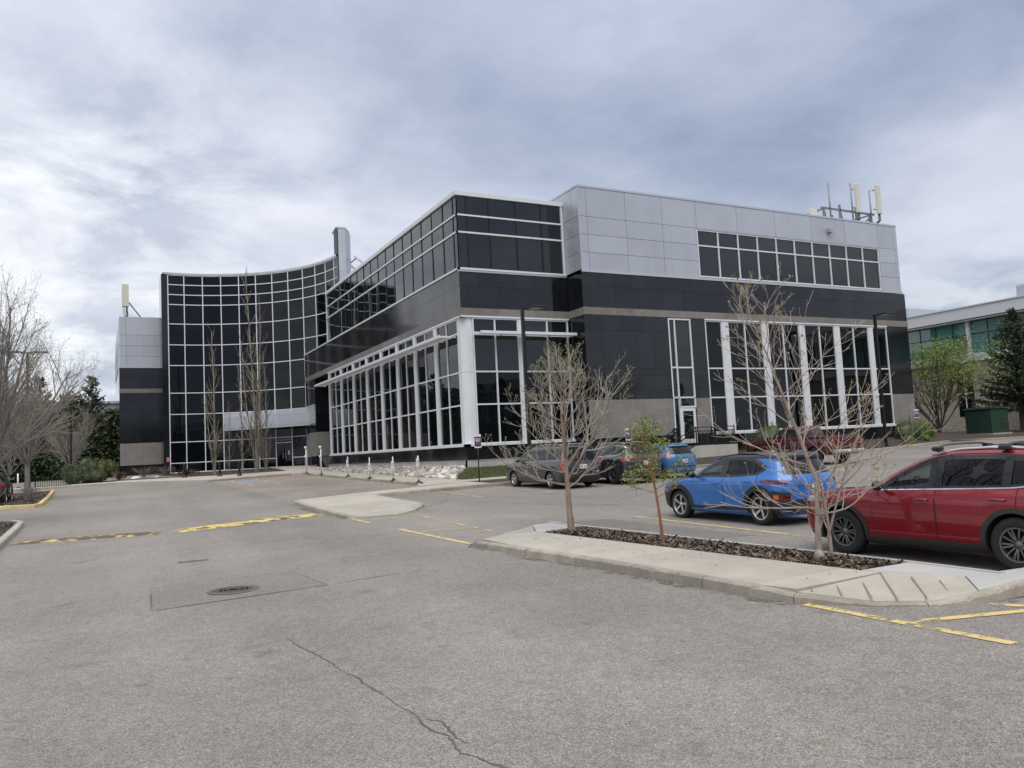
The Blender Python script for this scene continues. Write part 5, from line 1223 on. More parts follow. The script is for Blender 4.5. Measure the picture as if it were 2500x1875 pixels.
c.side('sill_cladding', cols_from(.9, -.9, [(1, .24), (-1, .24)], [(1, .39), (-1, .39)], 14), M_CLAD, .016, 4, sides=(-1, 1)); c.side('window_chrome', [(y, z - .03, z - .012) for y, z, _ in cols_from(.74, -2.03, SF['dlo_lo'], SF['dlo_hi'], 40)], M_CHROME, .012, 1, sides=(-1, 1)); c.side('window_chrome', [(y, z + .008, z + .026) for y, _, z in cols_from(-1.3, -2.03, SF['dlo_lo'], SF['dlo_hi'], 20)], M_CHROME, .012, 1, sides=(-1, 1))
c.end('light_bar', [(.985, -.9, .9), (1.02, -.9, .9)], M_RED, False, .014, 16); c.side('tail_light', cols_from(-1.98, -2.34, [(0, .93), (-2.1, .90), (-3, .88)], [(0, 1.04), (-3, 1.06)], 8), M_RED, .014, 4, sides=(-1, 1))
c.end('bumper_chrome', [(.535, -.62, .62), (.565, -.62, .62)], M_CHROME, False, .016, 12); c.end('rear_bumper', [(.26, -.8, .8), (.42, -.84, .84), (.60, -.86, .86)], M_CLAD, False, .01, 14); c.end('skid_plate', [(.27, -.55, .55), (.47, -.6, .6)], M_RIMG, False, .02, 10)
for sx in (-1, 1): MB().tube([(sx * .62, y, z) for y, z in ((.1, 1.57), (-.1, 1.625), (-.8, 1.665), (-1.5, 1.65), (-1.9, 1.60))], .017, 6).build('roof_rail', M_CHROME, c.root, True)
c.wheels(.37, .255, .24, 'fiveD', M_RIMG, M_RIMK)
# ------------------------------------------------------------------ generic far cars share one profile
def far_car(name, label, xy, paint, scale=1.0, rz=0.0, cat='car', clad=True, group='cars parked in the lot', base=SF, style='six'):
    D = {k: v for k, v in base.items() if k != 'open'}
    c = suv(name, label, (xy[0], xy[1], G(*xy)), paint, D, group, rz, cat)
    if clad:
        for y in (D['wf'], D['wr']): c.arch(y, D['ra'] - .005, D['ra'] + .07, M_CLAD, .014)
    c.side('tail_light', cols_from(D['yr'][3][1] + .42, D['yr'][3][1] + .06, [(0, .90), (-3, .90)], [(0, 1.03), (-3, 1.03)], 6), M_RED, .014, 3, sides=(-1, 1))
    c.end('rear_bumper', [(.26, -.72, .72), (.5, -.78, .78)], M_CLAD, False, .012, 12)
    c.side('headlight', cols_from(D['yf'][3][1] - .08, D['yf'][3][1] - .42, [(0, .74), (9, .74)], [(0, .86), (9, .86)], 6), M_CLEAR, .012, 3, sides=(-1, 1))
    c.wheels(D['r'], D['r'] - .115, .22, style, M_RIMS)
    if scale != 1: c.root.scale = (scale,) * 3
    return c
M_PLB = paintmat('light_blue_paint', (.035, .16, .37), .28, .2); M_PBK = paintmat('black_paint', (.008, .008, .009), .25, .2); M_PSV = paintmat('silver_paint', (.42, .44, .47), .3, .5); M_PWH = paintmat('white_paint', (.72, .73, .74), .35, 0)
far_car('parked_hatchback', 'light blue small SUV parked beside the stair railing', (22.15, 28.7), M_PLB, .97, base=KO)
far_car('parked_suv', 'black vehicle cut off by the left picture edge beside the yellow kerb', (-5.35, 51.8), M_PBK, 1.06)
far_car('parked_car', 'silver car far back on the left behind the bare trees', (-9.6, 86), M_PSV, .95, radians(78), base=KO)
far_car('parked_car', 'white car behind the green utility box, nearest the spruce trunk', (80.5, 47.2), M_PWH, 1.0, radians(90), base=KO)
# ------------------------------------------------------------------ maroon pickup
def pickup(loc):
    M_MAR = paintmat('maroon_paint', (.075, .006, .012), .25, .35)
    D = dict(yf=[(.35, 2.75), (.5, 2.88), (.8, 2.92), (1.05, 2.88), (1.15, 2.7), (1.2, 2.3), (1.24, 1.6), (1.27, 1.4)], yr=[(.5, -2.85), (.62, -2.92), (.9, -2.93), (1.2, -2.92), (1.27, -2.90)],
             w=[(.35, .90), (.5, .98), (.8, 1.0), (1.05, 1.0), (1.2, .97), (1.27, .94)], df=[(.3, .4), (1.0, .45), (1.2, .6), (1.27, .5)], dr=[(.3, .12), (1.27, .1)], n=3.4, taper=0,
             zs=levels((.42, .6, 3), (.6, 1.05, 6), (1.05, 1.27, 8)), wf=1.85, wr=-1.80, ra=.47, r=.40, wmax=1.0, belt=9, open=[])
    c = Car('pickup_truck', 'maroon crew cab pickup truck parked below the tall windows', loc, D, M_MAR, 'cars parked in the lot', 0, 'pickup truck'); c.body()
    # cab
    E = dict(yf=[(1.2, 1.55), (1.28, 1.40), (1.45, 1.12), (1.65, .75), (1.78, .48), (1.84, .25), (1.87, -.1)], yr=[(1.2, -.98), (1.5, -.93), (1.75, -.86), (1.82, -.78), (1.87, -.5)], w=[(1.2, .95), (1.3, .92), (1.5, .85), (1.7, .775), (1.8, .70), (1.85, .58), (1.87, .42)],
             df=[(1.2, .35), (1.87, .3)], dr=[(1.2, .1), (1.87, .15)], n=3.0, taper=0)
    cab = Car.__new__(Car); cab.sp = E; cab.root = c.root; cab.paint = M_MAR
    m = MB(); zs = levels((1.2, 1.78, 12), (1.78, 1.87, 6)); rings = [cab.ring(z) for z in zs]; n = len(rings[0]); m.grid(rings, closed=True); m.f.append(tuple(range((len(rings) - 1) * n + n - 1, (len(rings) - 1) * n - 1, -1))); m.m.append(0)
    m.build('cab', M_MAR, c.root, 35)
    lo = [(1.3, 1.30), (-1, 1.33)]; hi = [(1.3, 1.34), (1.0, 1.48), (.6, 1.67), (.3, 1.73), (-.9, 1.73)]
    cab.side('side_window', cols_from(1.2, .32, lo, hi, 12), M_GLOSSK, .006, 5, sides=(-1, 1)); cab.side('side_window', cols_from(.18, -.72, lo, hi, 12), M_GLOSSK, .006, 5, sides=(-1, 1))
    cab.end('rear_window', [(1.36, -.62, .62), (1.70, -.58, .58)], M_GLOSSK, False, .006, 8); cab.end('windscreen', [(1.32, -.75, .75), (1.55, -.7, .7), (1.76, -.6, .6)], M_GLOSSK, True, .006, 10)
    bed = MB()
    for sx in (-1, 1): bed.bevbox(sx * .93 - .05, sx * .93 + .05, -2.9, -1.02, 1.255, 1.33, .02)
    bed.bevbox(-.98, .98, -2.92, -2.84, 1.2, 1.34, .02); bed.build('bed_rail', M_MAR, c.root, 40)
    MB().bevbox(-.86, .86, -2.96, -2.92, .72, 1.26, .02).build('tailgate', M_MAR, c.root, 40)
    MB().bevbox(-.98, .98, -3.08, -2.90, .50, .66, .04).build('rear_bumper', M_CHROME, c.root, 40)
    for sx in (-1, 1): MB().bevbox(sx * .925 - .07, sx * .925 + .07, -2.965, -2.86, .88, 1.18, .02).build('tail_light', M_RED, c.root, 40)
    pl = MB(); pl.box(-.155, .155, -3.10, -3.085, .53, .63); pl.build('licence_plate', M_PLATE, c.root)
    for y in (1.85, -1.80): c.arch(y, .46, .52, M_MAR, .014, name='wheel_arch_lip', zmin=.42)
    c.wheels(.40, .24, .26, 'six', M_RIMS, track=.86)
    for sx in (-1, 1): MB().blob((sx * 1.13, 1.02, 1.36), (.11, .06, .12), 2, 0).build('side_mirror', M_GLOSSK, c.root, True)
pickup((31.35, 28.9, G(31.35, 28.9)))
# ================================================================== trees and shrubs
def barkmat(name, col, sc=14): return pm(name, col, .9, noise=(sc, .35, 5, (1, 1, .25)), bump=(sc * 2, .4, .01))
M_BARK1 = barkmat('bark_brown', (.27, .205, .165)); M_BARK2 = barkmat('bark_pinkish', (.33, .27, .235)); M_BARKO = barkmat('bark_orange', (.27, .125, .065)); M_BARKD = barkmat('bark_dark', (.075, .06, .05)); M_BARKP = barkmat('bark_poplar', (.24, .22, .185)); M_BARKG = barkmat('bark_grey', (.19, .175, .155))
M_TWIG1 = pm('twig_grey', (.36, .33, .295), .9); M_TWIG2 = pm('twig_pale', (.46, .385, .335), .9); M_TWIGL = pm('twig_grey_brown', (.27, .245, .215), .9); M_TWIGP = pm('twig_poplar', (.21, .185, .145), .9)
def leafmat(name, col, var=.35):
    m = pm(name, col, .6, noise=(3, var, 3)); b = m.node_tree.nodes['Principled BSDF']; b.inputs['Subsurface Weight'].default_value = 0; return m
M_BUD = leafmat('bud_green', (.20, .22, .05)); M_LEAFS = leafmat('leaf_sapling', (.15, .19, .035)); M_LEAFS2 = leafmat('leaf_sapling_light', (.27, .31, .08)); M_LEAFW = leafmat('leaf_pale_green', (.20, .26, .055)); M_CONIF = leafmat('needle_dark', (.032, .046, .025)); M_CONIF2 = leafmat('needle_mid', (.058, .078, .034)); M_LEAFB = leafmat('leaf_shrub', (.055, .105, .018)); M_LEAFB2 = leafmat('leaf_shrub_yellow', (.13, .14, .025)); M_LEAFJ = leafmat('juniper_green', (.085, .110, .058)); M_LEAFR = leafmat('leaf_red_brown', (.075, .036, .026)); M_BLOSS = leafmat('bud_pale', (.42, .40, .36), .2)
class Tree:
    def __init__(s, seed): s.r = random.Random(seed); s.w = MB(); s.t = MB(); s.tips = []; s.nodes = []
    def limb(s, p, d, L_, r0, r1, seg, up, wig, mb, n=5):
        r = s.r; pts = [Vector(p)]; rad = [r0]; d = Vector(d).normalized(); step = L_ / seg
        for k in range(seg):
            d = d + Vector((r.gauss(0, wig), r.gauss(0, wig), r.gauss(0, wig) + up)); d.normalize()
            pts.append(pts[-1] + d * step); rad.append(r0 + (r1 - r0) * (k + 1) / seg)
        mb.tube(pts, rad, n, cap=False); return pts, rad, d
def perp(d, a, r):
    """direction leaving d at angle a with a random roll"""
    d = d.normalized(); u = d.orthogonal().normalized(); w = d.cross(u); t = r.uniform(0, 2 * pi); return (d * cos(a) + (u * cos(t) + w * sin(t)) * sin(a)).normalized()
def grow(T, p, d, L_, r0, lvl, cfg):
    """recursive twigs: cfg[lvl] = (n children, length ratio, angle, up, wiggle, start fraction, segments, sides)"""
    n, lr, ang, up, wig, st, seg, sd = cfg[lvl]
    r = T.r; mb = T.w if lvl == 0 else T.t
    pts, rad, de = T.limb(p, d, L_, r0, max(.0026, r0 * (.36 if lvl < len(cfg) - 1 else .5)), seg, up, wig, mb, sd)
    if lvl == len(cfg) - 1:
        T.tips.append((pts[-1], de)); 
        if len(pts) > 2: T.nodes.append((pts[len(pts) // 2], de))
        return
    for k in range(n):
        t = st + (1 - st) * (k + r.random() * .8) / n; f = t * (len(pts) - 1); i = min(int(f), len(pts) - 2); q = pts[i].lerp(pts[i + 1], f - i)
        dd = (pts[i + 1] - pts[i]).normalized(); c = perp(dd, radians(ang + r.uniform(-14, 14)), r)
        if c.z < -.25: c.z *= -.4
        grow(T, q, c, L_ * lr * (1.15 - .5 * t) * r.uniform(.75, 1.2), max(.0034, (rad[i] * .62)), lvl + 1, cfg)
    T.tips.append((pts[-1], de))
def leaves(mb, p, d, n, size, r, spread, nm=1, aspect=.55):
    for k in range(n):
        a = Vector((r.gauss(0, 1), r.gauss(0, 1), r.gauss(0, 1) + .4)).normalized(); b = a.cross(Vector((r.gauss(0, 1), r.gauss(0, 1), r.gauss(0, 1)))).normalized()
        q = Vector(p) + Vector((r.gauss(0, spread), r.gauss(0, spread), r.gauss(0, spread))); l = size * r.uniform(.6, 1.3); w = l * aspect
        mb.add([q, q + a * l * .5 + b * w * .5, q + a * l, q + a * l * .5 - b * w * .5], [(0, 1, 2, 3)], r.randrange(nm))
def finish(root, T, bark, twig, leafmb=None, leafm=None, leafname='foliage'):
    T.w.build('trunk', bark, root, True); 
    if T.t.v: T.t.build('branches', twig, root, True)
    if leafmb is not None and leafmb.v: leafmb.build(leafname, leafm, root, kind='stuff')
# ---- island tree with buds (brown trunk)
def tree_root(name, label, x, y, h=.0, group=None):
    o = empty(name, (x, y, G(x, y) + h)); return tag(o, label, 'tree', group)
R = tree_root('bare_tree', 'bare budding tree with straight brown trunk at the left end of the mulch bed', 8.82, 14.45, .10)
T = Tree(21)
pts, rad, _ = T.limb((0, 0, -.1), (-.02, .0, 1), 2.3, .074, .030, 9, .02, .018, T.w, 9)
T.w.tube([(0, 0, -.05), (0, 0, .1), (0, 0, .3)], [.095, .078, .074], 9, cap=False)
pts2, rad2, _ = T.limb(pts[-1], (0.02, 0, 1), 1.30, .030, .006, 8, .03, .05, T.w, 7)
allp = pts[4:] + pts2[1:]; allr = rad[4:] + rad2[1:]
cfg = [(7, .46, 44, .080, .055, .20, 9, 6), (4, .52, 40, .13, .08, .15, 6, 5), (1, .5, 38, .15, .1, .3, 4, 4), (0, 0, 0, .13, .08, 0, 3, 3)]
nb = 26
for k in range(nb):
    f = (k / nb) ** 1.25 * (len(allp) - 1.3); i = int(f); q = allp[i].lerp(allp[min(i + 1, len(allp) - 1)], f - i); a = k * 2.399 + T.r.uniform(-.3, .3)
    el = radians(4 + 50 * (k / nb) + T.r.uniform(-8, 8)); L0 = (1.85 - 1.20 * (k / nb)) * T.r.uniform(.82, 1.1)
    if k in (2, 5, 7): el = radians(46); L0 = 2.2
    grow(T, q, Vector((cos(a) * cos(el), sin(a) * cos(el), sin(el))), L0, max(.012, allr[i] * (.42 if k not in (2, 5, 7) else .62)), 0, cfg)
lm = MB()
for p, d in T.tips:
    if T.r.random() < .5: leaves(lm, p, d, 3, .036, T.r, .006)
finish(R, T, M_BARK1, M_TWIG1, lm, M_BUD, 'buds')
# ---- multi-stem bare tree in front of the red car
R = tree_root('bare_tree', 'bare multi-stem budding tree in front of the red crossover', 9.45, 8.50, .10)
T = Tree(33)
def stem(p, d, L_, r0, r1, seg, up, wig): return T.limb(p, d, L_, r0, r1, seg, up, wig, T.w, 8)
# trunk leans away to the left of the view as it rises
main, mr_, dm = stem((0, 0, -.1), (.06, .02, 1), 1.25, .052, .033, 7, .0, .018)
T.w.blob((-.03, -.03, .02), (.10, .09, .12), 2, .18, rnd=T.r)
main2, mr2, dm2 = stem(main[-1], (-.30, .14, 1), 2.8, .033, .005, 12, .015, .028)
st2, sr2, d2 = stem((.16, -.08, -.1), (.10, -.04, 1), 1.35, .030, .016, 7, .02, .03)
st3, sr3, d3 = stem((.05, -.02, .45), (.30, -.14, 1), 1.5, .020, .007, 8, .015, .03)
st4, sr4, d4 = stem((.14, -.07, .30), (.14, -.30, 1), 1.55, .020, .007, 8, .02, .035)
cfg = [(5, .48, 40, .055, .06, .28, 8, 5), (2, .52, 38, .12, .08, .3, 5, 4), (0, 0, 0, .13, .09, 0, 4, 3)]
def sprout(P, Rr, i0, n, L0, L1, e0, e1, seed=0, cf=None, a0=0):
    for k in range(n):
        f = i0 + (len(P) - 1.2 - i0) * k / n; i = int(f); q = P[i].lerp(P[i + 1], f - i); a = a0 + k * 2.399 + T.r.uniform(-.35, .35); el = radians(e0 + (e1 - e0) * k / n + T.r.uniform(-9, 9))
        grow(T, q, Vector((cos(a) * cos(el), sin(a) * cos(el), sin(el))), (L0 + (L1 - L0) * k / n) * T.r.uniform(.8, 1.15), max(.0075, Rr[i] * .42), 0, cf or cfg)
sprout(main, mr_, 4.2, 5, 1.4, 1.4, 2, 20); sprout(main2, mr2, .5, 21, 1.75, .6, 12, 62); sprout(st2, sr2, 2.5, 5, 1.35, .9, 6, 40, a0=1); sprout(st3, sr3, 2, 5, 1.2, .8, 8, 45, a0=2); sprout(st4, sr4, 2, 5, 1.1, .8, 4, 40, a0=3)
lm = MB()
for p, d in T.tips:
    if p.z > 1.2 and T.r.random() < .5: leaves(lm, p, d, 3, .040, T.r, .006)
finish(R, T, M_BARK2, M_TWIG2, lm, M_BUD, 'buds')
# ---- sapling with orange trunk
R = tree_root('sapling', 'small green leafed sapling with orange brown trunk in the mulch bed', 8.86, 11.41, .10)
T = Tree(5)
P, Rr, _ = T.limb((0, 0, -.1), (-.03, .02, 1), 2.2, .032, .010, 12, .01, .022, T.w, 8)
cfg = [(5, .5, 40, .06, .08, .2, 6, 5), (0, 0, 0, .08, .1, 0, 3, 3)]
for k in range(17):
    f = 5.2 + 6.6 * k / 17; i = int(f); q = P[i].lerp(P[min(i + 1, 12)], f - i); a = k * 2.4; el = radians(18 + 30 * k / 17 + T.r.uniform(-12, 12)); grow(T, q, Vector((cos(a) * cos(el), sin(a) * cos(el), sin(el))), (.66 - .35 * k / 17) * T.r.uniform(.7, 1.15), .008, 0, cfg)
lm = MB()
for p, d in T.tips + T.nodes: leaves(lm, p, d, 13, .044, T.r, .055, 3, .5)
finish(R, T, M_BARKO, M_BARKO, lm, [M_LEAFS, M_LEAFS, M_LEAFS2])
# ---- columnar poplars in front of the tower
def poplar(x, y, h, w, nst, label, seed, lean=0.0):
    R = tree_root('poplar', label, x, y, .12, 'poplars in front of the glass tower'); T = Tree(seed); r = T.r
    cfg = [(11, .16, 30, .10, .05, .06, 14, 5), (4, .5, 30, .12, .08, .2, 5, 3), (0, 0, 0, .1, .08, 0, 3, 3)]
    for k in range(nst):
        a = k * 2.399; ln = h * (1 if k == 0 else r.uniform(.55, .86)); off = w * .22 * (0 if k == 0 else 1)
        d = Vector((cos(a) * (.0 if k == 0 else .12) + lean, sin(a) * (.0 if k == 0 else .12), 1))
        grow(T, (cos(a) * off * .6, sin(a) * off * .6, -.1), d, ln, .012 * h * .55 * (1 if k == 0 else .6), 0, [(int(ln * 2.3), 1.7 / ln * w, 25, .05, .016, .07, 16, 6), (3, .42, 26, .10, .06, .15, 5, 4), (0, 0, 0, .1, .08, 0, 3, 3)])
    # dense basal shoots
    for k in range(int(16 * w)):
        a = r.uniform(0, 2 * pi); grow(T, (cos(a) * .1, sin(a) * .1, r.uniform(.3, 2.2)), Vector((cos(a) * .55, sin(a) * .55, 1)), r.uniform(1.2, 2.6), .012, 0, [(5, .42, 25, .08, .06, .2, 6, 4), (0, 0, 0, .1, .06, 0, 3, 3)])
    finish(R, T, M_BARKP, M_TWIGP)
poplar(8.95, 72.9, 12.6, 1.0, 2, 'slender bare poplar leftmost of the poplars by the tower', 41)
poplar(10.25, 73.9, 6.4, .5, 1, 'shortest thin bare poplar between two taller ones by the tower', 42)
poplar(11.25, 73.5, 9.6, .55, 1, 'bare poplar third from the left by the tower', 43)
poplar(12.75, 74.6, 18.2, 1.15, 4, 'tallest many-stemmed bare poplar in front of the glass tower', 44)
poplar(13.7, 75.3, 11.2, .8, 2, 'bare poplar nearest the entrance doors', 45)
# ---- bare spreading trees on the left
def bigbare(x, y, h, label, seed, pale, trunk=1.9, spread=1.0, r0=.14, bark=None):
    R = tree_root('bare_tree', label, x, y, .1); T = Tree(seed); r = T.r
    P, Rr, d = T.limb((0, 0, -.15), (.02, .02, 1), trunk, r0, r0 * .8, 5, 0, .03, T.w, 9)
    L0 = (h - trunk) * .62
    cfg = [(9, .52, 30, .045, .05, .18, 9, 6), (7, .52, 33, .06, .07, .12, 7, 4), (5, .5, 34, .08, .09, .15, 5, 3), (0, 0, 0, .07, .08, 0, 3, 3)]
    for k in range(8):
        a = k * 2.399; el = radians(82 if k == 0 else r.uniform(38, 66)); grow(T, P[-1] + Vector((0, 0, -.25 * r.random())), Vector((cos(a) * cos(el) * spread, sin(a) * cos(el) * spread, sin(el))), L0 * r.uniform(.85, 1.1) * (1.15 if k == 0 else 1), r0 * .5, 0, cfg)
    lm = MB()
    if pale:
        for p, d in T.tips: leaves(lm, p, d, 2, .055, r, .05)
    finish(R, T, bark or M_BARKG, M_TWIGL, lm, M_BLOSS, 'pale_buds')
bigbare(-3.55, 34.4, 9.9, 'large bare tree with pale buds cut off by the left picture edge', 51, True, 2.2, .95, .15)
bigbare(-3.5, 51.4, 8.6, 'bare tree with dark trunk inside the yellow kerbed island', 52, False, 2.1, 1.05, .16)
bigbare(-5.6, 66.5, 7.2, 'twiggy grey shrub-like tree behind the yellow kerbed island', 53, False, 1.2, 1.1, .09)
bigbare(-2.2, 82, 8.5, 'grey bare tree beside the street lamp left of the tower', 54, False, 1.2, 1.0, .1)
# ---- conifers
def conifer(x, y, h, w, label, seed, name='spruce', mats=(M_CONIF, M_CONIF2), dens=1.0, z0=.8, gz=None, group=None, pine=False):
    R = empty(name, (x, y, (G(x, y) if gz is None else gz))); tag(R, label, 'tree', group); r = random.Random(seed); tw = MB(); tw.tube([(0, 0, -.2), (0, 0, h * .5), (0, 0, h)], [.05 + h * .018, h * .012, .015], 7, cap=False); lf = MB(); br = MB()
    nl = int(h * 3.2 * dens)
    for k in range(nl):
        t = k / nl; z = z0 + (h - z0 - .15) * t ** .92; L_ = w * (1 - t) ** (.75 if pine else .9) * r.uniform(.72, 1.12) + .12; nbr = max(3, int((8 if not pine else 6) * (1 - t * .5)))
        for j in range(nbr):
            a = r.uniform(0, 2 * pi); up = .05 + .5 * t + (.18 if pine else -.05); d = Vector((cos(a), sin(a), up)).normalized(); p0 = Vector((0, 0, z + r.uniform(-.12, .12))); n = max(3, int(L_ / .24)); pts = []
            for i in range(n + 1):
                s = i / n; pts.append(p0 + d * L_ * s + Vector((0, 0, (.16 if pine else .10) * L_ * s * s - (.12 * L_ * s * (1 - s) * 2 if not pine else 0))))
            br.tube([pts[0], pts[n // 2], pts[-1]], [.022, .014, .006], 3, cap=False)
            for i in range(1, n + 1):
                for q in range(int(5 + 3 * dens)):
                    c = pts[i] + Vector((r.gauss(0, .07), r.gauss(0, .07), r.gauss(0, .05))); dd = (d * .7 + Vector((r.gauss(0, .55), r.gauss(0, .55), r.gauss(.25 if pine else 0, .4)))).normalized(); s_ = Vector((r.gauss(0, 1), r.gauss(0, 1), r.gauss(0, 1))).cross(dd).normalized(); l = r.uniform(.16, .34); ww = r.uniform(.035, .07)
                    lf.add([c - s_ * ww, c + dd * l * .55 - s_ * ww * .9, c + dd * l, c + dd * l * .55 + s_ * ww * .9, c + s_ * ww], [(0, 1, 2, 3, 4)], r.randrange(2))
    tw.build('trunk', M_BARKD, R, True); br.build('branches', M_BARKD, R); lf.build('needles', list(mats), R, kind='stuff')
conifer(70.5, 40.2, 10.8, 3.6, 'dark spruce beside the green utility box at the right edge', 61, dens=1.1, z0=2.1)
conifer(-.6, 100, 11.2, 3.1, 'tall dark pine left of the far wing', 62, 'pine_tree', pine=True, z0=1.2)
conifer(-5.8, 104, 11.6, 3.2, 'dark pine behind the street lamp on the left', 63, 'pine_tree', pine=True, z0=1.2)
conifer(-13.5, 100, 8.4, 2.1, 'shorter dark pine behind the bare trees on the left', 64, 'pine_tree', pine=True, z0=1.0)
# ---- green tree by the right corner
def leafy(x, y, h, w, label, seed, mats, gz=None, name='leafy_tree', n=15, leaf=.10, trunk=1.0, bark=M_BARKD, bl=(14, 8)):
    R = empty(name, (x, y, G(x, y) if gz is None else gz)); tag(R, label, 'tree'); T = Tree(seed); r = T.r
    P, Rr, d = T.limb((0, 0, -.2), (0, 0, 1), trunk, .14, .11, 4, 0, .04, T.w, 8)
    cfg = [(8, .5, 34, .035, .06, .2, 8, 5), (6, .52, 36, .03, .08, .15, 6, 4), (0, 0, 0, .0, .1, 0, 4, 3)]
    for k in range(n):
        a = k * 2.399; el = radians(r.uniform(38, 84)); grow(T, P[-1] - Vector((0, 0, r.random() * .3)), Vector((cos(a) * cos(el) * w, sin(a) * cos(el) * w, sin(el))), (h - trunk) * .66 * r.uniform(.75, 1.1), .055, 0, cfg)
    lm = MB()
    for p, d in T.tips + T.nodes:
        leaves(lm, p, d, bl[0] if p.z > h * .45 else bl[1], leaf, r, .22, len(mats), .42)
    finish(R, T, bark, bark, lm, mats)
leafy(58.6, 39.6, 10.8, .8, 'pale green spring tree between the office corner and utility box', 71, [M_LEAFW, M_LEAFW, M_LEAFS], n=14, leaf=.15, bl=(13, 5))
# ---- shrubs: leaves spread through a lumpy volume round a few stems
def shrub(x, y, rx, ry, h, label, seed, mats, name='shrub', dz=.1, n=None, leaf=.07, group=None, gz=None, cat='shrub', twiggy=False):
    z = (G(x, y) + dz) if gz is None else gz; R = empty(name, (x, y, z)); tag(R, label, cat, group); r = random.Random(seed); n = n or int(1500 * (rx * ry * h) ** .66 + 250)
    lf = MB(); lumps = [(Vector((r.uniform(-.45, .45) * rx, r.uniform(-.45, .45) * ry, h * r.uniform(.35, .6))), r.uniform(.45, .62)) for k in range(6)]
    for k in range(n):
        c, s = r.choice(lumps); a = Vector((r.gauss(0, 1), r.gauss(0, 1), r.gauss(0, 1))).normalized() * (r.random() ** .28); p = c + Vector((a.x * rx * s * 1.15, a.y * ry * s * 1.15, a.z * h * s * .85)); p.z = max(.03, min(p.z, h * 1.02)); leaves(lf, p, None, 1, leaf, r, .012, len(mats), .5)
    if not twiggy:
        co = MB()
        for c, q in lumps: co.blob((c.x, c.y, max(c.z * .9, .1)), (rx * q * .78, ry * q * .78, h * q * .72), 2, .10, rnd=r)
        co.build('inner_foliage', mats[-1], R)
    st = MB()
    for k in range(14 if not twiggy else 70):
        a = r.uniform(0, 2 * pi); q = r.uniform(.2, .75); e = Vector((cos(a) * rx * q, sin(a) * ry * q, h * r.uniform(.6, 1.0))); st.tube([(0, 0, -.05), (e.x * .4, e.y * .4, e.z * .5), e], [.012, .009, .004], 3, cap=False)
    lf.build('foliage', list(mats), R, kind='stuff'); st.build('stems', M_BARKD if not twiggy else M_TWIGL, R)
# clipped shrubs left of the tower
for k, (x, y, rx, h, mt, lb) in enumerate(((-1.95, 74.6, .80, 1.55, M_LEAFJ, 'rounded grey green shrub at the left end of the shrub row'), (-.8, 76.0, 1.0, 2.0, M_LEAFJ, 'tallest rounded grey green shrub in the row left of the wing'), (.55, 76.2, 1.05, 1.95, M_LEAFB2, 'yellow green rounded shrub in the row left of the wing'), (-1.75, 73.2, .65, 1.1, M_LEAFJ, 'low rounded shrub in front at the left of the shrub row'), (-.35, 73.2, .95, 1.05, M_LEAFJ, 'low spreading grey green juniper in front of the shrub row'))):
    shrub(x, y, rx, rx, h, lb, 80 + k, [mt, mt, M_CONIF2], 'rounded_shrub', group='shrub row left of the wing', n=4200, leaf=.11)
for k, (x, y, rx, h, lb) in enumerate(((1.5, 74.2, .8, .75, 'low red brown shrub at the end of the rounded shrub row'), (3.6, 78.5, 1.5, .95, 'low red brown shrub in front of the wing base'), (5.4, 79.2, 1.3, .85, 'low red brown shrub before the tower pier'), (7.0, 76.5, .9, .5, 'smallest low red brown shrub left of the first poplar'))):
    shrub(x, y, rx, rx * .7, h, lb, 90 + k, [M_LEAFR, M_LEAFR, M_BARKD], 'low_shrub', group='low red brown shrubs', n=900, leaf=.09, twiggy=True)
shrub(17.05, 66.6, .72, .72, 1.35, 'brown twiggy shrub at the end of the river rocks', 95, [M_LEAFR, M_BARKG, M_LEAFJ], n=700, leaf=.05, twiggy=True)
shrub(-3.2, 48.5, .75, .7, 1.0, 'dark bare shrub under the tree in the yellow kerbed island', 96, [M_LEAFR, M_BARKD], n=600, leaf=.05, twiggy=True)
shrub(-4.7, 47.8, .7, .7, 1.0, 'dark bare shrub beside the black vehicle', 97, [M_LEAFR, M_BARKD], n=600, leaf=.05, twiggy=True)
# shrubs by the right corner
shrub(50.6, 36.7, 1.5, 1.0, 1.75, 'dark green shrub against the right corner of the office', 101, [M_LEAFB, M_CONIF2], dz=.2, n=2200, leaf=.10)
shrub(53.2, 37.3, 1.3, 1.0, 1.55, 'bright green bushy shrub beside the right corner sign', 102, [M_LEAFB, M_LEAFW, M_LEAFB], dz=.15, n=2600, leaf=.10)
shrub(48.4, 35.2, .55, .5, .65, 'small bright green shrub by the right kerb', 103, [M_LEAFW, M_LEAFB], dz=.12, n=600, leaf=.08)
shrub(51.3, 35.9, .5, .45, .6, 'small green shrub between the two larger corner shrubs', 104, [M_LEAFW, M_LEAFB], dz=.12, n=600, leaf=.08)
shrub(37.0, 36.6, 1.35, .9, 1.75, 'rounded green shrub behind the maroon pickup truck', 105, [M_LEAFB, M_LEAFB2, M_CONIF2], dz=.3, n=2400, leaf=.09)
shrub(45.3, 36.9, .8, .6, .95, 'reddish twiggy shrub below the tall right windows', 106, [M_LEAFR, M_LEAFJ], dz=.3, n=700, leaf=.07, twiggy=True)
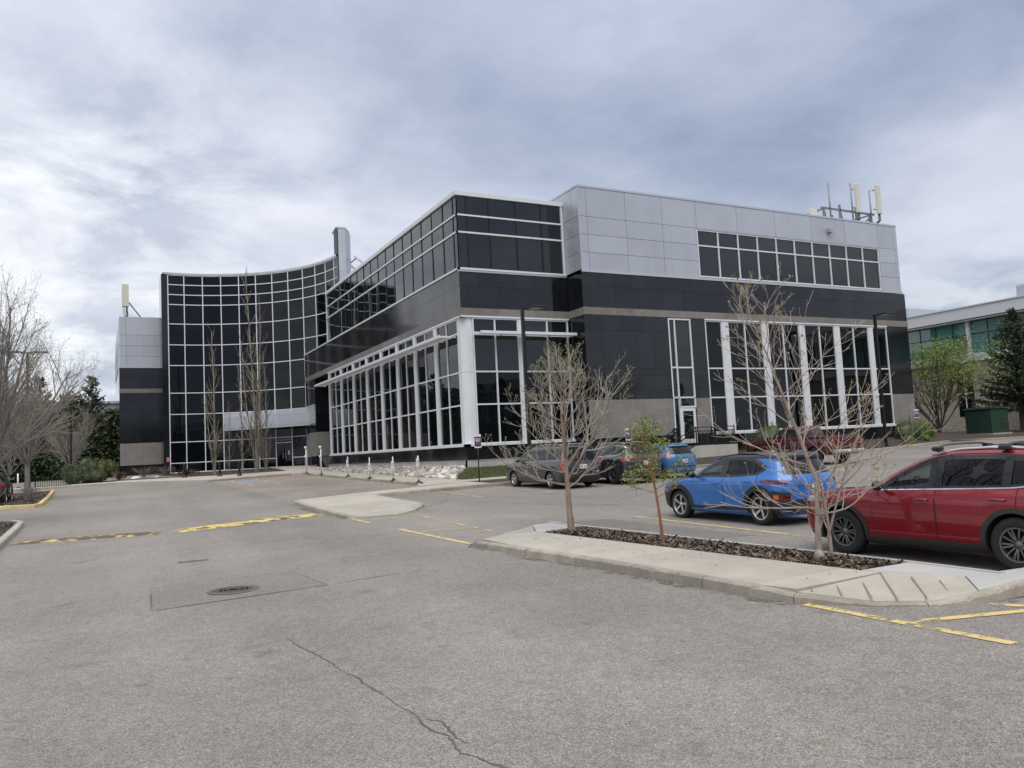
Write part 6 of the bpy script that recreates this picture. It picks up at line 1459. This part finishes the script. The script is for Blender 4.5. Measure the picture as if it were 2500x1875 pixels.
# far wood on the left and beyond
def wood(name, pts, h, n, seed, mats, size=.5):
    r = random.Random(seed); m = MB()
    for (x, y, rr, hh) in pts:
        for k in range(n):
            a = r.uniform(0, 2 * pi); q = rr * sqrt(r.random()); t = r.random(); px, py = x + cos(a) * q * (1 - .5 * t), y + sin(a) * q * (1 - .5 * t); leaves(m, (px, py, G(px, py) + hh * t), None, 1, size, r, .1, len(mats), .6)
    o = m.build(name, list(mats)); tag(o, 'dense dark evergreen thicket behind the shrub row on the left', 'thicket', kind='stuff'); return o
wood('thicket', [(-8 + 1.9 * k, 90 + (k % 3) * 2.5, 2.0, 6.2 + (k % 4) * .7) for k in range(7)] + [(-20 + 3 * k, 96 + (k % 2) * 4, 2.6, 5.6) for k in range(6)], 4, 2600, 7, (M_CONIF, M_CONIF2, M_LEAFJ, M_CONIF2), .42)
# ================================================================== street furniture and small things
M_PURP = pm('purple_sign', (.050, .012, .085), .5); M_MAUVE = pm('mauve_print', (.20, .13, .25), .5); M_SIGNW = pm('sign_white', (.74, .74, .76), .5); M_INK = pm('dark_print', (.06, .05, .07), .6)
M_BOXG = pm('utility_green', (.020, .058, .040), .5, noise=(2, .15, 4), bump=(3, .1, .02)); M_POSTW = pm('post_white', (.76, .76, .75), .5); M_POSTB = pm('blue_label', (.06, .07, .22), .5); M_LABEL = pm('grey_label', (.42, .43, .45), .6)
M_ANT = pm('antenna_cream', (.62, .62, .52), .5); M_GALV = pm('galvanised_steel', (.24, .25, .27), .45, metal=.6, noise=(8, .15, 3)); M_RUBBER = pm('black_rubber', (.015, .015, .015), .8)
# --- visitor signs
def visitor_sign(x, y, dz, label, zc):
    z = G(x, y) + dz; R = empty('visitor_sign', (x, y, z)); tag(R, label, 'sign', 'purple visitor parking signs'); zc = zc - z; a = atan2(x, y) * .35
    R.rotation_euler = (0, 0, -a)
    MB().tube([(0, .03, -.1), (0, .03, zc + .25)], .028, 8).build('post', M_BLKMETAL, R, True)
    b = MB(); b.bevbox(-.165, .165, -.012, 0, zc - .31, zc + .31, .004); board = b.build('board', M_SIGNW, R)
    m = MB(); P = []
    for k in range(13):
        t = -1 + k / 6; P.append([(.155 * t, -.0135, zc - .225 - .02 * (1 - t * t) * 1.0), (.155 * t, -.0135, zc + .225 - .02 * (1 - t * t) * .9)])
    m.grid(P); m.build('purple_panel', M_PURP, board)
    for txt, dzz in (('VISITOR', .11), ('PARKING', .045), ('ONLY', -.02)):
        me = text_mesh(txt, .072, 'lettering', bold=.0022); me.materials.clear(); me.materials.append(M_SIGNW); me.transform(Matrix(((.86, 0, 0, 0), (0, 0, 1, -.0155), (0, 1, 0, zc + dzz), (0, 0, 0, 1)))); put('lettering', me, board)
    q = MB()
    for z0, z1, w in ((-.105, -.092, .11), (-.085, -.075, .11), (-.165, -.140, .125), (.165, .172, .12)): q.box(-w, w, -.0152, -.0140, zc + z0, zc + z1)
    q.build('small_print', M_MAUVE, board)
    d = MB(); d.box(-.06, .06, -.0152, -.013, zc + .262, zc + .272); 
    for sx in (-1, 1): d.lathe([(.0, 0), (.018, 0)], 12, c=(0, 0, 0)) if False else d.box(sx * .10 - .017, sx * .10 + .017, -.0152, -.013, zc - .292, zc - .258)
    d.build('dark_marks', M_INK, board)
visitor_sign(15.55, 33.3, .12, 'purple visitor parking sign standing in front of the dark grey minivan', Zr(.50))
visitor_sign(24.0, 33.2, .12, 'purple visitor parking sign behind the slate grey SUV', Zr(.50))
visitor_sign(51.3, 36.45, .15, 'purple visitor parking sign at the right corner of the office', Zr(1.10))
# --- white delineator posts
def base_foot(R): 
    m = MB(); m.lathe([(.20, 0), (.19, .03), (.07, .06), (.05, .12)], 4); o = m.build('rubber_base', M_RUBBER, R); o.rotation_euler = (0, 0, pi / 4)
posts = [(13.98, 37.0, 1.32, .0, 'nearest the island walk', 0), (14.02, 40.9, 1.28, .12, 'second from the island walk', 1), (14.0, 45.0, 1.24, .22, 'third from the island walk', 2), (14.04, 49.7, 1.26, .10, 'fourth from the island walk', 3)]
for x, y, h, dn, lb, k in posts:
    R = empty('delineator_post', (x, y, G(x, y) + .15)); tag(R, 'white stall post with small notice, ' + lb, 'post', 'white stall posts along the walk'); base_foot(R)
    MB().tube([(0, 0, .1), (0, 0, h - .12), (0, 0, h)], [.040, .038, .036 if k == 0 else .018], 10).build('pole', M_POSTW, R, True)
    b = MB(); b.box(-.055, -.048, -.11, .08, h - .54 - dn, h - .13 - dn); bd = b.build('notice_board', M_POSTW, R); bd.rotation_euler = (0, 0, radians(28))
    t = MB(); t.box(-.0575, -.0555, -.08, .05, h - .38 - dn, h - .22 - dn); t.box(-.0575, -.0555, -.05, .0, h - .53 - dn, h - .43 - dn); t.build('notice_print', M_LABEL, bd)
for x, y, lb in ((13.88, 55.9, 'white charger post with blue label, left of the brown shrub'), (13.75, 59.8, 'white charger post with blue label, nearest the entrance doors')):
    R = empty('charger_post', (x, y, G(x, y) + .15)); tag(R, lb, 'post', 'white posts with blue labels'); base_foot(R)
    MB().tube([(0, 0, .1), (0, 0, 1.88)], .05, 10).build('pole', M_POSTW, R, True); MB().blob((-.04, -.02, 1.92), (.10, .10, .10), 2, 0).build('cap', M_POSTW, R, True)
    t = MB(); t.box(-.13, -.05, -.03, .03, .62, 1.18); t.build('blue_label', M_POSTB, R); t = MB(); t.blob((-.06, -.02, 1.26), (.09, .08, .09), 1, 0); t.build('collar', M_POSTW, R, True)
    t = MB()
    for k in range(5): t.box(-.12, -.05, -.03, .03, 1.42 + .085 * k, 1.475 + .085 * k)
    t.build('black_ring', M_BLKMETAL, R)
# --- black bollards by the tower
for x, y, lb in ((6.1, 68.7, 'leftmost'), (8.5, 66.6, 'middle'), (9.65, 64.3, 'rightmost')):
    R = empty('bollard', (x, y, G(x, y) + .14)); tag(R, 'black bollard with flared base, %s of the three before the tower' % lb, 'bollard', 'black bollards')
    MB().lathe([(.20, 0), (.20, .05), (.17, .08), (.13, .14), (.10, .24), (.095, .30)], 20).build('base', M_BLKMETAL, R, 40); MB().lathe([(.085, .28), (.08, .85), (.10, .86), (.10, .92), (.085, .93), (.085, 1.0), (.105, 1.02), (.09, 1.10), (.0, 1.13)], 20).build('column', M_BLKMETAL, R, 40)
# --- bench
R = empty('bench', (7.1, 75.6, G(7.1, 75.6) + .12), radians(-32)); tag(R, 'black slatted bench against the glass of the tower', 'bench')
for k in range(5): MB().bevbox(-.95, .95, -.22 + .1 * k, -.14 + .1 * k, .43, .46, .006).build('seat_slat', M_BLKMETAL, R)
for k in range(17): MB().box(-.92 + .115 * k - .012, -.92 + .115 * k + .012, .26, .285, .46, .92).build('back_bar', M_BLKMETAL, R)
MB().bevbox(-.97, .97, .25, .30, .90, .95, .01).build('back_rail', M_BLKMETAL, R)
for x in (-.85, .85):
    for y in (-.18, .22): MB().box(x - .025, x + .025, y - .025, y + .025, 0, .43).build('leg', M_BLKMETAL, R)
# --- light poles
def lamp(x, y, ztop, dz, label, heads=((1, 0),), rz=0.0):
    z = G(x, y) + dz; h = ztop - z; R = empty('street_lamp', (x, y, z), rz); tag(R, label, 'street lamp', 'black car park lamps')
    MB().box(-.075, .075, -.075, .075, -.1, h).build('pole', M_BLKMETAL, R); MB().bevbox(-.16, .16, -.16, .16, -.05, .06, .02).build('base_plate', M_BLKMETAL, R)
    for sx, sy in heads:
        MB().bar((0, 0, h - .05), (sx * .35, sy * .35, h - .02), .07, .09).build('arm', M_BLKMETAL, R); m = MB(); cx0, cy0 = sx * .72, sy * .72
        m.bevbox(cx0 - (.42 if sx else .17), cx0 + (.42 if sx else .17), cy0 - (.42 if sy else .17), cy0 + (.42 if sy else .17), h - .03, h + .06, .025); hd = m.build('lamp_head', M_BLKMETAL, R, 40)
        m = MB(); m.box(cx0 - (.33 if sx else .12), cx0 + (.33 if sx else .12), cy0 - (.33 if sy else .12), cy0 + (.33 if sy else .12), h - .038, h - .031); m.build('lens', M_LABEL, hd)
lamp(19.3, 35.2, Zr(7.22), .12, 'black lamp post in front of the corner block behind the minivan', ((.9, -.35),)); lamp(45.6, 34.75, Zr(7.70), .12, 'black lamp post in front of the tall right windows', ((.9, -.35),))
lamp(-2.1, 79, Zr(6.14), .1, 'black lamp post left of the far wing above the shrubs', ((-1, 0),)); lamp(-3.85, 57, Zr(7.6), .12, 'twin headed lamp post hidden in the left bare trees', ((-1, 0), (1, 0)))
# --- green utility box
R = empty('utility_box', (64.35, 39.5, G(64.3, 39.5) + .12)); tag(R, 'dark green metal utility box on a pad beside the spruce', 'utility box')
MB().box(-1.3, 1.3, -1.2, 1.2, -.1, .12).build('concrete_pad', M_CONC, R); MB().bevbox(-1.15, 1.15, -1.06, 1.07, .12, 2.05, .03).build('cabinet', M_BOXG, R, 40)
MB().bevbox(-1.25, 1.25, -1.16, 1.17, 2.05, 2.14, .03).build('lid', M_BOXG, R, 40); MB().bevbox(-.95, 1.2, -.9, 1.1, 2.14, 2.24, .03).build('lid_top', M_BOXG, R, 40)
for z in (.55, .85, 1.15): MB().box(.0, .95, -1.085, -1.062, z, z + .16).build('vent', M_CONIF, R)
MB().box(-1.172, -1.152, -.03, .03, .2, 1.95).build('door_seam', M_CONIF, R)
# --- landing, stair and railings
R = empty('entrance_landing', (32.5, 37.2, G(32.5, 37.2))); tag(R, 'concrete landing with steps up to the white side door', 'landing')
gz = G(31, 36.5); top = Zr(-.30); LW = -Vector(R.location)
def lbox(name, x0, x1, y0, y1, z0, z1, mat): return MB().box(x0, x1, y0, y1, z0, z1).build(name, mat, R, world=True)
lbox('wall', 31.0, 34.1, 36.15, 36.35, gz - .4, top - .002, M_CONCW); lbox('wall', 33.9, 34.1, 36.352, 38.27, gz - .4, top - .002, M_CONCW); lbox('platform', 31.0, 33.898, 36.352, 38.27, gz - .4, top, M_CONC)
nst = 6; rise = (top - gz - .12) / nst
for k in range(nst - 1): lbox('step', 31.0 - .30 * (k + 1), 31.0 - .30 * k - .002, 36.352, 37.9, gz - .4, top - rise * (k + 1), M_CONC)
mw = MB().prism([(29.2, 36.15), (31.0, 36.15), (31.0, 36.35), (29.2, 36.35)], lambda x, y: gz - .4, lambda x, y: gz + .15 + (top - gz - .15) * (x - 29.2) / 1.8).build('stair_wall', M_CONCW, R, world=True)
RL = empty('railing', (32, 36.25, top)); tag(RL, 'black metal railing along the landing and steps of the side door', 'railing')
def rail_run(a, b, ha=1.08, balus=.11, post_at=(0, 1)):
    a, b = Vector(a), Vector(b); L_ = (b - a).length; n = max(2, int(L_ / balus))
    for dz in (ha, ha - .22, .08): MB().bar(a + Vector((0, 0, dz)), b + Vector((0, 0, dz)), .05, .045).build('rail', M_BLKMETAL, RL, world=True)
    for k in range(1, n):
        p = a.lerp(b, k / n); MB().box(p.x - .011, p.x + .011, p.y - .011, p.y + .011, p.z + .08, p.z + ha - .22).build('baluster', M_BLKMETAL, RL, world=True)
    for t in post_at:
        p = a.lerp(b, t); MB().box(p.x - .032, p.x + .032, p.y - .032, p.y + .032, p.z, p.z + ha + .05).build('post', M_BLKMETAL, RL, world=True)
rail_run((31.05, 36.25, top), (34.0, 36.25, top), post_at=(0, .5, 1)); rail_run((34.0, 36.3, top), (34.0, 38.2, top), post_at=(1,)); rail_run((31.0, 36.25, top), (29.3, 36.25, gz + .2), post_at=(1,)); rail_run((31.0, 37.95, top), (29.3, 37.95, gz + .2), post_at=(0, 1)); rail_run((31.0, 37.95, top), (31.0, 38.2, top), post_at=(1,))
# --- river rocks
RK = empty('river_rock_bed', (16.9, 50, G(17, 50))); tag(RK, kind='structure')
M_ROCK = [pm('rock_a', (.46, .425, .385), .85, rand=.7, noise=(9, .25, 4)), pm('rock_b', (.30, .25, .22), .85, rand=.7, noise=(9, .25, 4)), pm('rock_c', (.56, .54, .50), .85, rand=.5, noise=(9, .2, 4))]
rr = random.Random(8); shapes = []
for k in range(8):
    m = MB(); m.blob((0, 0, 0), (1, rr.uniform(.6, .9), rr.uniform(.45, .68)), 2, .07, rnd=rr); shapes.append(m.mesh('rock', M_ROCK[k % 3], True))
def rock_z(x, y):
    t = (x - 16.05) / 1.93; return (G(16, y) + .13) * (1 - t) + t * (Zr(-.80) + .1 * (y - 40) / 29)
spots = []
yy = 37.4
while yy < 66.5:
    xx = 16.08
    while xx < 17.95:
        if not (yy < 40.1 and xx > 16.1 + (yy - 37.4) * .66): spots.append((xx + rr.uniform(-.05, .05), yy + rr.uniform(-.05, .05)))
        xx += rr.uniform(.18, .29)
    yy += .22
spots.sort(key=lambda p: p[1])
fill = MB()
for k, (x, y) in enumerate(spots):
    s = rr.uniform(.10, .20); z = rock_z(x, y) + s * .25
    if k < 300:
        o = put('rock', rr.choice(shapes), RK); o.location = Vector((x, y, z)) - Vector(RK.location); o.scale = (s, s, s); o.rotation_euler = (rr.uniform(-.5, .5), rr.uniform(-.5, .5), rr.uniform(0, 6.3))
    else: fill.blob((x, y, z), (s * rr.uniform(.8, 1.1), s * rr.uniform(.7, 1), s * .62), 1, .12, rr.randrange(3), rr)
fill.build('rock_fill', M_ROCK, RK, True, world=True, kind='stuff')
for x, y, k, lb in ((2.75, 73.0, .34, 'pale boulder at the left end of the low red shrubs'), (4.3, 72.3, .24, 'small pale boulder in front of the low red shrubs')):
    o = put('landscape_boulder', rr.choice(shapes)); o.location = (x, y, G(x, y) + .2); o.scale = (k * 1.2, k, k); o.rotation_euler = (0, 0, rr.uniform(0, 6)); tag(o, lb, 'boulder', 'boulders at the far planting')
# --- grass tufts on the turf slope
gr = random.Random(4); gm_ = MB(); M_GRASS = [leafmat('grass_a', (.085, .11, .03)), leafmat('grass_b', (.13, .13, .05)), leafmat('grass_c', (.05, .075, .022))]
def tz(x, y): t = min(1, max(0, (y - 36.05) / 3.95)); return (G(x, 36) + .12) * (1 - t) + t * zb
for k in range(9000):
    x, y = gr.uniform(15.6, 25.0), gr.uniform(36.1, 39.9)
    if x < 16.1 + max(0, y - 37.4) * .75: continue
    z = tz(x, y); a = gr.uniform(0, 6.3); h = gr.uniform(.05, .13); w = .012; d = Vector((gr.gauss(0, .35), gr.gauss(0, .35), 1)).normalized() * h; s_ = Vector((cos(a), sin(a), 0)) * w; p = Vector((x, y, z)); gm_.add([p - s_, p + s_, p + d], [(0, 1, 2)], gr.randrange(3))
tag(gm_.build('grass', M_GRASS), 'short rough grass sloping up to the corner block', 'grass', kind='stuff')
# --- roof antennas
R = empty('roof_antenna_frame', (50.5, 40.2, 15.42 + Z0)); tag(R, 'steel roof frame carrying tall poles and two cream panel antennas', 'antenna frame')
def ap(name, m, mat, sm=None): return m.build(name, mat, R, sm, world=True)
for y in (40.2, 42.4):
    ap('beam', MB().bar((47.9, y, 16.84 + Z0), (53.75, y, 16.83 + Z0), .13, .13), M_GALV)
    for x in (48.15, 49.9, 51.7, 53.2): ap('post', MB().bar((x, y, 15.4 + Z0), (x, y, 17.25 + Z0 if x in (49.9, 51.7) else 16.8 + Z0), .13, .13), M_GALV)
for a, b in (((48.2, 40.2, 16.75), (49.4, 40.9, 15.45)), ((49.95, 40.2, 16.75), (51.3, 40.9, 15.45)), ((51.7, 40.3, 16.3), (50.6, 40.9, 15.45)), ((53.4, 40.3, 16.6), (52.2, 40.9, 15.45)), ((48.2, 40.2, 16.8), (48.2, 42.4, 16.8)), ((53.4, 40.2, 16.8), (53.4, 42.4, 16.8))):
    ap('brace', MB().bar((a[0], a[1], a[2] + Z0), (b[0], b[1], b[2] + Z0), .1, .1), M_GALV)
for x, zt in ((48.75, 18.75), (51.2, 19.05), (53.3, 18.7)): ap('pole', MB().tube([(x, 40.1, 15.42 + Z0), (x, 40.1, zt + Z0)], .06, 8), M_GALV, True)
for x, z0, z1 in ((51.58, 16.7, 18.95), (53.93, 16.8, 19.12)):
    ap('panel_antenna', MB().bevbox(x - .2, x + .2, 39.75, 39.95, z0 + Z0, z1 + Z0, .04), M_ANT, 40); ap('bracket', MB().bar((x - .1, 39.95, z0 + .4 + Z0), (x - .35, 40.1, z0 + .4 + Z0), .06, .08), M_GALV); ap('bracket', MB().bar((x - .1, 39.95, z1 - .4 + Z0), (x - .35, 40.1, z1 - .4 + Z0), .06, .08), M_GALV)
    for k in range(4): ap('cable', MB().tube([(x - .12 + .07 * k, 39.85, z0 + Z0), (x - .1 + .09 * k, 39.9, z0 - .5 + Z0), (x - .3 + .05 * k, 40.3, z0 - .9 + Z0), (x - .3, 40.6, 15.45 + Z0)], .022, 5), M_RUBBER, True)
R = empty('roof_equipment_box', (47.0, 40.4, 15.42 + Z0)); tag(R, 'small cream box on a stand on the right roof edge', 'equipment box')
MB().bevbox(-.1, .5, -.15, .1, .55, 1.28, .03).build('housing', M_ANT, R, 40); MB().box(.0, .08, -.03, .03, 0, .6).build('stand', M_GALV, R); MB().box(-.35, .4, -.05, .05, .5, .56).build('mount', M_GALV, R)
R = empty('wing_antenna', (2.55, 88.6, 15.45 + Z0)); tag(R, 'single cream panel antenna on a braced pole on the far wing', 'antenna')
MB().bevbox(-.32, .32, -.2, .12, 1.15, 3.5, .04).build('panel_antenna', M_ANT, R, 40); MB().tube([(.15, .2, -.1), (.15, .2, 3.2)], .06, 8).build('pole', M_GALV, R, True)
for k in range(2): MB().bar((.35, .2 + .25 * k, 1.65), (1.55, .2 + .25 * k, -.02), .09, .09).build('brace', M_GALV, R)
for k in range(4): MB().tube([(-.2 + .13 * k, 0, 1.15), (-.22 + .14 * k, .02, .7), (-.1 + .12 * k, .1, .3), (.1, .2, .05)], .028, 5).build('cable', M_GALV, R, True)
MB().box(2.2, 2.6, .0, .4, -.05, .12).build('roof_hatch', M_GALV, R)
# --- left: rail fence, white posts
R = empty('hoop_fence', (-3.0, 69.6, G(-3, 69.6) + .1)); tag(R, 'low black metal fence at the end of the left walk', 'fence')
for k in range(16): MB().box(-1.2 + .15 * k, -1.17 + .15 * k, 0, .03, 0, .85).build('baluster', M_BLKMETAL, R)
for z in (.1, .85): MB().box(-1.25, 1.15, -.005, .035, z - .02, z + .02).build('rail', M_BLKMETAL, R)
for k in range(3): MB().box(-1.25 - .28 * k, -1.20 - .28 * k, -.06, -.01, -.05, 1.0).build('post', M_BLKMETAL, R)
for k, (x, y) in enumerate(((-6.3, 74.9), (-5.75, 75.3), (-5.2, 75.6))):
    R = empty('marker_post', (x, y, G(x, y))); tag(R, 'white marker post %s of three by the silver car' % ('leftmost', 'in the middle', 'rightmost')[k], 'post', 'white marker posts on the left'); MB().tube([(0, 0, -.1), (0, 0, 1.15)], .055, 8).build('pole', M_POSTW, R, True); MB().lathe([(.16, 0), (.08, .06)], 8).build('base', M_RUBBER, R)
# ================================================================== neighbouring buildings
M_RUBBLE = pm('rubble_stone', (.34, .31, .265), .85, noise=(2.2, .45, 3, (1, 1, 3.2)), noise2=(9, .25, 3, (1, 1, 2)), bump=(5, .6, .05)); M_LOUV = pm('louvre_grey', (.52, .54, .56), .5); M_PANW = pm('pale_panel', (.66, .68, .70), .45)
R = empty('neighbour_office', (78, 45, G(78, 45))); tag(R, 'office with green glass band over rubble stone wall behind the right corner trees', 'building')
FN = Fac((75.0, 0), (0, 1), (-1, 0))
def nb(name, u0, u1, z0, z1, d0, d1, mat, p=R): return FN.box(name, u0, u1, z0, z1, d0, d1, mat, p)
nb('wall', 10, 82, -2.5, 6.25, -14, 0, M_RUBBLE); nb('floor_ledge', 9.8, 82, 6.26, 7.0, -14, .25, M_PANW); nb('wall_core', 10.2, 82, 7.0, 10.2, -14, -.35, M_DARKIN); nb('parapet', 9.7, 82, 10.2, 11.5, -14, .55, M_PANW); nb('parapet_line', 9.7, 82, 10.30, 10.38, .551, .60, M_BLACK); nb('parapet_cap', 9.6, 82, 11.5, 11.62, -14, .65, M_WHITE)
for k in range(40): nb('glass_pane', 12 + 1.75 * k, 12 + 1.75 * k + 1.70, 8.95 + .02, 10.15, -.34, -.3, M_GREENGL); nb('glass_pane', 12 + 1.75 * k, 12 + 1.75 * k + 1.70, 7.05, 8.93, -.34, -.3, M_GREENGL)
for k in range(41): nb('mullion', 11.975 + 1.75 * k - .03, 11.975 + 1.75 * k + .03, 7.0, 10.2, -.3, -.24, M_BLACK)
nb('transom', 10.2, 82, 8.90, 8.97, -.3, -.245, M_BLACK)
for k in range(11): nb('column', 12 + 7 * k - .14, 12 + 7 * k + .14, 6.26, 10.2, -.2, .12, M_WHITE)
for u in (33, 40.6, 47): nb('window', u, u + 1.6, 1.0, 5.4, -.1, .04, M_GLASSB); nb('window_frame', u + .76, u + .84, 1.0, 5.4, .041, .08, M_WHITE); nb('window_frame', u, u + 1.6, 3.2, 3.28, .041, .07, M_WHITE)
nb('roof_plant_screen', 20, 43.5, 11.62, 13.2, -10, -2.5, M_LOUV)
for k in range(7): nb('louvre', 20, 43.5, 11.75 + .2 * k, 11.80 + .2 * k, -2.5, -2.45, M_METAL)
nb('stair_tower', 56.5, 64, 11.62, 13.0, -10, -3, M_GREENGL); nb('stair_tower_cap', 55.2, 56.4, 11.62, 13.1, -10, -2.9, M_METAL)
for y in (38.5, 36.8): MB().tube([(78, y, 13.2 + Z0), (78, y, 14.1 + Z0), (78, y - 1, 14.1 + Z0)], .08, 6).build('roof_vent', M_GALV, R, True, world=True)
R = empty('grey_hall', (-14, 125, G(-14, 90))); tag(R, 'plain grey hall with flat roof far behind the left trees', 'building')
M_HALL = pm('hall_grey', (.21, .215, .225), .8, rand=.1)
for k in range(12): MB().box(-42 + 4.2 * k, -42 + 4.2 * k + 4.16, 125, 140, -1, 9.5 + Z0).build('wall_panel', M_HALL, R, world=True)
MB().box(-43, 9, 124.8, 140.5, 9.5 + Z0 + .002, 9.85 + Z0).build('roof_edge', M_SILVER, R, world=True); MB().box(-20, -11, 127, 133, 9.85 + Z0, 11.4 + Z0).build('roof_unit', M_GALV, R, world=True)
MB().tube([(-26, 126, 9.8 + Z0), (-26, 126, 11.2 + Z0)], .5, 10).build('roof_vent', M_GALV, R, world=True)
# the block across the lot behind the viewer: what the dark windows mirror
R = empty('opposite_office', (20, -52, G(20, -40))); tag(R, 'low office with green glass bands that the tall windows mirror', 'building')
M_OPW = pm('opposite_wall', (.10, .095, .085), .8, noise=(.5, .2, 4))
MB().box(-50, 95, -75, -52, -4, 8.2).build('wall', M_OPW, R, world=True); MB().box(-51, 96, -76, -51.5, 12.6, 14.4).build('parapet', M_METAL, R, world=True); MB().box(-49, 94, -75, -52.3, 8.2, 12.6).build('glazing', M_GREENGL, R, world=True)
for k in range(30): MB().box(-50 + 5 * k, -49.8 + 5 * k, -52.3, -52.1, 8.2, 12.6).build('column', M_WHITE, R, world=True)
wr = MB(); r9 = random.Random(2)
for k in range(46):
    x, y = -58 + 3.6 * k + r9.uniform(-1, 1), -44 + r9.uniform(-5, 4); hh = r9.uniform(6, 13)
    for q in range(260):
        t = r9.random(); a = r9.uniform(0, 6.3); w = 2.3 * (1 - t) ** .8; leaves(wr, (x + cos(a) * w * r9.random(), y + sin(a) * w * r9.random(), G(x, y) + .5 + hh * t), None, 1, .9, r9, .1, 1, .6)
tag(wr.build('mirrored_tree_belt', M_CONIF), 'belt of dark evergreens mirrored low in the tall windows', 'tree belt', kind='stuff')
